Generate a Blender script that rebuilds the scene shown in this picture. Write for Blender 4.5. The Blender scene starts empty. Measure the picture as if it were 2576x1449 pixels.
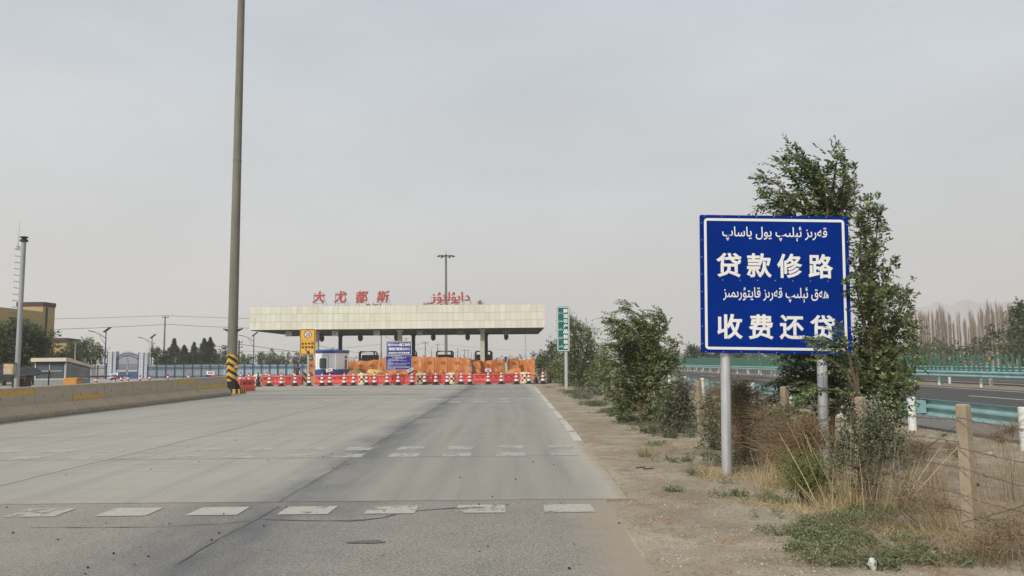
import bpy, bmesh, math, random
import numpy as np
from mathutils import Vector, Matrix, noise
R = math.radians
scene = bpy.context.scene
COL = scene.collection
# ------------------------------------------------------------------ camera
PITCH, ROLL, CAM_H = 5.41, -0.5, 1.6
FPX, CX, CY = 1936.0, 1288.0, 724.5           # focal length and centre in pixels of a 2576 wide view of the photo
cam_d = bpy.data.cameras.new('camera'); cam = bpy.data.objects.new('camera', cam_d); COL.objects.link(cam)
CAMM = Matrix.Rotation(R(90 + PITCH), 4, 'X') @ Matrix.Rotation(R(ROLL), 4, 'Z')
cam.matrix_world = Matrix.Translation((0, 0, CAM_H)) @ CAMM
cam_d.sensor_width = 36; cam_d.lens = 36 * FPX / 2576
cam_d.clip_start = 0.1; cam_d.clip_end = 9000
scene.camera = cam
# ------------------------------------------------------------------ sky, sun, exposure
SUN_EL, SUN_AZ = 37.0, 212.0                  # azimuth clockwise from +Y: behind the camera, to the left
sd = Vector((math.sin(R(SUN_AZ)) * math.cos(R(SUN_EL)), math.cos(R(SUN_AZ)) * math.cos(R(SUN_EL)), math.sin(R(SUN_EL))))
w = bpy.data.worlds.new('World'); scene.world = w; w.use_nodes = True
wt = w.node_tree; wn = wt.nodes; wl = wt.links
bg = wn['Background']
sky = wn.new('ShaderNodeTexSky'); sky.sky_type = 'NISHITA'; sky.sun_disc = False
sky.sun_elevation = R(SUN_EL); sky.sun_rotation = R(SUN_AZ); sky.air_density = 1.0; sky.dust_density = 8.0; sky.ozone_density = 1.0
bg.inputs['Strength'].default_value = 0.1
tc = wn.new('ShaderNodeTexCoord'); sx = wn.new('ShaderNodeSeparateXYZ'); wl.new(tc.outputs['Generated'], sx.inputs[0])
rp = wn.new('ShaderNodeValToRGB'); wl.new(sx.outputs['Z'], rp.inputs[0])
e = rp.color_ramp.elements
e[0].position = 0.0; e[0].color = (7.3, 6.9, 6.65, 1)
e[1].position = 1.0; e[1].color = (6.3, 7.0, 7.8, 1)
for p_, c_ in ((0.12, (6.95, 7.02, 7.12, 1)), (0.28, (6.4, 6.8, 7.15, 1)), (0.5, (6.1, 6.8, 7.55, 1))):
    q = e.new(p_); q.color = c_
mp = wn.new('ShaderNodeMapping'); mp.inputs['Scale'].default_value = (1.6, 1.6, 5.0); wl.new(tc.outputs['Generated'], mp.inputs[0])
nz = wn.new('ShaderNodeTexNoise'); nz.inputs['Scale'].default_value = 1.7; nz.inputs['Detail'].default_value = 5; nz.inputs['Roughness'].default_value = .5
wl.new(mp.outputs[0], nz.inputs['Vector'])
nr = wn.new('ShaderNodeMapRange'); nr.inputs[1].default_value = .3; nr.inputs[2].default_value = .7; nr.inputs[3].default_value = .92; nr.inputs[4].default_value = 1.08
wl.new(nz.outputs[0], nr.inputs[0])
vm = wn.new('ShaderNodeVectorMath'); vm.operation = 'SCALE'; wl.new(rp.outputs[0], vm.inputs[0]); wl.new(nr.outputs[0], vm.inputs[3])
mx = wn.new('ShaderNodeMixRGB'); mx.inputs[0].default_value = .9; wl.new(sky.outputs[0], mx.inputs[1]); wl.new(vm.outputs[0], mx.inputs[2])
wl.new(mx.outputs[0], bg.inputs['Color'])
sl = bpy.data.lights.new('sun', 'SUN'); sun = bpy.data.objects.new('sun', sl); COL.objects.link(sun)
sl.energy = 3.6; sl.angle = R(4); sl.color = (1, .95, .87)
sun.rotation_euler = sd.to_track_quat('Z', 'Y').to_euler()
scene.view_settings.view_transform = 'Standard'; scene.view_settings.look = 'None'
scene.view_settings.exposure = 0.0; scene.view_settings.gamma = 1.0
scene.cycles.use_denoising = True
scene.cycles.max_bounces = 6; scene.cycles.volume_bounces = 1; scene.cycles.transparent_max_bounces = 16
# ------------------------------------------------------------------ helpers
RAYM = CAMM.to_3x3()
def PX(px, py, Y):
    "world point at distance Y on the sight line of a pixel of the 2576 px view"
    d = RAYM @ Vector(((px - CX) / FPX, -(py - CY) / FPX, -1.0))
    t = Y / d.y
    return Vector((0, 0, CAM_H)) + d * t
def PG(px, py, z=0.0):
    "point of the level z under a pixel"
    d = RAYM @ Vector(((px - CX) / FPX, -(py - CY) / FPX, -1.0))
    t = (z - CAM_H) / d.z
    return Vector((0, 0, CAM_H)) + d * t
def XA(px, Y, py=940): return PX(px, py, Y).x
def ZA(px, py, Y): return PX(px, py, Y).z

def S(r, g, b, k=1.0):
    f = lambda c: ((c / 255 + .055) / 1.055) ** 2.4 if c > 10 else c / 255 / 12.92
    return (f(r) * k, f(g) * k, f(b) * k)

class MB:
    def __init__(s): s.v = []; s.f = []; s.m = []; s.mi = 0
    def add(s, vs, fs):
        o = len(s.v); s.v += [tuple(v) for v in vs]; s.f += [tuple(i + o for i in f) for f in fs]; s.m += [s.mi] * len(fs); return s
    def box(s, c, d, rz=0.0, ry=0.0, rx=0.0):
        x, y, z = d[0] / 2, d[1] / 2, d[2] / 2
        vs = [Vector(p) for p in ((-x, -y, -z), (x, -y, -z), (x, y, -z), (-x, y, -z), (-x, -y, z), (x, -y, z), (x, y, z), (-x, y, z))]
        if rz or ry or rx:
            m = Matrix.Rotation(rz, 3, 'Z') @ Matrix.Rotation(ry, 3, 'Y') @ Matrix.Rotation(rx, 3, 'X'); vs = [m @ v for v in vs]
        c = Vector(c)
        return s.add([v + c for v in vs], [(0, 3, 2, 1), (4, 5, 6, 7), (0, 1, 5, 4), (1, 2, 6, 5), (2, 3, 7, 6), (3, 0, 4, 7)])
    def tube(s, pts, rad, n=8, cap=True):
        pts = [Vector(p) for p in pts]; k = len(pts)
        if not hasattr(rad, '__len__'): rad = [rad] * k
        vs = []; ref = None
        for i, p in enumerate(pts):
            t = (pts[min(i + 1, k - 1)] - pts[max(i - 1, 0)])
            if t.length < 1e-9: t = Vector((0, 0, 1))
            t.normalize()
            if ref is None: ref = Vector((1, 0, 0)) if abs(t.x) < .9 else Vector((0, 1, 0))
            u = t.cross(ref); u.normalize(); v = t.cross(u); ref = -v if False else ref
            for j in range(n):
                a = 2 * math.pi * j / n
                vs.append(p + (u * math.cos(a) + v * math.sin(a)) * rad[i])
        fs = []
        for i in range(k - 1):
            for j in range(n):
                a = i * n + j; b = i * n + (j + 1) % n
                fs.append((a, b, b + n, a + n))
        if cap: fs += [tuple(range(n - 1, -1, -1)), tuple(range((k - 1) * n, k * n))]
        return s.add(vs, fs)
    def lathe(s, prof, n=16, c=(0, 0, 0), cap=True):
        c = Vector(c); vs = []
        for r, z in prof:
            for j in range(n):
                a = 2 * math.pi * j / n; vs.append(c + Vector((r * math.cos(a), r * math.sin(a), z)))
        fs = []; k = len(prof)
        for i in range(k - 1):
            for j in range(n):
                a = i * n + j; b = i * n + (j + 1) % n; fs.append((a, b, b + n, a + n))
        if cap: fs += [tuple(range(n - 1, -1, -1)), tuple(range((k - 1) * n, k * n))]
        return s.add(vs, fs)
    def prism(s, poly, a0, a1, axis='y'):
        "closed polygon extruded; axis y: poly is (x,z); axis x: poly is (y,z); axis z: poly is (x,y)"
        n = len(poly)
        def P(p, a): return (p[0], a, p[1]) if axis == 'y' else ((a, p[0], p[1]) if axis == 'x' else (p[0], p[1], a))
        vs = [P(p, a0) for p in poly] + [P(p, a1) for p in poly]
        fs = [tuple(range(n)), tuple(range(2 * n - 1, n - 1, -1))] + [(i, i + n, (i + 1) % n + n, (i + 1) % n) for i in range(n)]
        return s.add(vs, fs)
    def quad(s, a, b, c, d): return s.add([a, b, c, d], [(0, 1, 2, 3)])
    def build(s, name, mats, parent=None, smooth=False, bevel=0.0, fix=True):
        me = bpy.data.meshes.new(name); me.from_pydata(s.v, [], s.f)
        if not isinstance(mats, (list, tuple)): mats = [mats]
        for m in mats: me.materials.append(m)
        if len(mats) > 1: me.polygons.foreach_set('material_index', s.m)
        if fix:
            bm = bmesh.new(); bm.from_mesh(me); bmesh.ops.recalc_face_normals(bm, faces=bm.faces); bm.to_mesh(me); bm.free()
        if smooth:
            me.polygons.foreach_set('use_smooth', [True] * len(me.polygons))
            try: me.set_sharp_from_angle(angle=R(40))
            except Exception: pass
        me.update()
        o = bpy.data.objects.new(name, me); COL.objects.link(o)
        if parent is not None: o.parent = parent
        if bevel:
            b = o.modifiers.new('bevel', 'BEVEL'); b.width = bevel; b.segments = 2; b.limit_method = 'ANGLE'; b.angle_limit = R(50)
        return o

def tag(o, label=None, cat=None, group=None, kind=None):
    if label: o['label'] = label
    if cat: o['category'] = cat
    if group: o['group'] = group
    if kind: o['kind'] = kind
    return o
def thing(name, label, cat, loc=(0, 0, 0), rz=0.0, group=None):
    o = bpy.data.objects.new(name, None); COL.objects.link(o); o.empty_display_size = .2
    o.location = loc; o.rotation_euler = (0, 0, rz); return tag(o, label, cat, group)
def copytree(o, parent=None):
    c = o.copy(); COL.objects.link(c)
    if parent is not None: c.parent = parent
    for ch in list(o.children): copytree(ch, c)
    return c
def dup(o, label, loc, rz=None, group=None):
    c = copytree(o); c.location = loc
    if rz is not None: c.rotation_euler = (0, 0, rz)
    c['label'] = label
    if group: c['group'] = group
    return c
ORD = 'first second third fourth fifth sixth seventh eighth ninth tenth eleventh twelfth thirteenth fourteenth fifteenth sixteenth seventeenth eighteenth nineteenth twentieth'.split()
def ordi(i): return ORD[i] if i < 20 else 'twenty-' + ORD[i - 20]

# materials
def M(name, col, rough=.7, var=0.12, scale=4.0, bump=0.0, bscale=None, metal=0.0, spec=.4, detail=6, stretch=(1, 1, 1), col2=None, world=False):
    m = bpy.data.materials.new(name); m.use_nodes = True; nt = m.node_tree; N = nt.nodes; L = nt.links
    b = N['Principled BSDF']; b.inputs['Roughness'].default_value = rough; b.inputs['Metallic'].default_value = metal
    b.inputs['Specular IOR Level'].default_value = spec
    if world: g = N.new('ShaderNodeNewGeometry'); src = g.outputs['Position']
    else: g = N.new('ShaderNodeTexCoord'); src = g.outputs['Object']
    mpn = N.new('ShaderNodeMapping'); mpn.inputs['Scale'].default_value = stretch; L.new(src, mpn.inputs[0])
    n = N.new('ShaderNodeTexNoise'); n.inputs['Scale'].default_value = scale; n.inputs['Detail'].default_value = detail; n.inputs['Roughness'].default_value = .6
    L.new(mpn.outputs[0], n.inputs['Vector'])
    r = N.new('ShaderNodeValToRGB'); L.new(n.outputs[0], r.inputs[0])
    c2 = col2 if col2 else tuple(min(1, c * (1 + var)) for c in col)
    c1 = tuple(c * (1 - var) for c in col)
    r.color_ramp.elements[0].position = .32; r.color_ramp.elements[0].color = (*c1, 1)
    r.color_ramp.elements[1].position = .68; r.color_ramp.elements[1].color = (*c2, 1)
    L.new(r.outputs[0], b.inputs['Base Color'])
    if bump:
        n2 = N.new('ShaderNodeTexNoise'); n2.inputs['Scale'].default_value = bscale or scale * 6; n2.inputs['Detail'].default_value = 4
        L.new(mpn.outputs[0], n2.inputs['Vector'])
        bp = N.new('ShaderNodeBump'); bp.inputs['Strength'].default_value = bump; bp.inputs['Distance'].default_value = .02
        L.new(n2.outputs[0], bp.inputs['Height']); L.new(bp.outputs[0], b.inputs['Normal'])
    return m
class G:
    "tiny node-building helper"
    def __init__(s, name):
        s.m = bpy.data.materials.new(name); s.m.use_nodes = True; s.t = s.m.node_tree; s.N = s.t.nodes; s.L = s.t.links; s.b = s.N['Principled BSDF']
    def put(s, sock, v):
        if isinstance(v, bpy.types.NodeSocket): s.L.new(v, sock)
        else: sock.default_value = v
    def math(s, op, a, b=0.0, c=0.0, clamp=False):
        n = s.N.new('ShaderNodeMath'); n.operation = op; n.use_clamp = clamp; s.put(n.inputs[0], a); s.put(n.inputs[1], b); s.put(n.inputs[2], c); return n.outputs[0]
    def pos(s, obj=False):
        if obj: o = s.N.new('ShaderNodeTexCoord').outputs['Object']
        else: o = s.N.new('ShaderNodeNewGeometry').outputs['Position']
        q = s.N.new('ShaderNodeSeparateXYZ'); s.L.new(o, q.inputs[0]); return o, q.outputs[0], q.outputs[1], q.outputs[2]
    def noise(s, vec, scale, detail=5, rough=.55, stretch=None, loc=(0, 0, 0)):
        if stretch or any(loc):
            mpn = s.N.new('ShaderNodeMapping'); mpn.inputs['Scale'].default_value = stretch or (1, 1, 1); mpn.inputs['Location'].default_value = loc
            s.L.new(vec, mpn.inputs[0]); vec = mpn.outputs[0]
        n = s.N.new('ShaderNodeTexNoise'); n.inputs['Scale'].default_value = scale; n.inputs['Detail'].default_value = detail; n.inputs['Roughness'].default_value = rough
        s.L.new(vec, n.inputs['Vector']); return n.outputs[0]
    def ramp(s, f, a, b, lo=0.0, hi=1.0):
        n = s.N.new('ShaderNodeMapRange'); s.put(n.inputs[0], f); n.inputs[1].default_value = a; n.inputs[2].default_value = b; n.inputs[3].default_value = lo; n.inputs[4].default_value = hi; return n.outputs[0]
    def mix(s, f, a, b):
        n = s.N.new('ShaderNodeMixRGB'); s.put(n.inputs[0], f)
        for i, c in ((1, a), (2, b)): s.put(n.inputs[i], (*c, 1) if isinstance(c, tuple) and len(c) == 3 else c)
        return n.outputs[0]
    def mul(s, c, f):
        n = s.N.new('ShaderNodeVectorMath'); n.operation = 'SCALE'; s.put(n.inputs[0], c); s.put(n.inputs[3], f); return n.outputs[0]
    def bump(s, h, strength=.4, dist=.02):
        n = s.N.new('ShaderNodeBump'); n.inputs['Strength'].default_value = strength; n.inputs['Distance'].default_value = dist; s.L.new(h, n.inputs['Height']); s.L.new(n.outputs[0], s.b.inputs['Normal'])
    def band(s, v, centre, half):
        "1 inside |v-centre|<half"
        d = s.math('ABSOLUTE', s.math('SUBTRACT', v, centre)); return s.math('LESS_THAN', d, half)
    def done(s, col=None, rough=.8, spec=.3):
        if col is not None: s.put(s.b.inputs['Base Color'], col)
        s.b.inputs['Roughness'].default_value = rough; s.b.inputs['Specular IOR Level'].default_value = spec; return s.m

def leaf_mat(name, c1, c2, c3=None, trans=.35):
    g = G(name); geo = g.N.new('ShaderNodeNewGeometry')
    r = g.N.new('ShaderNodeValToRGB'); g.L.new(geo.outputs['Random Per Island'], r.inputs[0])
    r.color_ramp.elements[0].color = (*c1, 1); r.color_ramp.elements[1].color = (*c2, 1)
    if c3:
        r.color_ramp.elements[1].position = .86; q = r.color_ramp.elements.new(.93); q.color = (*c3, 1)
    g.L.new(r.outputs[0], g.b.inputs['Base Color']); g.b.inputs['Roughness'].default_value = .55; g.b.inputs['Specular IOR Level'].default_value = .35
    tr = g.N.new('ShaderNodeBsdfTranslucent'); g.L.new(r.outputs[0], tr.inputs['Color'])
    ms = g.N.new('ShaderNodeMixShader'); ms.inputs[0].default_value = trans
    g.L.new(g.b.outputs[0], ms.inputs[1]); g.L.new(tr.outputs[0], ms.inputs[2]); g.L.new(ms.outputs[0], g.N['Material Output'].inputs['Surface'])
    return g.m

# ------------------------------------------------------------------ lettering
_UY = {'ئ': (0xFE89, 0xFE8A, 0xFE8B, 0xFE8C), 'ا': (0xFE8D, 0xFE8E), 'ە': (0x06D5, 0xFEEA), 'ب': (0xFE8F, 0xFE90, 0xFE91, 0xFE92), 'پ': (0xFB56, 0xFB57, 0xFB58, 0xFB59),
       'ت': (0xFE95, 0xFE96, 0xFE97, 0xFE98), 'ر': (0xFEAD, 0xFEAE), 'ز': (0xFEAF, 0xFEB0), 'س': (0xFEB1, 0xFEB2, 0xFEB3, 0xFEB4), 'ش': (0xFEB5, 0xFEB6, 0xFEB7, 0xFEB8),
       'ق': (0xFED5, 0xFED6, 0xFED7, 0xFED8), 'ل': (0xFEDD, 0xFEDE, 0xFEDF, 0xFEE0), 'م': (0xFEE1, 0xFEE2, 0xFEE3, 0xFEE4), 'ن': (0xFEE5, 0xFEE6, 0xFEE7, 0xFEE8), 'و': (0xFEED, 0xFEEE),
       'ۇ': (0xFBD7, 0xFBD8), 'ې': (0xFBE4, 0xFBE5, 0xFBE6, 0xFBE7), 'ى': (0xFEEF, 0xFEF0, 0xFBE8, 0xFBE9), 'ي': (0xFEF1, 0xFEF2, 0xFEF3, 0xFEF4), 'ھ': (0xFBAA, 0xFBAB, 0xFBAC, 0xFBAD),
       'د': (0xFEA9, 0xFEAA), 'ك': (0xFED9, 0xFEDA, 0xFEDB, 0xFEDC), 'چ': (0xFB7A, 0xFB7B, 0xFB7C, 0xFB7D), 'ڭ': (0xFBD3, 0xFBD4, 0xFBD5, 0xFBD6)}
def uy(t):
    out = []
    for i, c in enumerate(t):
        f = _UY.get(c)
        if not f: out.append(c); continue
        prev = i > 0 and t[i - 1] in _UY and len(_UY[t[i - 1]]) == 4
        nxt = len(f) == 4 and i + 1 < len(t) and t[i + 1] in _UY
        out.append(chr(f[(3 if prev else 2) if nxt else (1 if prev else 0)]))
    return ''.join(reversed(out))
_tc = {}
def _adv(b_):
    c = bpy.data.curves.new('measure', 'FONT'); c.body = b_; o = bpy.data.objects.new('measure', c); COL.objects.link(o); dg = bpy.context.evaluated_depsgraph_get(); dg.update(); ev = o.evaluated_get(dg); me = ev.to_mesh()
    r = max(a.co.x for a in me.vertices); ev.to_mesh_clear(); bpy.data.objects.remove(o); bpy.data.curves.remove(c); return r
def txt(body, bold=0.0, extr=0.0):
    k = (body, bold, extr)
    if k in _tc: return _tc[k]
    if len(body) > 1 and any(0x600 <= ord(q) < 0x2000 or 0xFB50 <= ord(q) < 0xFF00 for q in body):
        # joined letters overlap: fill each one on its own so that no holes appear where they meet
        mxx = lambda b_: max(p[0] for p in txt(b_, 0, 0)[0])
        bar = mxx('|'); V = []; F = []
        for i, ch in enumerate(body):
            if ch == ' ': continue
            off = _adv(body[:i] + '|') - bar; v, f = txt(ch, bold, extr); o = len(V)
            V += [(p[0] + off, p[1], p[2] + (i % 3) * .004) for p in v]; F += [tuple(j + o for j in q) for q in f]
        _tc[k] = (V, F); return V, F
    c = bpy.data.curves.new('lettering', 'FONT'); c.body = body; c.bevel_depth = bold; c.bevel_resolution = 0; c.extrude = extr; c.resolution_u = 3
    o = bpy.data.objects.new('lettering', c); COL.objects.link(o)
    dg = bpy.context.evaluated_depsgraph_get(); dg.update(); ev = o.evaluated_get(dg); me = ev.to_mesh()
    v = [tuple(a.co) for a in me.vertices]; f = [tuple(p.vertices) for p in me.polygons]
    ev.to_mesh_clear(); bpy.data.objects.remove(o); bpy.data.curves.remove(c)
    _tc[k] = (v, f); return v, f
def put_text(mb, body, x0, x1, z0, z1, y, bold=0.0, keep=False, shear=0.0, depth=0.0):
    "lettering fitted into the box x0..x1, z0..z1 on the plane y, read from -y"
    v, f = txt(body, bold, .06 if depth > 0 else 0.0)
    if not v: return
    a0 = min(p[0] for p in v); a1 = max(p[0] for p in v); b0 = min(p[1] for p in v); b1 = max(p[1] for p in v); t1 = max(p[2] for p in v)
    kx = (x1 - x0) / max(a1 - a0, 1e-6); kz = (z1 - z0) / max(b1 - b0, 1e-6)
    if keep: kx = kz = min(kx, kz)
    ox = (x0 + x1) / 2 - (a0 + a1) / 2 * kx; oz = (z0 + z1) / 2 - (b0 + b1) / 2 * kz
    ky = (depth / 2 if depth > 0 else .0006) / max(t1, 1e-6)
    mb.add([(p[0] * kx + ox + shear * (p[1] * kz + oz - z0), y - p[2] * ky, p[1] * kz + oz) for p in v], f)
def put_row(mb, chars, x0, x1, z0, z1, y, bold=0.0, gap=.12):
    n = len(chars); w_ = (x1 - x0) / n
    for i, c in enumerate(chars):
        if c == ' ': continue
        a = x0 + i * w_
        put_text(mb, c, a + w_ * gap / 2, a + w_ * (1 - gap / 2), z0, z1, y, bold)
def rrect(x0, x1, z0, z1, r, n=5):
    p = []
    for cx, cz, a in ((x1 - r, z1 - r, 0), (x0 + r, z1 - r, 90), (x0 + r, z0 + r, 180), (x1 - r, z0 + r, 270)):
        for i in range(n + 1): t = R(a + 90 * i / n); p.append((cx + r * math.cos(t), cz + r * math.sin(t)))
    return p
def frame2d(mb, x0, x1, z0, z1, wd, r, y):
    o = rrect(x0, x1, z0, z1, r); i_ = rrect(x0 + wd, x1 - wd, z0 + wd, z1 - wd, max(r - wd, .004)); n = len(o)
    mb.add([(p[0], y, p[1]) for p in o] + [(p[0], y, p[1]) for p in i_], [(i, (i + 1) % n, (i + 1) % n + n, i + n) for i in range(n)])
def disc2d(mb, cx, cz, r, y, n=28, r_in=0.0):
    o = [(cx + r * math.cos(2 * math.pi * i / n), y, cz + r * math.sin(2 * math.pi * i / n)) for i in range(n)]
    if r_in <= 0: mb.add(o, [tuple(range(n))])
    else:
        q = [(cx + r_in * math.cos(2 * math.pi * i / n), y, cz + r_in * math.sin(2 * math.pi * i / n)) for i in range(n)]
        mb.add(o + q, [(i, (i + 1) % n, (i + 1) % n + n, i + n) for i in range(n)])

# ------------------------------------------------------------------ foliage
def nrm(a): return a / np.maximum(np.linalg.norm(a, axis=-1, keepdims=True), 1e-9)
def mesh_np(name, V, F, mat, parent=None):
    me = bpy.data.meshes.new(name); k = F.shape[1]
    me.vertices.add(len(V)); me.vertices.foreach_set('co', V.astype(np.float32).ravel())
    me.loops.add(F.size); me.loops.foreach_set('vertex_index', F.astype(np.int32).ravel())
    me.polygons.add(len(F)); me.polygons.foreach_set('loop_start', np.arange(0, F.size, k, dtype=np.int32))
    try: me.polygons.foreach_set('loop_total', np.full(len(F), k, dtype=np.int32))
    except Exception: pass
    me.update(calc_edges=True); me.materials.append(mat)
    o = bpy.data.objects.new(name, me); COL.objects.link(o)
    if parent is not None: o.parent = parent
    return o
def leaf_geo(P, D, N, L, W):
    D = nrm(D); Sd = nrm(np.cross(D, N)); Nn = np.cross(Sd, D); L = L[:, None]; W = W[:, None]
    mid = P + D * L * .45 - Nn * L * .06
    V = np.stack([P, mid + Sd * W * .5, P + D * L - Nn * L * .12, mid - Sd * W * .5], 1).reshape(-1, 3)
    return V, np.arange(len(P) * 4).reshape(-1, 4)
def twigs(rng, C, rad, n_tw, l_tw, n_leaf, L, W, wind=(0, 0, 0), droop=.25, up=.25, spread=.55):
    "C (k,3) clump centres, rad (k,) radii -> leaf quads"
    k = len(C); idx = np.repeat(np.arange(k), n_tw); m = len(idx)
    off = rng.normal(size=(m, 3)) * spread * rad[idx][:, None]
    P0 = C[idx] + off
    d = nrm(nrm(off) * .7 + rng.normal(size=(m, 3)) * .45 + np.array([0, 0, up]) + np.array(wind))
    l = l_tw * rng.uniform(.55, 1.25, m)
    t = np.linspace(.05, 1, n_leaf)[None, :, None]
    Q = P0[:, None, :] + d[:, None, :] * (l[:, None, None] * t) + np.array([0, 0, -1.0]) * droop * l[:, None, None] * t ** 2 + np.array(wind) * .5 * l[:, None, None] * t ** 2
    side = nrm(np.cross(d, rng.normal(size=(m, 3))))
    sg = np.where(np.arange(n_leaf) % 2 == 0, 1.0, -1.0)[None, :, None]
    ld = d[:, None, :] * .55 + side[:, None, :] * sg * .75 + np.array([0, 0, -.25]) + np.array(wind) * .6 + rng.normal(size=(m, n_leaf, 3)) * .28
    P = Q.reshape(-1, 3); D = ld.reshape(-1, 3)
    Nn = rng.normal(size=P.shape) * .6 + np.array([0, -.15, .8])
    s = rng.uniform(.6, 1.2, len(P))
    return leaf_geo(P, D, Nn, L * s, W * s)
def ribbons(rng, P, D, L, w_, bend=.3, seg=4, side=None):
    n = len(P); D = nrm(D); B = rng.normal(size=(n, 3)) * np.array([1, 1, .2]); B = B * bend
    sd_ = nrm(np.cross(D, np.array([0, 1.0, 0]) + rng.normal(size=(n, 3)) * .5))
    V = []
    for i in range(seg + 1):
        t = i / seg; c = P + D * (L * t)[:, None] + B * (L * t * t)[:, None]; wd = (w_ * (1 - .75 * t))
        V += [c - sd_ * wd[:, None] * .5, c + sd_ * wd[:, None] * .5] if hasattr(wd, '__len__') else [c - sd_ * wd * .5, c + sd_ * wd * .5]
    V = np.stack(V, 1).reshape(-1, 3); k = 2 * (seg + 1)
    F = np.concatenate([np.arange(n)[:, None] * k + np.array([2 * i, 2 * i + 1, 2 * i + 3, 2 * i + 2])[None] for i in range(seg)], 0)
    return V, F
def cat_geo(L):
    V = []; F = []; o = 0
    for v, f in L: V.append(v); F.append(f + o); o += len(v)
    return np.concatenate(V), np.concatenate(F)
def clumps(rng, blobs, dens):
    C = []; Rr = []
    for (c, r, n) in blobs:
        m = max(1, int(n * dens)); u = nrm(rng.normal(size=(m, 3))) * (rng.uniform(.15, 1, (m, 1)) ** .5)
        C.append(np.array(c) + u * np.array(r)); Rr.append(np.full(m, .33 * float(np.mean(r))))
    return np.concatenate(C), np.concatenate(Rr)
def tree(name, label, cat, base, paths, blobs, mats, seed, n_tw=6, l_tw=.3, n_leaf=9, L=.05, W=.025, wind=(0, 0, 0), dens=1.0, r0=.06, droop=.25, up=.25, group=None, spread=.55, extra=None):
    rng = np.random.default_rng(seed); base = Vector(base)
    root = thing(name, label, cat, base, group=group)
    C, Rr = clumps(rng, blobs, dens)
    tb = MB(); pts_all = []
    for path, ra in paths:
        pts = [Vector(p) - base for p in path]; k = len(pts)
        fine = []
        for i in range(k - 1):
            for j in range(4):
                q = pts[i].lerp(pts[i + 1], j / 4); q += Vector(rng.normal(size=3) * .02 * (1 if (i or j) else 0)); fine.append(q)
        fine.append(pts[-1]); m = len(fine)
        tb.tube(fine, [ra * (1 - .8 * i / (m - 1)) + .004 for i in range(m)], 7)
        pts_all += fine
    PA = np.array([tuple(p) for p in pts_all])
    for i in range(len(C)):
        c = C[i] - np.array(base); dz = np.linalg.norm(PA - c, axis=1) + np.maximum(0, PA[:, 2] - c[2] + .1) * 2
        s = PA[int(np.argmin(dz))]; mid = (s + c) / 2 + rng.normal(size=3) * .12 * np.linalg.norm(c - s); ln = float(np.linalg.norm(c - s))
        rr = min(r0 * .35, .008 + ln * .012); tb.tube([s, mid, c], [rr, rr * .7, rr * .35], 5, cap=False)
    tb.build('trunk', mats[0], root, smooth=True, fix=False)
    V, F = twigs(rng, C - np.array(base), Rr, n_tw, l_tw, n_leaf, L, W, wind, droop, up, spread)
    mesh_np('crown', V, F, mats[1], root)
    return root
def blob_px(px, py, Y, rx, ry, n, ryd=None):
    k = Y / FPX; c = PX(px, py, Y); return (tuple(c), (rx * k, (ryd if ryd else rx * k * .8), ry * k), n)

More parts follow.
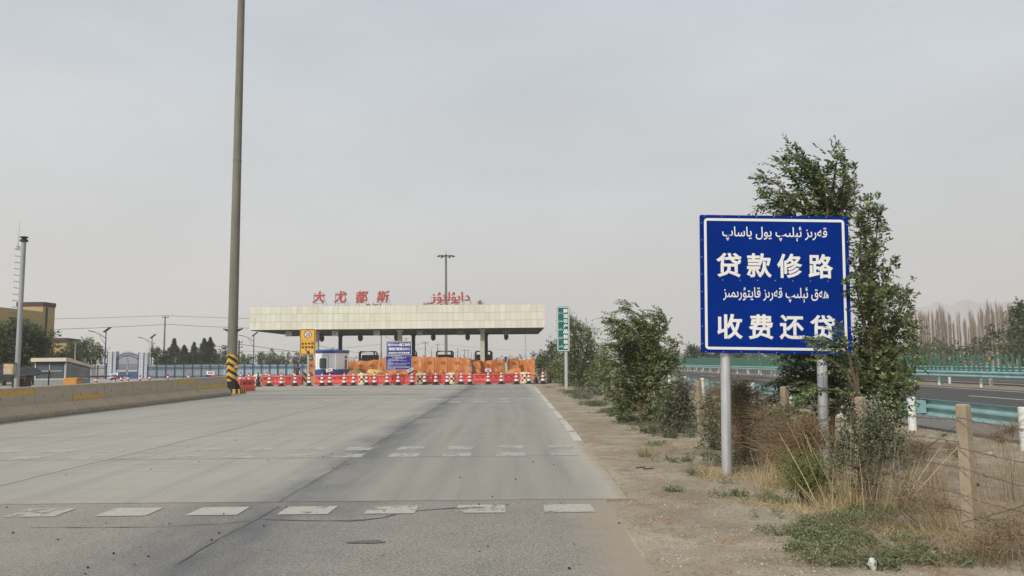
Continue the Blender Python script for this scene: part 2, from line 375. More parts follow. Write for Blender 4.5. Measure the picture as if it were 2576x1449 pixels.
def branch_tree(name, label, cat, base, Y, branches, mats, seed, tw_m=34, l_tw=.22, n_leaf=9, L=.06, W=.032, wind=(-.5, 0, 0), droop=.12, r0=.05, ydep=.35, start=.25, follow=.7, jit=.06, group=None):
    "foliage grown along drawn limbs: each branch is a list of picture points on the plane at distance Y, its tip pushed in depth"
    rng = np.random.default_rng(seed); base = Vector(base); root = thing(name, label, cat, base, group=group); tb = MB(); PP = []; TT = []
    for br in branches:
        k = len(br); dy = rng.uniform(-1, 1) * ydep
        pts = [PX(p[0], p[1], Y + dy * (i / (k - 1)) ** 1.2) - base for i, p in enumerate(br)]
        fine = []
        for i in range(k - 1):
            for j in range(8):
                t = j / 8; p0 = pts[max(i - 1, 0)]; p1 = pts[i]; p2 = pts[i + 1]; p3 = pts[min(i + 2, k - 1)]
                fine.append(.5 * ((2 * p1) + (p2 - p0) * t + (2 * p0 - 5 * p1 + 4 * p2 - p3) * t * t + (3 * p1 - p0 - 3 * p2 + p3) * t ** 3))
        fine.append(pts[-1]); m = len(fine); tb.tube(fine, [r0 * (1 - i / (m - 1)) ** 1.1 * .55 + .0035 for i in range(m)], 6)
        F = np.array([tuple(p) for p in fine]); seg = np.linalg.norm(np.diff(F, axis=0), axis=1); cum = np.concatenate([[0], np.cumsum(seg)]); n = max(6, int(cum[-1] * (1 - start) * tw_m))
        s_ = cum[-1] * (start + (1 - start) * rng.random(n) ** .8)
        PP.append(np.stack([np.interp(s_, cum, F[:, a]) for a in range(3)], 1)); ii = np.clip(np.searchsorted(cum, s_), 1, m - 1); TT.append(F[ii] - F[ii - 1])
    tb.build('trunk', mats[0], root, smooth=True, fix=False)
    P0 = np.concatenate(PP); T = nrm(np.concatenate(TT)); m = len(P0); P0 = P0 + rng.normal(size=(m, 3)) * jit
    d = nrm(T * follow + nrm(rng.normal(size=(m, 3))) * .75 + np.array(wind)); l = l_tw * rng.uniform(.5, 1.3, m); t = np.linspace(.05, 1, n_leaf)[None, :, None]
    bend = np.array([0, 0, -1.0]) * droop + np.array(wind) * .4
    Q = P0[:, None, :] + d[:, None, :] * (l[:, None, None] * t) + bend * l[:, None, None] * t ** 2
    side = nrm(np.cross(d, np.array([0, -.5, .9]) + rng.normal(size=(m, 3)) * .35)); sg = np.where(np.arange(n_leaf) % 2 == 0, 1.0, -1.0)[None, :, None]
    ld = d[:, None, :] * .7 + side[:, None, :] * sg * .7 + np.array([0, 0, -.2]) + np.array(wind) * .3 + rng.normal(size=(m, n_leaf, 3)) * .16
    P = Q.reshape(-1, 3); Nn = np.repeat(np.cross(side, d), n_leaf, 0) * np.sign(np.cross(side, d)[:, 2:3].repeat(n_leaf, 0) + 1e-6) + rng.normal(size=P.shape) * .4
    sz = rng.uniform(.65, 1.15, len(P)); mesh_np('crown', *leaf_geo(P, ld.reshape(-1, 3), Nn, L * sz, W * sz), mats[1], root)
    tws = ribbons(rng, P0, d, l, .005, .0, 2); mesh_np('twigs', tws[0], tws[1], mats[0], root)
    return root
# ================================================================== THE SETTING
# ---- soil
def axis(*segs):
    out = []
    for a, b, n in segs: out += [a + (b - a) * i / n for i in range(n)]
    return out + [segs[-1][1]]
gx = axis((-3000, -500, 5), (-500, -60, 8), (-60, .9, 12), (.9, 5.6, 58), (5.6, 9.3, 24), (9.3, 60, 18), (60, 400, 8), (400, 3500, 6))
gy = axis((-150, -10, 5), (-10, 3, 8), (3, 14, 90), (14, 30, 70), (30, 60, 50), (60, 150, 20), (150, 600, 8), (600, 3950, 8))
def road_edge(y): return (1.0 if y < 9.1 else 1.32 + .1 * min(1, (y - 9.1) / 9))
def road_at(x, y): return (-45 < x < road_edge(y) and -60 < y < 139) or 9.45 < x < 23.35 or 27.65 < x < 40.9
def soil_z(x, y):
    if road_at(x, y): return -.06
    if abs(x) > 400 or y > 600: return -.02
    a = min(1, max(0, (x - road_edge(y)) / 1.2)) if -45 < x < 9 else .3
    z = .012 + a * (.05 * noise.noise(Vector((x * .55, y * .4, 0))) + .03 * noise.noise(Vector((x * 1.7, y * 1.7, 3))) + .012 * noise.noise(Vector((x * 5, y * 5, 5))))
    if x < 2.4: z += .014 * noise.noise(Vector((x * 2.2, y * 1.3, 9)))
    if 8.6 < x: z = min(z, .012)
    return z
gv = [(x, y, soil_z(x, y)) for y in gy for x in gx]; nx = len(gx)
gf = [(j * nx + i, j * nx + i + 1, (j + 1) * nx + i + 1, (j + 1) * nx + i) for j in range(len(gy) - 1) for i in range(nx - 1)]
g = G('sandy_soil'); P_, X_, Y_, Z_ = g.pos()
n1 = g.noise(P_, .8, 6, .6); n2 = g.noise(P_, 7, 6, .7); n3 = g.noise(P_, 34, 4, .75); n4 = g.noise(P_, 2.3, 5, .6, loc=(5, 3, 1))
c = g.mix(g.ramp(n1, .35, .65), S(146, 134, 115, .86), S(174, 164, 146, .86))
c = g.mix(g.ramp(n4, .52, .68), c, S(146, 126, 101, .88))
c = g.mix(g.ramp(n2, .52, .7, 0, .6), c, S(118, 102, 84, .9))
c = g.mix(g.ramp(n3, .62, .7, 0, .5), c, S(200, 188, 170, .9))
c = g.mix(g.ramp(n3, .44, .36, 0, .85), c, S(92, 78, 64, .85))
g.bump(g.math('ADD', g.math('MULTIPLY', n2, .6), n3), .4, .025)
soil_m = g.done(c, .95, .1)
gb = MB(); gb.v = gv; gb.f = gf; gb.m = [0] * len(gf)
tag(gb.build('ground', soil_m, smooth=True, fix=False), kind='structure')

# ---- concrete toll road (Y > 9.1) and the asphalt apron in front of it
JX = (-2.7, -6.85, -11.0, -15.1, -19.2)
def road_material(name, asphalt):
    g = G(name); P, X, Y, Z = g.pos()
    big = g.noise(P, .22, 5, .6); mid = g.noise(P, 1.4, 6, .65); fine = g.noise(P, 34, 5, .8); grit = g.noise(P, 95, 2, .6)
    streak = g.noise(P, 1.0, 5, .65, stretch=(3.2, .12, 1)); cross = g.noise(P, 1.0, 4, .6, stretch=(.25, 5, 1), loc=(3, 0, 0))
    wob = g.math('MULTIPLY', g.math('SUBTRACT', g.noise(P, .5, 4, .6), .5), .5)
    if asphalt:
        c = g.mix(g.ramp(mid, .3, .7), S(128, 124, 118, .86), S(148, 143, 135, .86))
        c = g.mix(g.ramp(fine, .5, .64, 0, .8), c, S(172, 166, 156, .88)); c = g.mix(g.ramp(fine, .46, .34, 0, .7), c, S(100, 96, 90, .84))
        c = g.mix(g.ramp(grit, .56, .66, 0, .7), c, S(196, 188, 176, .9)); c = g.mix(g.ramp(grit, .42, .34, 0, .7), c, S(76, 72, 66, .8))
        c = g.mix(g.ramp(X, -2.8, -7, 0, .55), c, S(164, 156, 142, .88))
        edge = g.math('ADD', X, g.math('MULTIPLY', g.math('SUBTRACT', mid, .5), .9))
        c = g.mix(g.ramp(edge, .4, 1.0), c, S(162, 150, 132, .86))
    else:
        c = g.mix(g.ramp(big, .3, .7), S(158, 154, 145, .84), S(174, 169, 158, .84))
        c = g.mix(g.ramp(streak, .45, .75, 0, .55), c, S(140, 138, 133, .84))
        c = g.mix(g.ramp(cross, .56, .72, 0, .4), c, S(134, 132, 127, .84))
        lane = g.math('MULTIPLY', g.ramp(X, -2.75, -2.65), g.ramp(X, 1.25, .6))
        c = g.mix(g.math('MULTIPLY', lane, .75), c, g.mix(g.ramp(streak, .4, .7), S(153, 149, 141, .82), S(137, 134, 127, .82)))
        far = g.math('MULTIPLY', g.ramp(Y, 24, 36), g.ramp(Y, 50, 44)); farn = g.math('MULTIPLY', far, g.ramp(g.noise(P, .35, 4, .6, stretch=(.35, 1, 1)), .42, .6))
        c = g.mix(g.math('MULTIPLY', farn, .6), c, S(124, 123, 120, .84))
        c = g.mix(g.ramp(fine, .58, .72, 0, .25), c, S(190, 186, 175, .9)); c = g.mix(g.ramp(grit, .4, .3, 0, .3), c, S(110, 108, 104, .85))
        eg = g.math('ADD', X, g.math('MULTIPLY', g.math('SUBTRACT', mid, .5), .7))
        c = g.mix(g.ramp(eg, .8, 1.15, 0, .45), c, S(186, 178, 164, .86)); eg2 = g.math('ADD', X, g.math('MULTIPLY', g.math('SUBTRACT', g.noise(P, 2.6, 6, .7), .5), .55)); c = g.mix(g.ramp(eg2, 1.16, 1.36, 0, .9), c, S(160, 147, 127, .86))
    # dirt and oil along the joint between the two lanes
    d = g.math('ABSOLUTE', g.math('ADD', g.math('ADD', X, 2.62), wob))
    wide = g.ramp(d, 1.25 if asphalt else .85, .0); wide = g.math('MULTIPLY', wide, g.ramp(g.noise(P, 1.1, 5, .6, stretch=(1, .35, 1)), .3, .58))
    c = g.mix(g.math('MULTIPLY', wide, .85), c, S(92, 96, 100, .84))
    if not asphalt:
        fil = None
        for jx in JX:
            dj = g.math('ABSOLUTE', g.math('ADD', g.math('SUBTRACT', X, jx), g.math('MULTIPLY', g.math('SUBTRACT', mid, .5), .12)))
            k = g.ramp(dj, .045, .012, 0, .6); fil = k if fil is None else g.math('MAXIMUM', fil, k)
        yj = g.math('ADD', Y, g.math('MULTIPLY', g.math('SUBTRACT', big, .5), .35))
        fr = g.math('ABSOLUTE', g.math('SUBTRACT', g.math('FRACT', g.math('DIVIDE', g.math('SUBTRACT', yj, 7.05), 4.1)), .5))
        k = g.math('MULTIPLY', g.ramp(fr, .012, .003), g.ramp(g.noise(P, .55, 4, .6, stretch=(.6, .25, 1), loc=(9, 2, 0)), .38, .6, .15, .8)); fil = g.math('MAXIMUM', fil, g.math('MULTIPLY', k, g.ramp(Y, 9.4, 9.8)))
        c = g.mix(fil, c, S(92, 90, 86, .8))
    g.bump(g.math('ADD', g.math('MULTIPLY', fine, 1.0), grit), .55 if asphalt else .18, .012)
    return g.done(c, .9, .2)
conc_m = road_material('worn_concrete', False); asph_m = road_material('bleached_asphalt', True)
b = MB(); ys = axis((9.1, 60, 24), (60, 140, 10))
for i in range(len(ys) - 1): b.quad((-46, ys[i], 0), (road_edge(ys[i] + .001), ys[i], 0), (road_edge(ys[i + 1]), ys[i + 1], 0), (-46, ys[i + 1], 0))
tag(b.build('toll_road', conc_m, fix=False), kind='structure')
b = MB(); b.quad((-46, -60, -.003), (1.2, -60, -.003), (1.2, 9.1, -.003), (-46, 9.1, -.003))
tag(b.build('asphalt_apron', asph_m, fix=False), kind='structure')
# worn paint
def worn_paint(name, col, keep, sc=6.0, full=1.0):
    g = G(name); P, X, Y, Z = g.pos(); n = g.noise(P, sc, 6, .7); n2 = g.noise(P, 1.1, 3, .5); f2 = g.noise(P, 40, 3, .7)
    c = g.mix(g.ramp(n, .3, .7), tuple(x * .78 for x in col), col); c = g.mix(g.ramp(f2, .55, .7, 0, .5), c, S(150, 146, 138, .85)); g.put(g.b.inputs['Base Color'], c); g.b.inputs['Roughness'].default_value = .85
    tr = g.N.new('ShaderNodeBsdfTransparent'); ms = g.N.new('ShaderNodeMixShader')
    a = g.ramp(g.math('ADD', g.math('MULTIPLY', n, .7), g.math('MULTIPLY', n2, .5)), keep, keep - .09, 0, full)
    g.L.new(a, ms.inputs[0]); g.L.new(tr.outputs[0], ms.inputs[1]); g.L.new(g.b.outputs[0], ms.inputs[2]); g.L.new(ms.outputs[0], g.N['Material Output'].inputs['Surface'])
    return g.m
p1 = worn_paint('road_paint', S(196, 191, 180, .86), .72, 6, .9); p2 = worn_paint('worn_road_paint', S(196, 193, 184, .86), .69, 6, .8); p3 = worn_paint('edge_line_paint', S(208, 204, 194, .88), .7, 3, .9)
def mark_row(mats, y0, y1, x_right, n, wd, per, rng, name='road_marking'):
    b = MB()
    for k in range(n):
        x = x_right - per * k + rng.uniform(-.02, .02)
        b.quad((x, y0, .004), (x + wd, y0, .004), (x + wd + rng.uniform(-.02, .02), y1, .004), (x, y1, .004))
    tag(b.build(name, mats, fix=False), kind='structure')
rr = random.Random(4)
mark_row(p1, 8.33, 8.78, .335, 13, .54, .955, rr)
mark_row(p2, 13.2, 13.72, .64, 16, .5, .93, rr); mark_row(p2, 14.25, 14.8, .64, 16, .48, .93, rr)
mark_row(p2, 30.4, 31.2, .3, 13, .5, .95, rr); mark_row(p2, 32.4, 33.2, .3, 13, .5, .95, rr)
b = MB()
for i in range(33):
    y0 = 15.5 + i * 1.0; e0 = road_edge(y0) - .012; e1 = road_edge(y0 + 1) - .012; b.quad((e0 - .17, y0, .004), (e0, y0, .004), (e1, y0 + 1, .004), (e1 - .17, y0 + 1, .004))
tag(b.build('road_marking', p3, fix=False), kind='structure')
b = MB(); b.quad((1.1, 47.5, .004), (1.6, 47.2, .004), (1.6, 47.5, .004), (1.1, 47.8, .004)); b.quad((.7, 52.5, .004), (.85, 52.5, .004), (1.32, 47.9, .004), (1.17, 47.9, .004))
tag(b.build('road_marking', p3, fix=False), kind='structure')
# tar seams and patches on the apron
tar = M('tar_sealant', S(104, 102, 99, .84), .85, .25, 12)
def seam(pts, wd, nm='tar_seam'):
    P = [PG(*p) for p in pts]; fine = []
    for i in range(len(P) - 1):
        for j in range(6):
            q = P[i].lerp(P[i + 1], j / 6); fine.append(Vector((q.x + .012 * noise.noise(q * 6), q.y + .02 * noise.noise(q * 3 + Vector((7, 0, 0))), .003)))
    b = MB(); vs = []
    for i, q in enumerate(fine):
        t = (fine[min(i + 1, len(fine) - 1)] - fine[max(i - 1, 0)]).normalized(); nn = Vector((-t.y, t.x, 0)) * wd * (.35 + .65 * abs(noise.noise(q * 2.2)) * 2)
        vs += [q + nn, q - nn]
    b.add(vs, [(2 * i, 2 * i + 1, 2 * i + 3, 2 * i + 2) for i in range(len(fine) - 1)])
    tag(b.build(nm, tar, fix=False), kind='structure')
seam([(660, 1306), (760, 1310), (880, 1310), (960, 1303), (1010, 1290), (1080, 1282), (1180, 1275), (1300, 1268)], .02)
seam([(75, 1327), (200, 1327), (330, 1326), (400, 1325), (560, 1318), (640, 1308)], .012)
seam([(700, 1275), (640, 1310), (560, 1350), (500, 1385), (430, 1430)], .012)
for (px, py, rx, ry) in ((925, 1364, .15, .07),):
    q = PG(px, py); b = MB(); k = 18; rr2 = [1 + .7 * noise.noise(Vector((px + math.cos(i * .35) * 1.5, math.sin(i * .35) * 1.5, 0))) for i in range(k)]
    b.add([(q.x + rx * rr2[i] * math.cos(2 * math.pi * i / k), q.y + ry * rr2[i] * math.sin(2 * math.pi * i / k), .0035) for i in range(k)], [tuple(range(k))]); tag(b.build('tar_patch', tar, fix=False), kind='structure')
# ---- motorway on the right
hw = M('motorway_asphalt', S(70, 67, 65, .82), .85, .12, 1.2, .25, 60, stretch=(1, .25, 1), world=True)
sh = M('motorway_shoulder_asphalt', S(112, 108, 104, .86), .9, .12, 1.5, .3, 60, world=True)
lm = M('fresh_line_paint', S(214, 212, 206, .86), .8, .06, 3, world=True)
for (nm, x0, x1, m, z) in (('motorway_shoulder', 9.3, 14.6, sh, .03), ('motorway', 14.6, 23.5, hw, .03), ('motorway', 27.5, 41, hw, .03)):
    b = MB()
    yy = axis((-60, 60, 12), (60, 300, 8), (300, 1200, 6))
    for i in range(len(yy) - 1): b.quad((x0, yy[i], z), (x1, yy[i], z), (x1, yy[i + 1], z), (x0, yy[i + 1], z))
    b.quad((x0, -60, -.1), (x0, 1200, -.1), (x0, 1200, z), (x0, -60, z))
    tag(b.build(nm, m, fix=False), kind='structure')
b = MB()
for x in (14.5, 22.35, 28.5, 36.5):
    b.quad((x, -60, .036), (x + .18, -60, .036), (x + .18, 1200, .036), (x, 1200, .036))
for i in range(60):
    y0 = 3 + i * 15; b.quad((32.4, y0, .036), (32.55, y0, .036), (32.55, y0 + 6, .036), (32.4, y0 + 6, .036))
    y0 = -4.5 + i * 15; b.quad((18.4, y0, .036), (18.55, y0, .036), (18.55, y0 + 6, .036), (18.4, y0 + 6, .036))
tag(b.build('road_marking', lm, fix=False), kind='structure')
# ---- far mountains
ridge = [(1700, 893), (1900, 885), (2080, 872), (2180, 850), (2275, 790), (2310, 772), (2330, 770), (2355, 762), (2375, 764), (2405, 764), (2425, 752), (2440, 746), (2462, 752), (2475, 757), (2500, 756), (2530, 761), (2580, 765), (2700, 770), (2900, 800), (3200, 860)]
MD = 2900.0; rxs = [PX(a, 900, MD).x for a, b_ in ridge]; rzs = [PX(a, b_, MD).z for a, b_ in ridge]
b = MB(); mxs = np.linspace(rxs[0], rxs[-1], 150); mys = np.linspace(1900, 3500, 44)
for y in mys:
    for x in mxs:
        h = float(np.interp(x, rxs, rzs)); t = max(0, 1 - abs(y - MD) / (960 if y < MD else 560)); t = t ** 1.25
        n = noise.fractal(Vector((x / 165, y / 190, 0)), .9, 2, 5)
        z = h * t * (1 + (.22 * n if t < .97 else .03 * n)) + (17 * n * t * (1 - t))
        b.v.append((x, y, z - 1.5))
w_ = len(mxs); b.f = [(j * w_ + i, j * w_ + i + 1, (j + 1) * w_ + i + 1, (j + 1) * w_ + i) for j in range(len(mys) - 1) for i in range(w_ - 1)]; b.m = [0] * len(b.f)
tag(b.build('mountains', M('bare_rock', S(140, 122, 112, .7), .95, .25, .004, world=True), smooth=True, fix=False), kind='structure')
# ---- dusty air
b = MB(); b.box((250, 1900, 87), (6700, 4300, 182))
hz = b.build('haze', None); hz.data.materials.clear(); hm = bpy.data.materials.new('dusty_air'); hm.use_nodes = True
hn = hm.node_tree.nodes; hn.remove(hn['Principled BSDF']); pv = hn.new('ShaderNodeVolumePrincipled')
pv.inputs['Color'].default_value = (.93, .915, .9, 1); pv.inputs['Density'].default_value = .00062; pv.inputs['Anisotropy'].default_value = .2
hm.node_tree.links.new(pv.outputs[0], hn['Material Output'].inputs['Volume']); hz.data.materials.append(hm)
tag(hz, 'pale dusty air lying over the whole plain', 'haze', kind='stuff'); hz.display_type = 'WIRE'
# ================================================================== COMMON MATERIALS
m_white = M('white_paint', S(226, 226, 222, .86), .5, .07, 3)
m_dwhite = M('dusty_white_paint', S(214, 211, 203, .82), .6, .12, 5)
m_galv = M('galvanised_steel', S(206, 208, 210, .9), .36, .14, 9, metal=.6, stretch=(1, 1, .2))
m_dark = M('dark_steel', S(52, 50, 50, .8), .6, .2, 4)
m_black = M('black_rubber', S(40, 40, 40, .7), .8, .25, 8)
m_navy = M('navy_paint', S(48, 72, 118, .75), .5, .15, 3)
m_grey = M('grey_paint', S(140, 142, 142, .85), .6, .1, 3)
m_conc = M('cast_concrete', S(160, 151, 139, .84), .9, .16, 2.2, .25, 40)
m_oldconc = M('old_pole_concrete', S(122, 118, 106, .84), .9, .2, 3.0, .25, 25, stretch=(1, 1, .15))
m_yel = M('yellow_paint', S(214, 165, 58, .8), .6, .14, 6)
m_wood = M('weathered_timber', S(150, 132, 112, .8), .9, .2, 5, .3, 20, stretch=(1, 1, .2))
m_rust = M('rusty_steel', S(120, 82, 60, .8), .8, .3, 6)
m_glass = M('window_glass', S(92, 104, 108, .6), .12, .15, 2, spec=.6)
m_bark = M('grey_bark', S(112, 98, 84, .7), .95, .25, 12, .4, 30, stretch=(1, 1, .3))
m_bolt = M('bolt_hole', S(34, 31, 29, .6), .9, .2, 4)

# ================================================================== CONCRETE BARRIERS
g = G('barrier_concrete'); P, X, Y, Z = g.pos(True); n = g.noise(P, 1.6, 6, .65, stretch=(1, .5, 2)); f = g.noise(P, 14, 4, .7); dr = g.noise(P, 3, 5, .6, stretch=(1, 1, .12))
c = g.mix(g.ramp(n, .3, .7), S(164, 150, 129, .9), S(186, 172, 150, .9)); c = g.mix(g.ramp(f, .55, .75, 0, .4), c, S(150, 137, 116, .9)); c = g.mix(g.ramp(dr, .55, .72, 0, .35), c, S(128, 120, 108, .84))
c = g.mix(g.math('MULTIPLY', g.ramp(Z, .16, .0), g.ramp(f, .35, .6)), c, S(112, 104, 92, .84)); g.bump(f, .25, .015); m_bar = g.done(c, .92, .15)
BX = -14.2
def barrier_prof(): return [(0, 0), (0, .17), (-.2, .42), (-.25, .93), (-.27, .955), (-.43, .955), (-.45, .93), (-.5, .42), (-.7, .17), (-.7, 0)]
def band_prof(z0, z1):
    f_ = lambda z: -.2 + (z - .42) / (.93 - .42) * -.05
    return [(f_(z0) + .004, z0), (f_(z1) + .004, z1), (f_(z1) - .02, z1), (f_(z0) - .02, z0)]
def make_barrier(label, L, stripes):
    t = thing('concrete_barrier', label, 'concrete barrier', (BX, 0, 0), group='concrete barriers along the left of the road')
    b = MB(); b.prism(barrier_prof(), -L / 2 + .008, L / 2 - .008); b.build('barrier_body', m_bar, t, bevel=.012)
    for (z0, z1, a, bb) in stripes:
        b = MB(); b.prism(band_prof(z0, z1), a, bb); b.build('yellow_stripe', m_yel, t)
    for yy in (-L * .27, L * .24):
        b = MB(); b.tube([(-.236, yy, .63), (-.2155, yy, .63)], .022, 8); b.build('lifting_hole', m_bolt, t)
    return t
bspec = [(19.4, None), (21.4, 'high'), (23.4, None), (25.4, 'low'), (27.4, None), (29.4, None), (31.4, None), (33.35, 'high'), (35.3, 'lowlong'), (37.2, 'both')]
blabel = ['plain grey concrete barrier nearest the camera, at the left picture edge', 'concrete barrier at left edge with a yellow band along its top', 'plain concrete barrier between the top-banded and the low-banded nearest barriers', 'concrete barrier with one low yellow band, in front of the blue gate fence',
          'plain concrete barrier just beyond the one with only a low yellow band', 'plain concrete barrier in the middle of the row, third before the high yellow band', 'plain concrete barrier just before the shorter yellow topped one', 'concrete barrier with a short yellow band along its top, third from the far end', 'concrete barrier with a low yellow band only, next to last in the row', 'last concrete barrier beside striped pole, with yellow bands above and below']
for i, (y0, st) in enumerate(bspec):
    L = 2.0 if i < 6 else 1.93
    s = {None: [], 'high': [(.74, .86, -L / 2 + .01, L / 2 - .01)], 'low': [(.46, .58, -L / 2 + .01, L / 2 - .01)], 'lowlong': [(.46, .57, -L / 2 + .01, L / 2 - .01)], 'both': [(.46, .57, -L / 2 + .01, L / 2 - .01), (.77, .88, -.1, L / 2 - .01)]}[st]
    t = make_barrier(blabel[i], L, s); t.location = (BX, y0 + L / 2, 0)

# ================================================================== LAMP MAST BESIDE THE BARRIERS
PY = 41.2; pb = PX(582, 985, PY)
t = thing('lamp_mast', 'tall grey concrete mast with yellow and black chevron foot, beside concrete barriers', 'lamp mast', (pb.x, PY, 0))
b = MB(); b.lathe([(.272, .0), (.262, 2.0), (.215, 14), (.198, 20), (.175, 27)], 28)
for z in (12.6, 20.0): b.lathe([(.225 - (z - 12) * .004, z), (.24 - (z - 12) * .004, z + .02), (.24 - (z - 12) * .004, z + .06), (.225 - (z - 12) * .004, z + .08)], 28, cap=False)
b.build('mast', m_oldconc, t, smooth=True)
g = G('chevron_paint'); P, X, Y, Z = g.pos(True); an = g.math('ARCTAN2', g.math('ADD', X, .09), g.math('MULTIPLY', Y, -1.0)); zz = g.math('ADD', Z, g.math('MULTIPLY', g.math('ABSOLUTE', an), .2))
st = g.math('GREATER_THAN', g.math('FRACT', g.math('DIVIDE', g.math('SUBTRACT', zz, .62), .36)), .52); n = g.noise(P, 6, 5, .6)
col = g.mix(st, g.mix(n, S(205, 160, 50, .8), S(226, 184, 80, .8)), g.mix(n, S(34, 32, 32, .7), S(58, 54, 50, .7))); m_chev = g.done(col, .55)
b = MB(); b.lathe([(.281, .66), (.279, 2.08)], 28); b.build('chevron_band', m_chev, t, smooth=True)
b = MB(); b.lathe([(.285, .1), (.283, .67)], 20)
for k in range(6):
    a = math.pi / 3 * k + .2; b.prism([(0, .1), (.3, .1), (.02, .66)], -.02, .02); n0 = len(b.v) - 6
    mt = Matrix.Rotation(a, 3, 'Z')
    for q in range(n0, len(b.v)): v = mt @ (Vector(b.v[q]) + Vector((.27, 0, 0))); b.v[q] = tuple(v)
b.build('flange_foot', m_black, t)
g = G('kerb_stripe_paint'); P, X, Y, Z = g.pos(True); s_ = g.math('ADD', X, Y); st = g.math('GREATER_THAN', g.math('FRACT', g.math('DIVIDE', g.math('ADD', s_, 5.06), .3)), .5); m_kerb = g.done(g.mix(st, S(210, 166, 60, .8), S(44, 42, 40, .7)), .7)
b = MB(); b.box((.12, 0, .12), (1.0, 1.0, .24)); b.build('plinth', m_kerb, t, bevel=.02)
for s_ in (-1, 1):
    b = MB(); b.add([(s_ * .22, -.06, 3.25), (s_ * .22, .06, 3.25), (s_ * .52, .06, 3.42), (s_ * .52, -.06, 3.42), (s_ * .22, -.06, 3.42), (s_ * .22, .06, 3.42), (s_ * .52, .06, 3.46), (s_ * .52, -.06, 3.46)], [(0, 1, 2, 3), (4, 7, 6, 5), (0, 3, 7, 4), (1, 5, 6, 2), (3, 2, 6, 7), (0, 4, 5, 1)]); b.build('bracket', m_dark, t)
t2 = thing('notice_board', 'small red and white notice fixed low on the chevron mast', 'sign', (pb.x + .27, PY - .12, 1.42), R(40))
b = MB(); b.box((0, -.02, 0), (.3, .02, .2)); b.build('plate', M('notice_red', S(190, 96, 86, .8), .6), t2); b = MB(); b.box((0, -.033, -.02), (.2, .006, .04)); b.box((0, -.033, .05), (.22, .006, .03)); b.build('notice_print', m_white, t2)

# ================================================================== STEEL CAMERA MAST, KIOSK, SHADE NET (left)
MY = 26.0; mb_ = PX(42, 960, MY)
t = thing('camera_mast', 'slim grey steel mast with climbing pegs and antenna, rusty box low on it', 'camera mast', (mb_.x, MY, 0))
top = ZA(60, 600, MY)
b = MB(); b.lathe([(.082, 0), (.074, top)], 18); b.build('mast', M('dull_galvanised_steel', S(160, 163, 164, .85), .55, .14, 7, metal=.2, stretch=(1, 1, .2)), t, smooth=True)
b = MB(); b.lathe([(.08, top - .12), (.13, top - .1), (.13, top - .06), (.1, top - .03), (.06, top + .02), (.13, top + .03), (.13, top + .06)], 14); b.build('head_cap', m_dark, t)
b = MB(); b.tube([(-.06, 0, 0), (-.24, -.02, .015), (-.27, -.02, .03)], .011, 5); pg = b.build('climbing_peg', m_dark, t)
for k in range(24):
    q = pg
    if k: q = pg.copy(); COL.objects.link(q); q.parent = t
    q.location = (0, 0, .5 + k * (top - .9) / 23)
b = MB(); b.tube([(-.1, 0, top - .32), (-.3, 0, top - .32)], .025, 6); b.tube([(-.2, 0, top - .35), (-.2, 0, top - .25)], .06, 8); b.tube([(-.2, 0, top - .25), (-.17, 0, top + .62)], [.018, .006], 6); b.build('antenna', m_galv, t)
b = MB(); b.box((-.16, -.08, .0), (.32, .3, .36)); bo = b.build('equipment_box', M('rusty_cream_paint', S(196, 172, 130, .8), .8, .3, 5, col2=S(214, 204, 180, .8)), t, bevel=.01); bo.location = (0, 0, ZA(42, 928, MY))
b = MB(); b.box((-.16, -.08, .19), (.36, .34, .025)); bo2 = b.build('box_lid', m_rust, t); bo2.location = bo.location

KY = 42.0; k0 = PX(86, 955, KY).x; k1 = PX(165, 955, KY).x; zt = ZA(120, 905, KY) - .1; W1 = k1 - k0; D_ = 2.45; zb_ = zt - .38
t = thing('toll_kiosk', 'small glazed grey kiosk with cream sloping roof, behind the concrete barriers', 'kiosk', (k0, KY, 0))
b = MB(); b.box((W1 / 2, D_ / 2, .4), (W1, D_, .8)); b.build('lower_panel', m_grey, t, bevel=.01)
b = MB()
for x in (.03, W1 - .05): b.box((x, .03, (.8 + zt) / 2), (.07, .07, zt - .8))
b.box((W1 / 2, .03, .83), (W1, .065, .06)); b.box((W1 * .47, .03, 1.25), (.04, .05, zt - .9)); b.box((W1 * .47, .03, 1.27), (W1 * .8, .045, .035)); b.box((W1 - .03, D_ - .04, (.8 + zb_) / 2), (.06, .06, zb_ - .8)); b.box((W1 - .03, D_ * .45, .83), (.05, D_ - .2, .05)); b.build('window_frame', m_galv, t)
b = MB(); b.box((W1 / 2, .02, zt - .07), (W1 * .96, .06, .13)); b.build('name_strip', m_navy, t)
b = MB(); b.box((W1 / 2, .05, (.8 + zt) / 2 - .05), (W1 - .14, .02, zt - .92)); b.build('front_pane', m_glass, t)
b = MB(); b.prism([(.08, .86), (D_ - .08, .86), (D_ - .08, zb_ - .02), (.08, zt - .05)], W1 - .045, W1 - .03, 'x'); b.build('side_pane', M('pale_glass', S(128, 146, 148, .65), .15, .3, 1.3, spec=.6), t)
b = MB(); b.prism([(.05, .8), (D_ - .03, .8), (D_ - .03, zb_), (.05, zt)], .02, .05, 'x'); b.box((W1 / 2, D_ - .03, (.8 + zb_) / 2), (W1 - .1, .04, zb_ - .82)); b.build('rear_wall', m_grey, t)
b = MB(); b.prism([(-.22, zt), (.0, zt), (D_ + .15, zb_), (D_ + .15, zb_ + .12), (.05, zt + .2), (-.22, zt + .2)], -.1, W1 + .1, 'x'); b.build('roof', M('cream_sheet_roof', S(206, 198, 176, .88), .7, .12, 2), t)
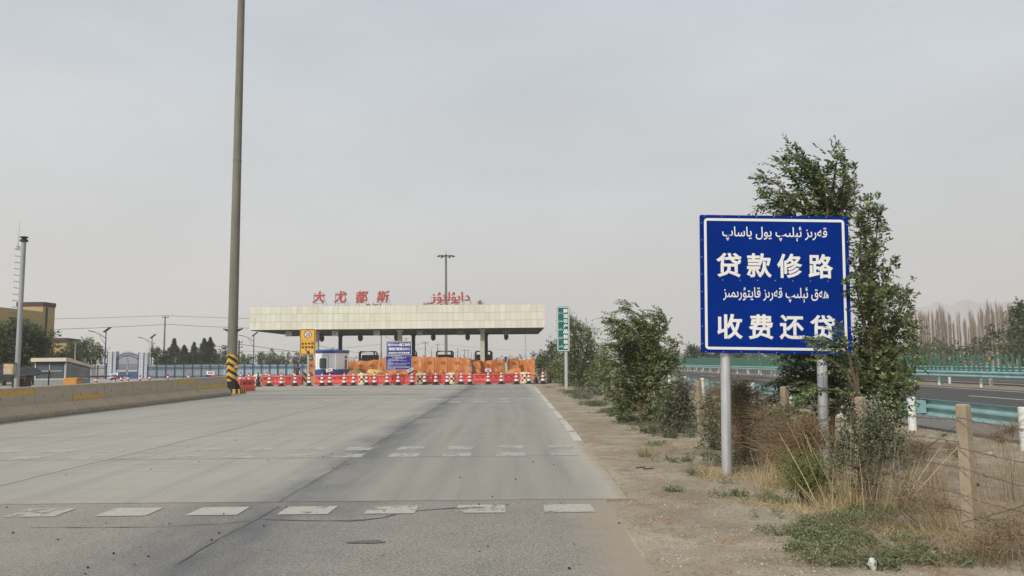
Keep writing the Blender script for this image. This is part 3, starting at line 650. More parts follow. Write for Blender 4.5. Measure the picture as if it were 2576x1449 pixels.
# shade net and what stands under it
NY = 36.0
t = thing('shade_net', 'black shade net sagging over clutter at the left picture edge', 'shade net', (PX(0, 940, NY).x, NY, 0))
b = MB(); pts = []
for j in range(7):
    for i in range(13):
        u, v = i / 12, j / 6; x = -2.6 + 3.3 * u; y = v * 3; top_ = ZA(0, 914, NY) - .25 * u - .35 * (u > .8) * (u - .8) * 5
        pts.append((x, y, top_ - .12 * math.sin(math.pi * u) - .45 * (1 - v) ** 2 * .8 - .1 * math.sin(u * 17)))
b.add(pts, [(j * 13 + i, j * 13 + i + 1, (j + 1) * 13 + i + 1, (j + 1) * 13 + i) for j in range(6) for i in range(12)]); ob = b.build('net', M('black_net', S(58, 58, 62, .7), .95, .25, 6), t, smooth=True)
sm = ob.modifiers.new('thickness', 'SOLIDIFY'); sm.thickness = .02
b = MB()
for x in (-2.4, -.9, .6):
    for y in (.2, 2.8): b.tube([(x, y, 0), (x, y, 1.55 - .2 * (x > .5))], .03, 6)
b.build('net_post', m_dark, t)
t = thing('wooden_cabinet', 'dark brown wooden cabinet standing beneath the black shade net', 'cabinet', (PX(26, 960, NY).x, NY + .6, 0))
b = MB(); b.box((0, .25, .62), (.62, .45, .9)); b.box((0, .25, 1.1), (.72, .52, .06)); b.build('cabinet_body', M('brown_stain', S(84, 62, 52, .7), .8, .25, 5), t, bevel=.01)
b = MB()
for x in (-.26, .26):
    for y in (.06, .44): b.box((x, y, .085), (.05, .05, .17))
b.build('cabinet_leg', m_dark, t)
t = thing('plastic_chair', 'pale slatted chair standing beneath the black shade net', 'chair', (PX(8, 960, NY).x, NY + .5, 0))
b = MB(); b.box((0, .2, .46), (.44, .42, .04)); b.build('seat', m_dwhite, t)
b = MB()
for x in (-.17, -.06, .06, .17): b.box((x, .42, .72), (.06, .025, .5))
b.box((0, .42, .98), (.46, .03, .07)); b.build('backrest', m_dwhite, t)
for x in (-.19, .19):
    for y in (.02, .4): b = MB(); b.box((x, y, .22), (.04, .04, .44)); b.build('leg', m_dwhite, t)

# ================================================================== BEIGE BUILDINGS (left)
def brickish(name, a, bcol):
    g = G(name); P, X, Y, Z = g.pos(True); br = g.N.new('ShaderNodeTexBrick'); br.inputs['Scale'].default_value = 1.0; br.inputs['Brick Width'].default_value = .5; br.inputs['Row Height'].default_value = .16; br.inputs['Mortar Size'].default_value = .012
    br.inputs['Color1'].default_value = (*a, 1); br.inputs['Color2'].default_value = (*bcol, 1); br.inputs['Mortar'].default_value = (*(x * .8 for x in a), 1)
    cb = g.N.new('ShaderNodeCombineXYZ'); g.L.new(g.math('ADD', X, Y), cb.inputs[0]); g.L.new(Z, cb.inputs[1]); g.L.new(cb.outputs[0], br.inputs['Vector'])
    n = g.noise(P, .5, 5, .6); return g.done(g.mix(g.ramp(n, .3, .7, 0, .3), br.outputs[0], tuple(x * .75 for x in a)), .9, .15)
m_wall = brickish('yellow_brick', S(186, 162, 118, .8), S(196, 172, 128, .8)); m_parap = M('dark_brown_tile', S(74, 54, 50, .75), .7, .15, 2)
m_groove = M('dark_brown_band', S(80, 62, 48, .7), .9, .1, 2)  # flat dark brown of the facade bands and the downpipe
BY = 100.0
xl, xr = XA(39, BY, 850), XA(105, BY, 850); ztop = ZA(105, 762, BY); Wd = xr - xl; dp = 2.6
t = thing('office_building', 'yellow-beige brick building with dark brown parapet, at the far left', 'building', (xr, BY, 0))
b = MB(); b.box((-Wd / 2, dp / 2, ztop / 2), (Wd, dp, ztop)); b.build('tower_wall', m_wall, t)
b = MB(); b.box((-Wd / 2, dp / 2, ztop - .15), (Wd + .16, dp + .16, .56)); b.build('parapet', m_parap, t)
b = MB(); b.box((.05, dp * .28, ztop / 2 - .25), (.12, .3, ztop - .6)); b.build('downpipe', m_groove, t)
wz = ZA(104, 784, BY)
b = MB(); b.box((-8.02, -25.02, wz / 2), (16, 50, wz)); b.build('wing_wall', m_wall, t)
for (zz, hh) in ((wz - 2.1, .16), (wz - 3.4, .16), (wz - 4.6, .22)):
    b = MB(); b.box((0, -25.6, zz), (.1, 49, hh)); b.build('facade_groove', m_groove, t)
for k in range(5):
    b = MB(); b.box((0, -6 - k * 9, wz - 6.2), (.14, 4.6, 2.2)); wnd = b.build('window', m_white, t)
    b = MB(); b.box((.05, -6 - k * 9, wz - 6.2), (.1, 4.3, 1.95)); b.build('pane', m_glass, wnd)
# low brown-roofed block
LY = 112.0; lx0, lx1 = XA(126, LY, 880), XA(166, LY, 880); lx2 = XA(184, LY + 8, 880); lz = ZA(140, 852, LY)
t = thing('low_outbuilding', 'low tan building with dark brown roof edge, right of the large one', 'building', (lx0, LY, 0))
b = MB(); w3 = lx1 - lx0; d3 = lx2 - lx1
b.add([(0, 0, 0), (w3, 0, 0), (w3 + d3, 8, 0), (0, 8, 0), (0, 0, lz), (w3, 0, lz), (w3 + d3, 8, lz), (0, 8, lz)], [(0, 1, 5, 4), (1, 2, 6, 5), (2, 3, 7, 6), (3, 0, 4, 7), (4, 5, 6, 7)]); b.build('wall', m_wall, t)
b = MB(); b.add([(-.1, -.1, lz - .55), (w3 + .1, -.1, lz - .55), (w3 + d3 + .1, 8, lz - .55), (0, 8, lz - .55), (-.1, -.1, lz + .1), (w3 + .1, -.1, lz + .1), (w3 + d3 + .1, 8, lz + .1), (0, 8, lz + .1)], [(0, 1, 5, 4), (1, 2, 6, 5), (2, 3, 7, 6), (3, 0, 4, 7), (4, 5, 6, 7), (3, 2, 1, 0)]); b.build('roof', m_parap, t)
b = MB(); b.box((w3 * .45, -.04, lz - 1.1), (w3 * .5, .1, .12)); b.build('facade_groove', m_groove, t)

# ================================================================== BLUE FENCE AND GATE
FY = 85.0
m_sheet = M('pale_blue_sheet', S(168, 188, 196, .85), .5, .16, 2.5, stretch=(3, 1, .4))
m_silver = M('silver_panel', S(176, 180, 186, .85), .4, .1, 3)
def fence_run(name, label, px0, px1, pyt, kind, npost, Y0=FY, Y1=FY):
    a = PX(px0, 940, Y0); c_ = PX(px1, 940, Y1); L = (Vector((c_.x, c_.y, 0)) - Vector((a.x, a.y, 0))).length; rz = math.atan2(c_.y - a.y, c_.x - a.x)
    h = max(1.45, ZA((px0 + px1) / 2, pyt, (Y0 + Y1) / 2))
    t = thing(name, label, 'fence', (a.x, a.y, 0), rz)
    if kind == 'sheet':
        b = MB(); n = int(L / .12); vs = []
        for i in range(n + 1):
            x = L * i / n; y = .05 + .03 * (i % 2); vs += [(x, y, .03), (x, y, h - .06)]
        b.add(vs, [(2 * i, 2 * i + 2, 2 * i + 3, 2 * i + 1) for i in range(n)]); b.build('sheet_cladding', m_sheet, t)
    pitch = .115 if kind != 'wide' else .27
    b = MB(); n = int(L / pitch)
    for i in range(n):
        x = (i + .5) * pitch; ww = .045 if kind != 'wide' else .11
        if kind == 'sheet' and x > L * .42: break
        b.box((x, 0, h / 2 + .04), (ww, .02, h - .08)); b.add([(x - ww / 2, -.01, h), (x + ww / 2, -.01, h), (x, 0, h + .09)], [(0, 1, 2)])
    b.build('pickets', m_silver if kind != 'wide' else m_white, t)
    for z in (h - .22, h - .4, .22):
        b = MB(); b.box((L / 2, -.04, z), (L, .05, .055)); b.build('rail', m_navy, t)
    pb_ = MB(); pb_.box((0, 0, h / 2 + .03), (.09, .09, h + .06)); p0 = pb_.build('post', m_navy, t)
    for i in range(1, npost):
        q = p0.copy(); COL.objects.link(q); q.parent = t; q.location = (L * i / (npost - 1), 0, 0)
    return t
fence_run('picket_fence', 'silver picket fence with navy rails, left of the blue gate', 186, 266, 918, 'picket', 5)
fence_run('picket_fence', 'white wide-slat fence with navy rails, right of the small kiosk', 141, 165, 914, 'wide', 2)
fence_run('picket_fence', 'white slat fence behind the shade net and the slim steel mast', 0, 84, 922, 'wide', 4)
fence_run('sheet_fence', 'long navy-railed fence clad in pale blue sheets, right of the gate', 371, 800, 917, 'sheet', 21, FY, 91)
pp = PX(175, 940, FY); t = thing('fence_pillar', 'white tiled fence pillar with grey-blue stripes, left of the picket fence', 'pillar', (pp.x, FY, 0)); hz_ = ZA(175, 911, FY)
b = MB(); b.box((0, 0, hz_ / 2), (.62, .5, hz_)); b.build('pillar_body', m_white, t, bevel=.01); b = MB(); b.box((0, -.255, hz_ / 2), (.09, .02, hz_)); b.box((.42, .1, hz_ / 2), (.2, .4, hz_ * .98)); b.build('pillar_trim', m_grey, t)
def pier(px0, px1, pyt, label):
    a, c_ = XA(px0, FY), XA(px1, FY); h = ZA((px0 + px1) / 2, pyt, FY); w_ = c_ - a
    t = thing('gate_pier', label, 'gate pier', ((a + c_) / 2, FY, 0), group='silver piers of the blue gate')
    b = MB(); b.box((0, .3, h / 2), (w_, .7, h)); b.build('pier_body', m_silver, t, bevel=.02)
    b = MB()
    for x in (-w_ / 2 + .05, w_ * .13): b.box((x, -.06, h / 2), (.09, .03, h * .995))
    b.build('pier_edge', m_navy, t)
    b = MB()
    for x in (-w_ * .33, -w_ * .08):
        for i in range(int(h / .17)): b.box((x, -.06, .1 + i * .17), (.12, .03, .09))
    b.build('pier_studs', m_white, t)
pier(268, 291, 884, 'silver gate pier with white studs, left of the arched blue gate'); pier(346.5, 370, 886.5, 'silver gate pier with white studs, right of the arched blue gate')
ga, gc_ = XA(291, FY), XA(346.5, FY); gw = gc_ - ga; gh0 = ZA(318, 900, FY); gh1 = ZA(318, 888, FY)
t = thing('entrance_gate', 'arched navy double gate with bars and spikes between two silver piers', 'gate', (ga, FY + .1, 0))
archz = lambda x: gh0 + (gh1 - gh0) * math.sin(math.pi * min(1, max(0, x / gw))) ** .8
for s_ in (0, 1):
    b = MB(); x0, x1 = (.02, gw / 2 - .03) if s_ == 0 else (gw / 2 + .03, gw - .02)
    n = 11
    for i in range(n + 1):
        x = x0 + (x1 - x0) * i / n; b.box((x, 0, (archz(x) + .8) / 2), (.035, .035, archz(x) - .8))
        b.box((x, 0, archz(x) + .1), (.02, .02, .2))
    for dz in (0, -.3):
        pts = [(x0 + (x1 - x0) * i / 10, 0, archz(x0 + (x1 - x0) * i / 10) + dz) for i in range(11)]; b.tube(pts, .05, 6)
    b.box(((x0 + x1) / 2, 0, 1.55), (x1 - x0, .06, .06)); lf = b.build('gate_leaf', m_navy, t)
    b = MB(); b.box(((x0 + x1) / 2, .01, .42), (x1 - x0, .03, .78)); b.build('lower_sheet', M('navy_sheet', S(72, 96, 140, .75), .5, .15, 2), lf)
    b = MB(); b.box(((x0 + x1) / 2, 0, .88), (x1 - x0, .07, .2)); b.box((x1 if s_ == 0 else x0, 0, 1.1), (.1, .07, 2.2)); b.build('leaf_frame', m_silver, lf)

# ================================================================== STREET LAMPS, UTILITY POLES, WIRES
def solar_lamp(px, pyt, Y, label, group='solar street lamps behind the blue fence'):
    bx = PX(px, 930, Y); h = ZA(px, pyt, Y)
    t = thing('solar_street_lamp', label, 'street lamp', (bx.x, Y, 0), group=group)
    b = MB(); b.lathe([(.09, 0), (.055, h)], 10); b.build('pole', m_navy, t, smooth=True)
    b = MB(); b.box((.12, 0, h + .12), (.95, .6, .05), ry=R(-38)); b.build('solar_panel', m_dark, t)
    b = MB(); b.tube([(0, 0, h - .9), (-.5, 0, h - .55), (-1.1, 0, h - .25), (-1.45, 0, h - .12)], .04, 6); b.tube([(0, 0, h - 1.7), (-.35, 0, h - 1.2), (-.8, 0, h - .42)], .022, 5); b.build('arm', m_navy, t)
    b = MB(); b.box((-1.75, 0, h - .06), (.75, .26, .09), ry=R(12)); b.build('lamp_head', m_dark, t, bevel=.03)
solar_lamp(263, 832, 92, 'navy solar street lamp left of the gate, tallest of the lamps'); solar_lamp(380, 848, 113, 'navy solar street lamp right of the gate, before the utility pole'); solar_lamp(637, 843, 108, 'navy solar street lamp just right of the chevron mast')
def upole(name, px, pyt, Y, r, label, arms=0, mat=None, cat='utility pole', group=None, arm_w=1.6):
    bx = PX(px, 930, Y); h = ZA(px, pyt, Y); t = thing(name, label, cat, (bx.x, Y, 0), group=group)
    b = MB(); b.lathe([(r, 0), (r * .62, h)], 10); b.build('pole', mat or m_oldconc, t, smooth=True)
    if arms:
        b = MB()
        for k in range(arms):
            z = h - .35 - k * .75; b.box((0, 0, z), (arm_w, .1, .1))
            for x in (-arm_w * .45, arm_w * .45, 0): b.box((x, 0, z + .16), (.07, .07, .22))
        b.build('cross_arm', m_dark, t)
    return Vector((bx.x, Y, h))
gp = 'utility poles beyond the toll plaza'
A1 = upole('utility_pole', 411, 794, 140, .2, 'grey concrete utility pole behind the blue fence, tallest on the left', 1, arm_w=1.2)
A2 = upole('utility_pole', 600, 856, 120, .17, 'dark utility pole with stacked insulators, right of the chevron mast', 4, m_dark, arm_w=1.1)
B = [upole('utility_pole', 958.6, 838, 140, .15, 'utility pole left of the blue notice, under the canopy edge', 0, group=gp), upole('utility_pole', 1021, 850, 260, .2, 'distant utility pole just right of the small blue notice top', 1, group=gp),
     upole('utility_pole', 1069.6, 859.5, 200, .16, 'utility pole carrying wires, right of a dark canopy column', 1, group=gp), upole('utility_pole', 1101, 865, 290, .2, 'utility pole above the tall striped booth frame', 1, group=gp),
     upole('utility_pole', 1151.6, 875, 240, .17, 'plain utility pole right of the striped booth frame', 0, group=gp), upole('utility_pole', 1168.8, 879, 330, .2, 'distant utility pole with wide cross arm, left one of two', 1, group=gp, arm_w=3.2), upole('utility_pole', 1177.7, 880, 390, .22, 'distant utility pole with wide cross arm, right one of two', 1, group=gp, arm_w=3.2), upole('utility_pole', 1186, 886, 420, .22, 'thin distant pole, second left of the right canopy column', 0, group=gp), upole('utility_pole', 1193, 890, 460, .22, 'thin distant pole nearest the right canopy column', 0, group=gp), upole('utility_pole', 1085.5, 880, 210, .13, 'short thin pole left of the tall lamp mast foot', 0, group=gp)]
upole('lattice_mast', 1322.6, 832, 130, .13, 'thin grey mast beyond the right end of the canopy', 0, m_galv, 'mast')
def wire(label, pts, sag, r=.02):
    b = MB(); 
    for a, c_ in zip(pts[:-1], pts[1:]):
        a = Vector(a); c_ = Vector(c_); q = [a.lerp(c_, i / 12) - Vector((0, 0, sag * 4 * (i / 12) * (1 - i / 12))) for i in range(13)]; b.tube(q, r, 4, cap=False)
    tag(b.build('power_line', m_dark, fix=False), label, 'power line')
zt_ = A1.z
wire('upper power line from the left pole across to the chevron mast side', [(A1.x - 70, 128, zt_ - .3), (A1.x, 140, zt_), (A1.x + 62, 152, zt_ - .1)], .7, .03)
wire('lower power line strung on the cross arm of the tallest left pole', [(A1.x - 70, 128, zt_ - 2.3), (A1.x + .4, 140, zt_ - 1.6), (A1.x + 62, 152, zt_ - 1.9)], .9, .035)
wire('dark sagging cable running right from the insulator pole behind the fence', [(A2.x - 45, 112, A2.z - 2.5), (A2.x, 120, A2.z - .6), (A2.x + 48, 135, A2.z - 4.5)], 1.0, .035)
wire('sagging wires seen under the canopy between distant poles', [B[0], B[2], B[3], (B[3].x + 60, 500, 9)], 1.5, .03)
wire('second wires under the canopy, running to the far horizon', [B[0] - Vector((12, 0, 2)), B[2] - Vector((0, 0, 1.6)), B[3] - Vector((0, 0, 1.6)), B[5], B[6]], 1.6, .03)
wire('faint wires behind the construction notice, rising to the right', [(B[0].x - 40, 180, 4.5), (B[0].x, 140, B[0].z - 2)], .6, .025)
# ================================================================== TOLL CANOPY
TY = 95.0; cxl, cxr = XA(628, TY, 800), XA(1370, TY, 800); cw = cxr - cxl
cz0 = (ZA(628, 831, TY) + ZA(1370, 823.5, TY)) / 2; cz1 = (ZA(628, 771, TY) + ZA(1370, 764.5, TY)) / 2
g = G('cream_fascia_panels'); P, X, Y, Z = g.pos(True)
u = g.math('DIVIDE', g.math('ADD', X, Y), .645); v = g.math('DIVIDE', Z, (cz1 - cz0) / 3)
fu = g.math('ABSOLUTE', g.math('SUBTRACT', g.math('FRACT', u), .5)); fv = g.math('ABSOLUTE', g.math('SUBTRACT', g.math('FRACT', v), .5))
ln = g.math('MAXIMUM', g.ramp(fu, .465, .49, 0, .55), g.ramp(fv, .474, .49, 0, 1.0))
cb = g.N.new('ShaderNodeCombineXYZ'); g.L.new(g.math('FLOOR', u), cb.inputs[0]); g.L.new(g.math('FLOOR', v), cb.inputs[1])
wnz = g.N.new('ShaderNodeTexWhiteNoise'); wnz.noise_dimensions = '2D'; g.L.new(cb.outputs[0], wnz.inputs['Vector'])
n = g.noise(P, .8, 5, .6); dr = g.noise(P, 2.2, 4, .6, stretch=(1, 1, .12))
c = g.mix(wnz.outputs[0], S(212, 208, 188, .84), S(228, 225, 207, .84)); c = g.mix(g.ramp(n, .35, .7, 0, .5), c, S(222, 222, 208, .84)); c = g.mix(g.ramp(dr, .54, .72, 0, .5), c, S(190, 183, 160, .84))
c = g.mix(ln, c, S(150, 143, 122, .8)); g.bump(g.math('ADD', n, g.math('MULTIPLY', wnz.outputs[0], .8)), .16, .3); m_fas = g.done(c, .55, .3)
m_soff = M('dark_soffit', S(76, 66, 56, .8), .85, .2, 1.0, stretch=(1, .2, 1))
t = thing('toll_canopy', 'wide toll plaza canopy with cream panelled fascia on six columns', 'toll canopy', (cxl, TY, 0))
fh = cz1 - cz0
b = MB(); b.box((cw / 2, 8, fh / 2), (cw, 16, fh)); fo = b.build('fascia', m_fas, t); fo.location = (0, 0, cz0)
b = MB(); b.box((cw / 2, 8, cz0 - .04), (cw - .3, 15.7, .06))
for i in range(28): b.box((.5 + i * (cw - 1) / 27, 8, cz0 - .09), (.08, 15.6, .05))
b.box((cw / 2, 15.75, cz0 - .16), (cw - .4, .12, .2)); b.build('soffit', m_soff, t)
b = MB(); b.box((cw * .55, 6, cz1 + .03), (cw * .88, 9, .05)); b.build('roof_deck', m_grey, t)
for (px, Y, m, wd) in ((796, 97, 'l', .56), (1006, 97, 'l', .52), (1214, 97, 'l', .54), (856, 110.4, 'd', .56), (1040, 110.4, 'd', .54), (1222.5, 110.4, 'd', .56)):
    x = XA(px, Y, 880) - cxl; b = MB()
    if m == 'l':
        b.box((x, Y - TY, cz0 / 2), (wd, wd, cz0))
        cl = b.build('column', M('column_tile', S(186, 182, 168, .82), .6, .12, 1.2), t, bevel=.02); b = MB()
        b.box((x, Y - TY, cz0 - .12), (wd + .2, wd + .2, .24)); b.build('capital', m_dwhite, cl)
    else:
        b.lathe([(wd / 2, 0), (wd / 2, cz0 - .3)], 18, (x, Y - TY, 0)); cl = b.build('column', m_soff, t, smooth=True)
        b = MB(); b.lathe([(wd / 2 + .1, cz0 - .4), (wd / 2 + .1, cz0 - .05)], 12, (x, Y - TY, 0)); b.build('capital', m_dark, cl)
# lane signals with a white cross, and black lamp boxes
first = None
sl_ = ['leftmost white lane signal box with crossed front, under the canopy', 'second white lane signal box from the left, under the canopy', 'third white lane signal box from the left, under the canopy', 'fourth lane signal box from the left, greyer, above blue notice', 'fifth lane signal box from the left, dark with a lit window', 'rightmost lane signal box under the canopy, near the right column']
for i, px in enumerate((726, 843, 947.5, 1056.5, 1158, 1272.5)):
    x = XA(px, 96.2, 835); t = thing('lane_signal', sl_[i], 'lane signal', (x, 96.2, cz0 - .1), group='lane signal boxes under the canopy')
    b = MB(); b.box((0, 0, -.36), (.7, .3, .66)); b.build('signal_case', m_white if i < 3 else m_grey, t, bevel=.02)
    b = MB(); b.box((0, -.165, -.36), (.58, .03, .54)); b.build('signal_face', m_dwhite if i < 3 else m_soff, t)
    b = MB()
    if i < 4:
        for s_ in (-1, 1): b.box((0, -.19, -.36), (.74, .02, .045), ry=s_ * R(42))
    else: b.box((.02, -.19, -.36), (.1, .02, .16))
    b.build('signal_cross', m_dark if i < 3 else m_galv, t)
    b = MB(); b.box((-.2, 0, -.02), (.05, .05, .1)); b.box((.2, 0, -.02), (.05, .05, .1)); b.build('hanger', m_dark, t)
bl_ = ['black lamp box under canopy, above the blue and white cabin', 'second hanging black lamp box, right of the cabin roof', 'black lamp box beside the column above the blue notice', 'black lamp box hanging left of the tall lamp mast foot', 'black lamp box left of the rightmost light column', 'black lamp box nearest the right end of the canopy']
for i, px in enumerate((809.5, 906.6, 997.5, 1090, 1176.5, 1273.5)):
    x = XA(px, 107, 850); t = thing('hanging_lamp', bl_[i], 'lamp', (x, 107, cz0 - .1), group='black lamp boxes under the canopy')
    b = MB(); b.box((0, 0, -.62), (.62, .5, .55)); b.build('lamp_case', m_dark, t, bevel=.03); b = MB(); b.box((0, 0, -.98), (.36, .3, .18)); b.build('lamp_glass', m_dark, t); b = MB(); b.box((0, 0, -.18), (.5, .3, .36)); b.build('bracket', m_dark, t)

# ---- red roof lettering
m_red = M('faded_red_lettering', S(180, 76, 66, .82), .6, .16, 3); m_redd = M('weathered_red_lettering', S(150, 96, 92, .8), .7, .25, 3)
def roof_char(ch, px, label, shape=None):
    y = TY + .5; x = XA(px, y, 750); t = thing('roof_letter', label, 'letter', (x, y, cz1), group='red characters on the canopy roof')
    b = MB(); put_text(b, ch, -.78, .74, .36, 1.86, -.1, bold=.034, shear=.14, depth=.16); b.build('character', m_red, t)
    b = MB()
    for s_ in (-1, 1):
        b.tube([(s_ * .62, .12, 0), (s_ * .62, .12, 1.62)], .022, 5); b.tube([(s_ * .62 + .3, .9, 0), (s_ * .62 + .02, .14, 1.1)], .02, 5)
    for z in (.36, .75, 1.15, 1.62): b.tube([(-.62, .12, z), (.62, .12, z)], .02, 5)
    b.build('support_frame', m_dark, t)
for ch, px, lb in (('大', 801.5, 'leftmost red character on canopy roof, two legs and one crossbar'), ('尤', 855.5, 'second red character on canopy roof, with a hooked foot'), ('都', 908.5, 'third red character on canopy roof, dense with many strokes'), ('斯', 962.5, 'fourth red character on canopy roof, nearest the small fragments')): roof_char(ch, px, lb)
y = TY + .5; x0, x1 = XA(1090, y, 750), XA(1182, y, 750)
t = thing('roof_lettering', 'red Uyghur word on a thin frame on canopy roof', 'lettering', (x0, y, cz1))
b = MB(); put_text(b, uy('دايۇلتۇز'), -.3, x1 - x0, .12, 1.62, -.1, bold=.03, depth=.16); b.build('word', m_red, t)
b = MB()
for z in (.62, 1.0): b.tube([(-.4, .12, z), (x1 - x0, .12, z)], .022, 5)
for i in range(6): b.tube([(i * (x1 - x0) / 5, .12, 0), (i * (x1 - x0) / 5, .12, 1.0)], .02, 5); b.tube([(i * (x1 - x0) / 5 + .3, .9, 0), (i * (x1 - x0) / 5, .14, .6)], .02, 5)
b.build('support_frame', m_dark, t)
fr_l = ['fallen weathered red letter piece left of the Uyghur roof word', 'flat weathered red letter piece below the middle of the Uyghur word', 'weathered red letter piece below the right of the Uyghur word', 'lone curled red letter piece on canopy roof, farthest right']
for i, (px, ch) in enumerate(((1076, 'سى'), (1117, 'ن'), (1146, 'ئ'), (1208, 'ۇ'))):
    x = XA(px, y, 760); t = thing('letter_fragment', fr_l[i], 'letter', (x, y - .1, cz1), group='weathered letter pieces on the canopy roof')
    b = MB(); put_text(b, uy(ch), -.5 if i < 2 else -.36, .5 if i < 2 else .3, -.04, (.42, .3, .46, .56)[i], 0, bold=.05, depth=.14); b.build('glyph', m_redd, t)
    b = MB()
    for s_ in (-1, 1): b.tube([(s_ * .52, .16, 0), (s_ * .52, .16, .32)], .018, 5)
    b.tube([(-.52, .16, .32), (.52, .16, .32)], .018, 5); b.build('support_frame', m_dark, t)
for i, px in enumerate((924, 929, 938.5, 943.5, 949, 957)):
    x = XA(px, y, 764); b = MB(); b.lathe([(.02, 0), (.1, .05), (.11, .16), (.06, .24), (.01, .26)], 10, (x, y - .05, cz1 - .01)) if i != 2 else b.box((x, y - .05, cz1 + .17), (.1, .12, .34))
    tag(b.build('letter_tip', m_redd), 'little round tip of a hidden red letter beside the fourth roof character' if i != 2 else 'short upright tip of a hidden red letter, among round ones', 'letter', 'tips of hidden red letters on the canopy roof')

# ---- toll booths with striped crash frames
g = G('crash_stripe_paint'); P, X, Y, Z = g.pos(True); st = g.math('GREATER_THAN', g.math('FRACT', g.math('DIVIDE', g.math('ADD', g.math('ADD', X, Z), g.math('MULTIPLY', Y, .5)), .42)), .52); n = g.noise(P, 5, 4, .6)
m_crash = g.done(g.mix(st, g.mix(n, S(150, 118, 46, .7), S(186, 152, 72, .75)), S(44, 38, 36, .7)), .6)
m_booth = M('dark_red_panel', S(92, 34, 32, .8), .6, .2, 2)
bo_l = ['toll booth inside dark crash frame, right of the blue and white cabin', 'toll booth mostly hidden behind the blue construction notice', 'toll booth with black and yellow frame, below the tall lamp mast', 'toll booth with striped frame behind the rightmost light column']
for i, px in enumerate((928, 1027, 1119.5, 1217)):
    Y = 105.0; x = XA(px, Y, 900); h = ZA(px, (884 if i else 885), Y); t = thing('toll_booth', bo_l[i], 'toll booth', (x, Y, 0), group='toll booths under the canopy')
    b = MB(); b.box((0, 1.2, (h - .42) / 2), (1.95, 2.2, h - .42)); bb = b.build('cabin', m_booth, t, bevel=.03)
    b = MB(); b.box((.35, .08, h * .52), (.8, .05, .7)); b.build('window', m_glass, bb)
    for (yy, s1) in ((-.15, 1.12), (-1.5, 1.0)):
        b = MB(); pts = [(-s1, yy, 0), (-s1, yy, h - .14), (-s1 + .13, yy, h), (s1 - .13, yy, h), (s1, yy, h - .14), (s1, yy, 0)]; b.tube(pts, .1, 8); b.tube([(-s1, yy, h - .95), (s1, yy, h - .95)], .08, 6); b.build('crash_frame', m_crash, t)
    b = MB(); b.box((0, .2, .1), (2.4, 5.5, .2)); b.build('island_kerb', m_conc, t, bevel=.03)

# ---- distant high mast lamp
HY = 170.0; hx = PX(1122, 900, HY).x; hh = ZA(1120, 641, HY)
t = thing('high_mast_lamp', 'tall mast lamp with a ring of floodlights, behind the toll canopy', 'mast lamp', (hx, HY, 0))
b = MB(); b.lathe([(.36, 0), (.22, hh)], 14); b.build('mast', m_oldconc, t, smooth=True)
b = MB(); n = 12
b.tube([(1.1 * math.cos(2 * math.pi * i / n), 1.1 * math.sin(2 * math.pi * i / n), hh - .3) for i in range(n + 1)], .06, 5)
for i in range(n): a = 2 * math.pi * i / n; b.tube([(0, 0, hh - .2), (1.75 * math.cos(a), 1.75 * math.sin(a), hh - .35 + .1 * (i % 2))], .05, 5)
b.build('lamp_ring', m_dark, t)
for i in range(n):
    a = 2 * math.pi * i / n + .13; b = MB(); b.box((1.75 * math.cos(a), 1.75 * math.sin(a), hh - .38 + .1 * (i % 2)), (.5, .3, .16), rz=a, ry=R(20)); b.build('floodlight', m_dark, t)
b = MB(); b.tube([(0, 0, hh - .3), (0, 0, hh + 1.5)], [.05, .015], 5); b.build('lightning_rod', m_dark, t)

# ================================================================== ORANGE TARPAULIN SCREENS
g = G('orange_tarpaulin'); P, X, Y, Z = g.pos(True); n = g.noise(P, 1.3, 5, .6); n2 = g.noise(P, 4.5, 4, .6)
c = g.mix(g.ramp(n, .3, .7), S(206, 128, 70, .92), S(222, 150, 94, .92)); c = g.mix(g.ramp(n2, .58, .75, 0, .4), c, S(192, 120, 70, .86)); g.bump(n2, .22, .04)
g.done(c, .5, .4); trn = g.N.new('ShaderNodeBsdfTranslucent'); g.L.new(c, trn.inputs['Color']); ms = g.N.new('ShaderNodeMixShader'); ms.inputs[0].default_value = .18
g.L.new(g.b.outputs[0], ms.inputs[1]); g.L.new(trn.outputs[0], ms.inputs[2]); g.L.new(ms.outputs[0], g.N['Material Output'].inputs['Surface']); m_tarp = g.m
m_ink = M('brown_print', S(96, 60, 36, .7), .8, .1, 5); m_seam = M('tarp_seam', S(140, 78, 40, .8), .8, .15, 5)
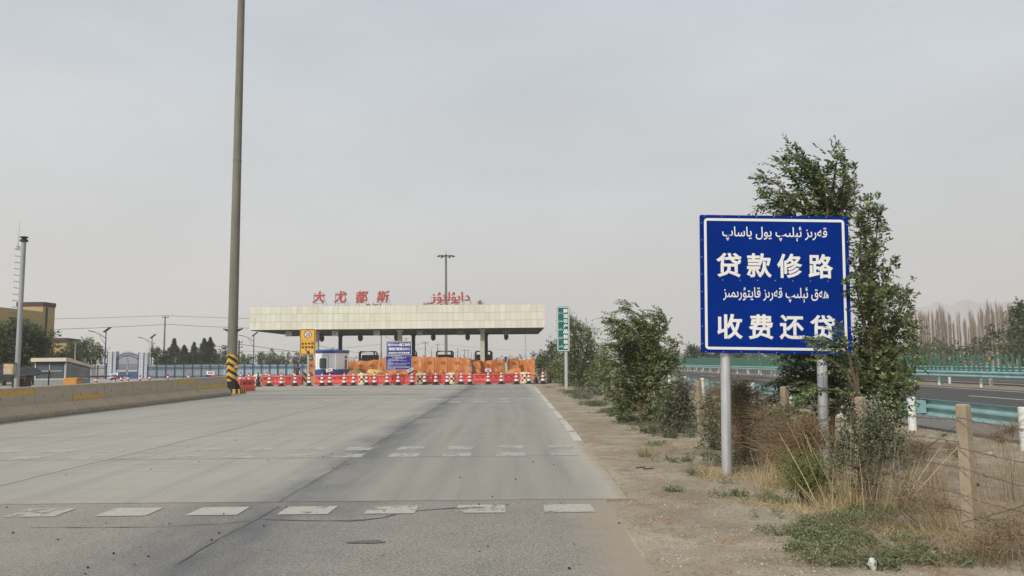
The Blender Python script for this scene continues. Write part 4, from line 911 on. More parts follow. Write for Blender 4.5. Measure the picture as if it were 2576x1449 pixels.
def tarp(label, pts, tops, seed, marks, amp=.12, bottom=0.03, posts=True):
    "pts: ground points along the foot; tops: heights; marks: positions (0..1) of printed warnings"
    P = [Vector((p[0], p[1], 0)) for p in pts]; ln = [0]
    for a, c_ in zip(P[:-1], P[1:]): ln.append(ln[-1] + (c_ - a).length)
    L = ln[-1]; t = thing('orange_screen', label, 'tarpaulin screen', P[0], group='orange tarpaulin screens across the toll lanes')
    def at(s):
        for i in range(len(P) - 1):
            if s <= ln[i + 1] or i == len(P) - 2:
                f = (s - ln[i]) / (ln[i + 1] - ln[i]); d = (P[i + 1] - P[i]).normalized(); return P[i].lerp(P[i + 1], f) - P[0], d, tops[i] * (1 - f) + tops[i + 1] * f
    nu = max(10, int(L / .11)); nv_ = 22; vs = []
    def disp(s, z, H):
        return amp * (noise.noise(Vector((s * .9 + seed, z * .8, seed))) * .9 + abs(noise.noise(Vector((s * 1.7 + z * 1.5, z * 1.3, seed + 4)))) * .9 + .07 * noise.noise(Vector((s * 5, z * 3, seed)))) + .1 * amp / .12 * math.sin(math.pi * min(1, z / H)) * math.cos(2 * math.pi * s / 1.02)
    for i in range(nu + 1):
        s = L * i / nu; p, d, H = at(s); nn = Vector((d.y, -d.x, 0)); H2 = H + .03 * math.sin(s * 5.1 + seed) + .05 * noise.noise(Vector((s * 1.5, seed, 0)))
        for j in range(nv_ + 1):
            z = bottom + (H2 - bottom) * j / nv_; vs.append(p + nn * disp(s, z, H2) + Vector((0, 0, z)))
    k = nv_ + 1; b = MB(); b.add(vs, [(i * k + j, (i + 1) * k + j, (i + 1) * k + j + 1, i * k + j + 1) for i in range(nu) for j in range(nv_)])
    sh_ = b.build('tarpaulin', m_tarp, t, smooth=False); so = sh_.modifiers.new('thickness', 'SOLIDIFY'); so.thickness = .008
    b = MB()
    for q in range(int(L / 1.02) + 1):
        s = min(L - .02, .03 + q * 1.02); p, d, H = at(s); nn = Vector((d.y, -d.x, 0))
        b.tube([p + nn * (disp(s, .05 + (H - .1) * r_ / 8, H) + .012) + Vector((0, 0, .05 + (H - .1) * r_ / 8)) for r_ in range(9)], .014, 4)
    b.build('seam', m_seam, t)
    if posts:
        b = MB()
        for q in range(int(L / 2.04) + 1):
            s = min(L - .02, q * 2.04 + .02); p, d, H = at(s); nn = Vector((d.y, -d.x, 0)); b.tube([p - nn * .3, p - nn * .3 + Vector((0, 0, H - .05))], .03, 6); b.tube([p - nn * 1.1, p - nn * .3 + Vector((0, 0, H * .7))], .025, 5)
        b.build('stay', m_rust, t)
    for mk in marks:
      for part in ('printed_warning', 'warning_triangle'):
        b = MB()
        if part == 'printed_warning': put_row(b, '前方施工', -.21, .21, 1.52, 1.62, 0, .02); put_row(b, '注意安全', -.23, .23, 1.38, 1.49, 0, .02)
        for (a0, a1) in (((-.2, .62), (0, .98)), ((0, .98), (.2, .62)), ((-.2, .62), (.2, .62))) if part == 'warning_triangle' else ():
            dx, dz = a1[0] - a0[0], a1[1] - a0[1]; l_ = math.hypot(dx, dz); ox, oz = -dz / l_ * .016, dx / l_ * .016
            b.add([(a0[0] + ox, 0, a0[1] + oz), (a1[0] + ox, 0, a1[1] + oz), (a1[0] - ox, 0, a1[1] - oz), (a0[0] - ox, 0, a0[1] - oz)], [(0, 1, 2, 3)])
        if part == 'warning_triangle': b.add([(-.08, 0, .65), (.14, 0, .65), (.02, 0, .78)], [(0, 1, 2)]); b.add([(-.02, 0, .74), (.03, 0, .74), (.03, 0, .86), (-.02, 0, .86)], [(0, 1, 2, 3)])
        s0 = mk * L
        for q, vv in enumerate(b.v):
            s = s0 + vv[0]; p, d, H = at(min(max(s, 0), L)); nn = Vector((d.y, -d.x, 0)); z = vv[2] * H / 1.95; b.v[q] = tuple(p + nn * (disp(s, z, H) + .015) + Vector((0, 0, z)))
        b.build(part, m_ink, t, fix=False)
    return t
def gx_(px, Y): return (XA(px, Y, 930), Y)
OY = 63.5
def hz2(py, px, Y): return ZA(px, py, Y)
tarp('low sagging orange tarpaulin screen just right of the blue and white cabin', [gx_(876, OY + 1), gx_(952, OY + 1)], [hz2(909, 876, OY + 1), hz2(906, 952, OY + 1)], 3, (.42, .8), .1)
tarp('longest and tallest orange tarpaulin screen, behind the blue construction notice', [gx_(951, OY), gx_(972, OY - .9), gx_(1040, OY - .9), gx_(1180, OY - .9)], [hz2(907, 951, OY), hz2(897.5, 972, OY), hz2(897, 1040, OY), hz2(901, 1180, OY)], 8, (.06, .46, .6, .74, .88), .11)
tarp('crumpled orange tarpaulin screen right of the tallest one, below the light column', [gx_(1181, OY - .7), gx_(1212, OY + .3), gx_(1270, OY - .4)], [hz2(902, 1181, OY), hz2(909, 1214, OY), hz2(903, 1270, OY)], 15, (.17, .57, .87), .26)
tarp('upright orange tarpaulin screen beside the blue post, right of the crumpled one', [gx_(1277, OY), gx_(1306, OY + .4)], [hz2(901, 1277, OY), hz2(902, 1306, OY)], 22, (.55,), .08)
tarp('brownish orange screen on a frame at the right end, by the trees', [gx_(1306, OY + 1), gx_(1322, OY + 1), gx_(1345, OY + .2)], [hz2(906, 1306, OY + 1), hz2(905, 1322, OY + 1), hz2(902.5, 1345, OY)], 31, (), .07)
tarp('narrow orange panel standing left of the blue and white cabin', [gx_(772, 61), gx_(791, 61)], [hz2(906, 772, 61), hz2(906, 791, 61)], 41, (.5,), .05)
# fallen flap, post and loose sheet
x = XA(1262, OY - 1.5); t = thing('fallen_sheet', 'orange tarpaulin flap lying folded between the crumpled and upright screens', 'tarpaulin', (x, OY - 1.8, 0))
b = MB(); b.add([(-.1, 0, 0), (1.7, -.1, .0), (1.5, .3, 1.0), (.75, .25, .95), (-.4, .1, .03), (.7, -.2, .5)], [(0, 1, 5), (1, 2, 5), (2, 3, 5), (3, 4, 5), (4, 0, 5)]); o = b.build('tarpaulin', m_tarp, t); o.modifiers.new('thickness', 'SOLIDIFY').thickness = .02
t = thing('marker_post', 'narrow white post with blue head between two orange screens', 'post', (XA(1272, OY - .6), OY - .3, 0))
b = MB(); b.box((0, 0, .75), (.18, .05, 1.5)); b.build('post_body', m_dwhite, t); b = MB(); b.box((0, 0, 1.73), (.2, .06, .44)); b.build('post_head', M('blue_paint', S(40, 66, 150, .8), .5, .1, 4), t)
t = thing('timber_heap', 'heap of broken orange and dark boards on the verge, right of screens', 'debris', (XA(1352, 62), 62, 0)); rr = random.Random(3)
for k in range(7):
    b = MB(); b.box((rr.uniform(-.4, .9), rr.uniform(-.5, .5), .1 + .07 * k), (rr.uniform(.5, 1.1), .12, .05), rz=rr.uniform(-1, 1), ry=rr.uniform(-.25, .25)); b.build('board', [m_tarp, m_wood, m_dark][k % 3], t)
t = thing('sand_bag', 'pale yellow sack slumped before the low orange screen', 'sack', (XA(942, 61.5), 61.5, 0))
b = MB(); b.lathe([(.3, 0), (.6, .1), (.64, .3), (.56, .6), (.62, .8), (.44, .96), (.1, 1.0)], 14); o = b.build('sack_body', M('sack_cloth', S(206, 176, 106, .84), .85, .2, 3, .4, 10), t, smooth=True)
for v in o.data.vertices: v.co += Vector((noise.noise(v.co * 2), noise.noise(v.co * 2 + Vector((4, 0, 0))), noise.noise(v.co * 2 + Vector((0, 7, 0))))) * .14; v.co.y *= .6
t = thing('hay_heap', 'low dry hay heap behind red barriers, right of the cabin', 'hay heap', (XA(888, 60.5), 61.2, 0))
b = MB(); b.lathe([(1.0, 0), (.85, .35), (.55, .8), (.25, 1.0), (.02, 1.04)], 20); o = b.build('heap', M('dry_hay', S(150, 124, 84, .84), .95, .25, 4, .5, 12), t, smooth=True)  # rounded mound standing in for yellowish striped hay
for v in o.data.vertices: v.co += Vector((noise.noise(v.co * 2.5), noise.noise(v.co * 2.5 + Vector((4, 0, 0))), 0)) * .15

# ================================================================== GUARD CABIN
GY = 60.0; gx0 = XA(793, GY, 940); cabw = 1.66; cabd = 2.9; cabh = ZA(819, 880, GY)
m_cab = M('cabin_white', S(238, 238, 238, .95), .5, .04, 1.5, col2=S(242, 242, 240, .96)); m_cblue = M('cabin_blue', S(26, 82, 150, .85), .45, .12, 2)
t = thing('guard_cabin', 'white guard cabin with blue roof edge and blue skirt, rounded window', 'guard cabin', (gx0, GY, 0), R(-7))
b = MB(); b.box((cabw / 2, cabd / 2, cabh / 2 + .2), (cabw, cabd, cabh - .62)); b.build('wall', m_cab, t, bevel=.03)
b = MB(); b.box((cabw / 2, cabd / 2, .57), (cabw + .03, cabd + .03, 1.0)); b.build('skirt', m_cblue, t, bevel=.02)
b = MB(); b.box((cabw / 2, cabd / 2, cabh - .13), (cabw + .1, cabd + .1, .26)); b.build('roof_edge', m_cblue, t, bevel=.03)
b = MB(); b.box((.75, 1, cabh + .03), (.5, .6, .08)); b.tube([(1.1, .8, cabh), (1.1, .8, cabh + .26)], .03, 6); b.build('roof_fitting', m_grey, t)
b = MB(); P_ = rrect(.22, 1.03, 1.08, 2.1, .05); b.prism(P_, -.03, .01); d_ = b.build('door', m_cab, t)
b = MB(); frame2d(b, .19, 1.06, 1.08, 2.13, .03, .05, -.034); b.build('door_seal', m_grey, d_, fix=False)
b = MB(); b.prism(rrect(.34, .9, 1.14, 1.94, .13), -.05, -.028); wn_ = b.build('window', M('dark_window_seal', S(70, 68, 66, .7), .5, .1, 4), d_)
b = MB(); b.prism(rrect(.39, .85, 1.19, 1.89, .1), -.06, -.048); b.build('pane', m_glass, wn_)
b = MB(); b.box((cabw + .008, cabd * .77, 1.45), (.02, .45, .72)); b.box((cabw + .008, cabd * .77, 2.02), (.02, .45, .24)); b.build('side_window', m_glass, t)
for xx in (.1, cabw - .1): b = MB(); b.box((xx, .2, .05), (.12, .12, .1)); b.box((xx, cabd - .2, .05), (.12, .12, .1)); b.build('foot', m_dark, t)

# ================================================================== CONES, WATER BARRIERS, BARRELS
m_cred = M('cone_red', S(176, 48, 44, .85), .5, .15, 6); m_cwhite = M('cone_white', S(228, 226, 222, .88), .45, .06, 5)
CH = .93
def make_cone(label):
    t = thing('traffic_cone', label, 'traffic cone', (0, 0, 0), group='red and white cones closing the toll lanes')
    b = MB(); b.prism(rrect(-.25, .25, -.25, .25, .09), 0, .045, 'z'); b.lathe([(.2, .045), (.165, .07), (.14, .22)], 16); b.build('base', m_black, t, smooth=True)
    r = lambda z: .14 - .105 * (z - .22) / (CH - .22)
    zs = [.22, .36, .48, .6, .7, .8, CH]
    for i in range(6):
        b = MB(); b.lathe([(r(zs[i]) + (.004 if i % 2 == 0 else 0), zs[i]), (r(zs[i + 1]) + (.004 if i % 2 == 0 else 0), zs[i + 1])], 16)
        b.build('band', m_cwhite if i % 2 == 0 else m_cred, t, smooth=True)
    b = MB(); b.lathe([(.035, CH - .01), (.022, CH + .03), (.004, CH + .035)], 10); b.build('tip', m_cred, t, smooth=True)
    return t
cone_row = [(626, 'traffic cone farthest left in the front row, left of a dark cone'), (677.3, 'traffic cone before the red barrier right of the left barrel'), (708, 'traffic cone midway between the left barrel and the yellow sign'), (742.2, 'traffic cone just left of the gap below the yellow sign'), (777.9, 'traffic cone at the foot of the yellow speed sign'),
            (810.2, 'traffic cone below the rounded window of the guard cabin'), (829.5, 'traffic cone carrying a warning light, before the guard cabin'), (866.2, 'traffic cone before the right edge of the guard cabin'), (889.2, 'traffic cone between the guard cabin and a checked barrel'), (921.9, 'traffic cone overlapping the right side of the second barrel'), (942.2, 'traffic cone with wider bands, left of the blue notice'),
            (973.5, 'traffic cone at the left leg of the blue construction notice'), (1001.7, 'traffic cone below the middle of the blue construction notice'), (1036.5, 'traffic cone with warning light at the right leg of the notice'), (1068, 'traffic cone right beside the third checked barrel from the left'), (1096.4, 'traffic cone midway between the third and fourth barrels'), (1125.2, 'traffic cone touching the left side of the fourth barrel'), (1160.8, 'traffic cone just right of the fourth checked barrel'), (1182.1, 'traffic cone left of the one carrying the rightmost warning light'), (1228.3, 'traffic cone carrying the rightmost warning light, before crumpled tarpaulin'), (1261.4, 'traffic cone before the fallen orange flap'), (1299.3, 'traffic cone before the last red barrier on the right'), (1330.5, 'traffic cone touching the rightmost checked barrel'), (1365.8, 'traffic cone on the verge, farthest right of all')]
proto = None
for i, (px, lb) in enumerate(cone_row):
    Y = 53.6 + .25 * math.sin(i * 2.3); loc = (XA(px, Y, 965), Y, 0)
    if proto is None: proto = make_cone(lb); proto.location = loc
    else: dup(proto, lb, loc, rz=.3 * math.sin(i * 5.1))
for px, Y, lb in ((604.9, 56.5, 'partly hidden cone just right of the chevron mast'), (670.4, 58.2, 'cone behind red barriers, right of the left barrel'), (738.8, 58.2, 'cone standing behind another, near the dark clad person'), (908.5, 60, 'cone standing behind the second checked barrel'),
                  (422, 50.5, 'cone showing above the middle of the concrete barriers'), (474, 52, 'cone tip above the barriers, right of middle'), (520, 53, 'cone tip above barriers, left of the mast warning light'), (593, 55.5, 'cone showing just right of the last concrete barrier'), (352, 47, 'cone tip before the right silver gate pier'), (322, 47, 'cone tip before the right leaf of the gate'), (305.5, 46, 'cone tip before the left leaf of the gate'), (376, 48, 'cone tip above barriers, right of the right gate pier'), (242, 43, 'cone tip before the silver picket fence on the left')):
    dup(proto, lb, (XA(px, Y, 955), Y, 0), rz=px)
m_cov = M('black_cone_cover', S(38, 38, 40, .7), .6, .2, 6)
def dark_cone(label, px, Y, h, lean=0.0, r=.14):
    t = thing('dark_cone', label, 'cone', (XA(px, Y, 965), Y, 0)); t.rotation_euler = (0, lean, 0)
    b = MB(); b.lathe([(.24, 0), (.24, .03), (r + .03, .05), (r, .2), (max(.012, r * (1 - h / 1.05)), h)], 14); b.build('cone_body', m_cov, t, smooth=True)
    b = MB(); b.lathe([(.2, .2), (.19, .25)], 4); b.build('foot_ring', m_black, t)
dark_cone('all black cone before the leftmost checked barrel', 649, 53, 1.02); dark_cone('short black cone stump right of the last checked barrel', 1348.5, 53.8, .5); dark_cone('black pointed cone leaning on the right verge by the trees', 1381, 54.2, .98, R(9))

g = G('water_barrier_red'); P, X, Y, Z = g.pos(True); n = g.noise(P, 2.5, 5, .6); ob_ = g.N.new('ShaderNodeObjectInfo')
c = g.mix(g.ramp(n, .3, .7), S(206, 72, 66, .86), S(226, 96, 88, .86)); c = g.mix(g.ramp(ob_.outputs['Random'], .55, .8, 0, .75), c, S(160, 44, 46, .84)); m_wb = g.done(c, .45, .4)
def make_water_barrier(label, Wd):
    t = thing('water_barrier', label, 'plastic barrier', (0, 0, 0), group='red water-filled barriers closing the toll lanes')
    b = MB(); h = .68; z0, z1 = .34, .56; y0, y1 = -.17, .17; hw_ = Wd / 2 - .008
    hs = (-.22, .2); rx_, rz_ = .095, .065
    xs = [-hw_, -.42 * Wd / 1.12, -.01, .42 * Wd / 1.12, hw_]
    def strip(xa, xb, za, zb, hole):
        for yy, sg in ((y0, -1), (y1, 1)):
            if hole is None: b.quad((xa, yy, za), (xb, yy, za), (xb, yy, zb), (xa, yy, zb))
            else:
                n = 24; o = []; q = []
                for k in range(n):
                    a = 2 * math.pi * k / n; ca, sa = math.cos(a), math.sin(a); s_ = min(((xb - hole) if ca > 0 else (hole - xa)) / max(abs(ca), 1e-6), ((zb - (za + zb) / 2)) / max(abs(sa), 1e-6))
                    o.append((hole + ca * s_, yy, (za + zb) / 2 + sa * s_)); q.append((hole + rx_ * ca, yy, (za + zb) / 2 + rz_ * sa))
                b.add(o + q, [(k, (k + 1) % n, (k + 1) % n + n, k + n) for k in range(n)])
        if hole is not None:
            n = 24; q = [(hole + rx_ * math.cos(2 * math.pi * k / n), yy, (za + zb) / 2 + rz_ * math.sin(2 * math.pi * k / n)) for yy in (y0, y1) for k in range(n)]
            b.add(q, [(k, (k + 1) % n, (k + 1) % n + n, k + n) for k in range(n)])
    strip(xs[0], xs[1], z0, z1, None); strip(xs[1], xs[2], z0, z1, hs[0] * Wd / 1.12); strip(xs[2], xs[3], z0, z1, hs[1] * Wd / 1.12); strip(xs[3], xs[4], z0, z1, None)
    # foot (wider), top with notches, end faces
    for s_ in (-1, 1):
        b.quad((-hw_, s_ * .17, z0), (hw_, s_ * .17, z0), (hw_, s_ * .23, .26), (-hw_, s_ * .23, .26)); b.quad((-hw_, s_ * .23, .26), (hw_, s_ * .23, .26), (hw_, s_ * .25, 0), (-hw_, s_ * .25, 0))
    nn_ = 10; top = [(-hw_ + 2 * hw_ * i / nn_, h + (.022 if i % 3 else -.01)) for i in range(nn_ + 1)]
    for i in range(nn_):
        (xa, za), (xb, zb) = top[i], top[i + 1]
        for yy in (y0, y1): b.quad((xa, yy, z1), (xb, yy, z1), (xb, yy * .8, zb), (xa, yy * .8, za))
        b.quad((xa, y0 * .8, za), (xb, y0 * .8, zb), (xb, y1 * .8, zb), (xa, y1 * .8, za))
    for s_ in (-1, 1): b.add([(s_ * hw_, -.25, 0), (s_ * hw_, .25, 0), (s_ * hw_, .23, .26), (s_ * hw_, .17, z0), (s_ * hw_, .17, z1), (s_ * hw_, .136, h), (s_ * hw_, -.136, h), (s_ * hw_, -.17, z1), (s_ * hw_, -.17, z0), (s_ * hw_, -.23, .26)], [tuple(range(10))])
    b.build('barrier_shell', m_wb, t)
    b = MB(); b.box((0, -.262, .13), (Wd * .9, .02, .03)); b.box((0, -.19, .595), (Wd * .92, .02, .025)); b.build('moulded_rib', m_wb, t)
    return t
wb_spec = [(617.8, 639.6), (660.4, 690.4), (690.8, 720.8), (721.2, 761.2), (793.4, 831), (831.4, 869), (869.4, 903), (922, 951), (951.5, 989.8), (990.2, 1019), (1019.5, 1048), (1072, 1110), (1110.5, 1147.5), (1149.5, 1188.5), (1189, 1228), (1228.4, 1267), (1267.4, 1307.7)]
wb_l = ['narrow red water barrier left of the leftmost checked barrel', 'red water barrier touching the right side of the leftmost barrel', 'red water barrier second right from the leftmost barrel', 'red water barrier at the left of the gap under yellow sign', 'red water barrier before the left half of the guard cabin', 'red water barrier before the right half of the guard cabin', 'red water barrier left of the second checked barrel', 'red water barrier right of the second checked barrel, before sack', 'red water barrier left of the blue notice legs', 'darker red water barrier before the middle of the blue notice', 'red water barrier at the right leg of the blue notice', 'red water barrier right of the third checked barrel', 'red water barrier left of the fourth checked barrel', 'red water barrier right of the fourth checked barrel', 'red water barrier with a white sticker, before crumpled tarpaulin', 'red water barrier before the fallen orange flap', 'last red water barrier on the right, beside the rightmost barrel']
wbs = {}
for (a, c_), lb in zip(wb_spec, wb_l):
    Y = 56.2; x0, x1 = XA(a, Y, 955), XA(c_, Y, 955); wd = x1 - x0; k = round(wd, 1)
    if k not in wbs: wbs[k] = make_water_barrier(lb, wd); wbs[k].location = ((x0 + x1) / 2, Y, 0)
    else: dup(wbs[k], lb, ((x0 + x1) / 2, Y, 0))
t = make_water_barrier('red plastic barrier turned edgewise right beside the chevron mast', 1.1); t.location = (XA(611, 44, 960), 44.4, 0); t.rotation_euler = (0, 0, R(62))
t = thing('stripe_board', 'tilted black and yellow striped board left of the yellow sign post', 'board', (XA(766.5, 58.5), 58.5, 0))
b = MB(); b.box((0, 0, .5), (.62, .06, .7), ry=R(14)); b.build('board_face', m_crash, t); b = MB(); b.box((-.2, .03, .12), (.05, .05, .24)); b.box((.2, .03, .12), (.05, .05, .24)); b.build('leg', m_dark, t)
g = G('checked_barrel'); P, X, Y, Z = g.pos(True); an = g.math('ARCTAN2', X, g.math('MULTIPLY', Y, -1)); ua = g.math('FLOOR', g.math('ADD', g.math('DIVIDE', an, .62), .5)); vz = g.math('FLOOR', g.math('DIVIDE', g.math('SUBTRACT', Z, .16), .155))
ck = g.math('ABSOLUTE', g.math('MODULO', g.math('ADD', g.math('ADD', ua, vz), 100), 2.0)); inb = g.math('MULTIPLY', g.math('GREATER_THAN', Z, .16), g.math('LESS_THAN', Z, .625)); n = g.noise(P, 4, 4, .6)
cc = g.mix(g.math('MULTIPLY', g.math('GREATER_THAN', ck, .5), inb), g.mix(inb, g.mix(n, S(216, 200, 150, .86), S(228, 216, 176, .86)), S(232, 222, 200, .88)), S(172, 40, 48, .84)); m_chk = g.done(cc, .5, .4)
def make_barrel(label):
    t = thing('crash_barrel', label, 'barrel', (0, 0, 0), group='checked crash barrels in the cone row')
    b = MB(); b.lathe([(.27, 0), (.3, .02), (.31, .14), (.285, .16), (.285, .63), (.31, .65), (.32, .74), (.29, .79)], 22); b.build('barrel_body', m_chk, t, smooth=True)
    b = MB(); b.lathe([(.29, .79), (.1, .81), (.02, .8)], 22); b.build('lid', m_dwhite, t, smooth=True)
    b = MB(); put_row(b, '注意安全', -.16, .16, .36, .43, -.3, .03); b.build('printed_warning', m_ink, t, fix=False); return t
brl = None
for px, lb in ((649.5, 'leftmost cream and red checked barrel, behind an all black cone'), (911.4, 'second cream and red checked barrel, right of the guard cabin'), (1057.3, 'third cream and red checked barrel, right of the blue notice'), (1136.4, 'fourth cream and red checked barrel, left of crumpled tarpaulin'), (1319.6, 'rightmost cream and red checked barrel at the road edge')):
    Y = 54.9; loc = (XA(px, Y, 960), Y, 0)
    if brl is None: brl = make_barrel(lb); brl.location = loc
    else: dup(brl, lb, loc)
m_sblue = M('signal_blue', S(44, 66, 150, .8), .4, .1, 4)
def warn_light(label, px, py, Y, tilt):
    p = PX(px, py, Y); t = thing('warning_light', label, 'warning light', p, group='solar warning lights above the barriers'); t.rotation_euler = (0, tilt, R(14))
    b = MB(); b.box((0, 0, .1), (.42, .04, .24), rx=R(-35)); b.build('solar_panel_frame', m_cwhite, t, bevel=.01); b = MB(); b.box((0, -.026, .118), (.28, .03, .12), rx=R(-35)); b.build('solar_cell', m_grey, t)
    b = MB(); b.box((-.13, 0, -.08), (.26, .1, .11)); b.build('blue_lens', m_sblue, t, bevel=.015); b = MB(); b.box((.135, 0, -.08), (.26, .1, .11)); b.build('red_lens', m_cred, t, bevel=.015)
    b = MB(); b.tube([(0, .02, -.4), (0, .02, -.02)], .02, 6); b.build('stem', m_dark, t)
warn_light('warning light with white panel before the guard cabin skirt', 829, 935, 53.9, R(-14)); warn_light('tilted warning light at the lower right of the blue notice', 1034, 934, 53.9, R(-28)); warn_light('warning light before the crumpled orange tarpaulin', 1228, 935, 53.9, 0); warn_light('warning light above the concrete barriers, left of chevron mast', 529, 943, 45, R(4)); warn_light('warning light above barriers, below the left gate pier', 288, 948, 44, R(-16))
t = thing('tube_barricade', 'pale green tubular barricade below the left silver gate pier', 'barricade', (XA(301, 46), 46, 0))
b = MB(); b.tube([(-.25, 0, 0), (-.25, 0, .82), (-.17, 0, .92), (.25, 0, .92), (.33, 0, .82), (.33, 0, 0)], .035, 7); b.tube([(.05, 0, .1), (.05, 0, .9)], .02, 6); b.build('tube_frame', M('pale_green_paint', S(190, 206, 196, .84), .5, .1, 4), t, smooth=True); b = MB(); b.tube([(-.25, 0, .3), (.33, 0, .3)], .02, 6); b.build('cross_tube', m_grey, t)
t = thing('boom_gate', 'orange boom gate box with a long dark pole, behind concrete barriers', 'boom gate', (XA(183, 42), 42, 0))
b = MB(); b.box((0, 0, .42), (.72, .5, .84)); b.box((.05, 0, .86), (.8, .54, .06)); b.build('gate_box', M('orange_paint', S(206, 146, 70, .82), .5, .15, 4), t, bevel=.02); b = MB(); b.tube([(.3, -.1, .96), (3.2, -.1, .98)], .035, 8); b.build('boom_pole', m_dark, t)
t = thing('bare_stake', 'thin bare whitish tree stake left of the blue picket fence', 'stake', (XA(189, 83), 83, 0)); b = MB(); b.tube([(0, 0, 0), (.03, 0, 1.6), (-.1, 0, 2.6), (-.12, 0, 4.0)], [.07, .06, .05, .03], 6); b.build('stick', M('bleached_wood', S(176, 166, 148, .84), .9, .15, 6), t); b = MB(); b.tube([(.03, 0, 1.6), (.2, 0, .3)], .03, 5); b.build('prop', m_wood, t)

# ================================================================== SIGNS
m_blue = M('sign_blue', S(0, 42, 126, .87), .5, .1, 1.2, spec=.05); m_retro = M('retroreflective_white', S(230, 229, 222, .88), .45, .05, 3)
m_dblue = M('notice_blue', S(30, 34, 128, .88), .4, .08, 1.5); m_green = M('sign_green', S(0, 100, 92, .88), .4, .08, 1.5); m_ysign = M('sign_yellow', S(226, 172, 66, .88), .45, .06, 2); m_sblack = M('sign_black', S(40, 30, 22, .7), .5, .05, 3); m_sred = M('sign_red', S(150, 54, 44, .85), .45, .08, 4)
# big blue sign
SY = 10.35; sp = PG(1835, 1200); SY = sp.y
tl, tr_, bl, br_ = PX(1759, 545, SY), PX(2133, 541, SY), PX(1764.5, 890, SY), PX(2141, 889, SY)
sw = ((tr_ - tl).length + (br_ - bl).length) / 2; shh = ((tl - bl).length + (tr_ - br_).length) / 2; cs = (tl + tr_ + bl + br_) / 4
leanx = math.atan2(((bl.x + br_.x) - (tl.x + tr_.x)) / 2, shh)
t = thing('road_sign', 'big blue road sign with white Chinese and Uyghur lettering on two posts', 'road sign', (cs.x, SY, cs.z)); t.rotation_euler = (0, -leanx, math.atan2(br_.z - bl.z, sw) * 0)
hw_, hh_ = sw / 2, shh / 2
b = MB(); b.prism(rrect(-hw_, hw_, -hh_, hh_, .02), -.012, .012); b.build('panel', m_blue, t)
b = MB(); ex, ez = sw * .027, shh * .024; frame2d(b, -hw_ + ex, hw_ - ex, -hh_ + ez, hh_ - ez, sw * .0175, .05, -.0145); b.build('border', m_retro, t, fix=False)
# lettering measured in fractions of the panel
def fx(u): return -hw_ + u * sw
def fz(v): return hh_ - v * shh
for wd_, z0_, z1_, u1 in (('قەرىز ئېلىپ يول ياساپ', .187, .08, .856), ('ھەق ئېلىپ قەرىز قايتۇرىمىز', .632, .522, .855)):
    b = MB(); put_text(b, uy(wd_), fx(.15), fx(u1), fz(z0_), fz(z1_), -.0145, .009); b.build('uyghur_lettering', m_retro, t, fix=False)
for row, us, ue, z0_, z1_ in (('贷款修路', (.107, .31, .515, .725), (.275, .478, .683, .89), .455, .277), ('收费还贷', (.107, .316, .522, .727), (.278, .482, .69, .894), .9, .72)):
    b = MB()
    for ch, a_, c_ in zip(row, us, ue): put_text(b, ch, fx(a_), fx(c_), fz(z0_), fz(z1_), -.0145, .024)
    b.build('chinese_lettering', m_retro, t, fix=False)
b = MB()
for v_ in (.008, .992, .475):
    for i in range(9): b.tube([(fx(.03 + i * .1175), -.018, fz(v_)), (fx(.03 + i * .1175), -.01, fz(v_))], .006, 6)
for u_ in (.009, .991):
    for i in range(8): b.tube([(fx(u_), -.018, fz(.06 + i * .125)), (fx(u_), -.01, fz(.06 + i * .125))], .006, 6)
b.build('rivets', m_galv, t)
b = MB()
for v_ in (.15, .5, .85): b.box((0, .03, fz(v_)), (sw * .96, .03, .05))
b.build('rear_rail', m_galv, t)
for xw, zw in ((sp.x, 0.0), (PX(2079, 1000, SY).x, 1.2)):
    x = xw - cs.x - leanx * (cs.z - zw); b = MB(); b.lathe([(.071, -cs.z - .1), (.069, hh_ * .9)], 22, (x, .115, 0)); b.build('post', m_galv, t, smooth=True)
# yellow 20 sign
YY = 58.0; cs2 = PX(774, 860, YY); k = YY / FPX; hw2, hh2 = 19.4 * k, 32.5 * k
t = thing('speed_sign', 'yellow sign with 20 in a red ring and black arrow, on a pole', 'road sign', (cs2.x, YY, cs2.z))
b = MB(); b.prism(rrect(-hw2, hw2, -hh2, hh2, .13), -.02, .02); b.build('panel', m_ysign, t); b = MB(); frame2d(b, -hw2 + .035, hw2 - .035, -hh2 + .035, hh2 - .035, .045, .1, -.023); b.build('border', m_sblack, t, fix=False)
b = MB(); disc2d(b, 0, hh2 * .57, .235, -.023); b.build('white_disc', m_retro, t, fix=False); b = MB(); disc2d(b, 0, hh2 * .57, .3, -.0235, r_in=.238); b.build('red_ring', m_sred, t, fix=False)
b = MB(); put_text(b, '20', -.17, .17, hh2 * .57 - .165, hh2 * .57 + .165, -.026, .02); b.build('speed_number', m_sblack, t, fix=False)
b = MB(); put_text(b, uy('ئاپتوبۇس ئارىلىق ساقلاڭ'), -.47, .47, hh2 * .05, hh2 * .13, -.023, .012); put_row(b, '客车专用', -.48, .48, -hh2 * .25, -hh2 * .04, -.023, .045); put_row(b, '保持车距', -.48, .48, -hh2 * .52, -hh2 * .31, -.023, .045); b.build('lettering', m_sblack, t, fix=False)
b = MB(); ar = [(-.28, .035), (-.02, .035), (-.02, .15), (.24, 0), (-.02, -.15), (-.02, -.035), (-.28, -.035)]; ca = math.cos(R(-42)); sa = math.sin(R(-42)); b.add([(x * ca - z * sa + .03, -.023, x * sa + z * ca - hh2 * .77) for x, z in ar], [(0, 1, 5, 6), (2, 3, 4)]); b.build('arrow', m_sblack, t, fix=False)
b = MB(); b.lathe([(.085, -cs2.z), (.08, hh2 * .8)], 16, (.05, .12, 0)); b.build('post', m_galv, t, smooth=True)
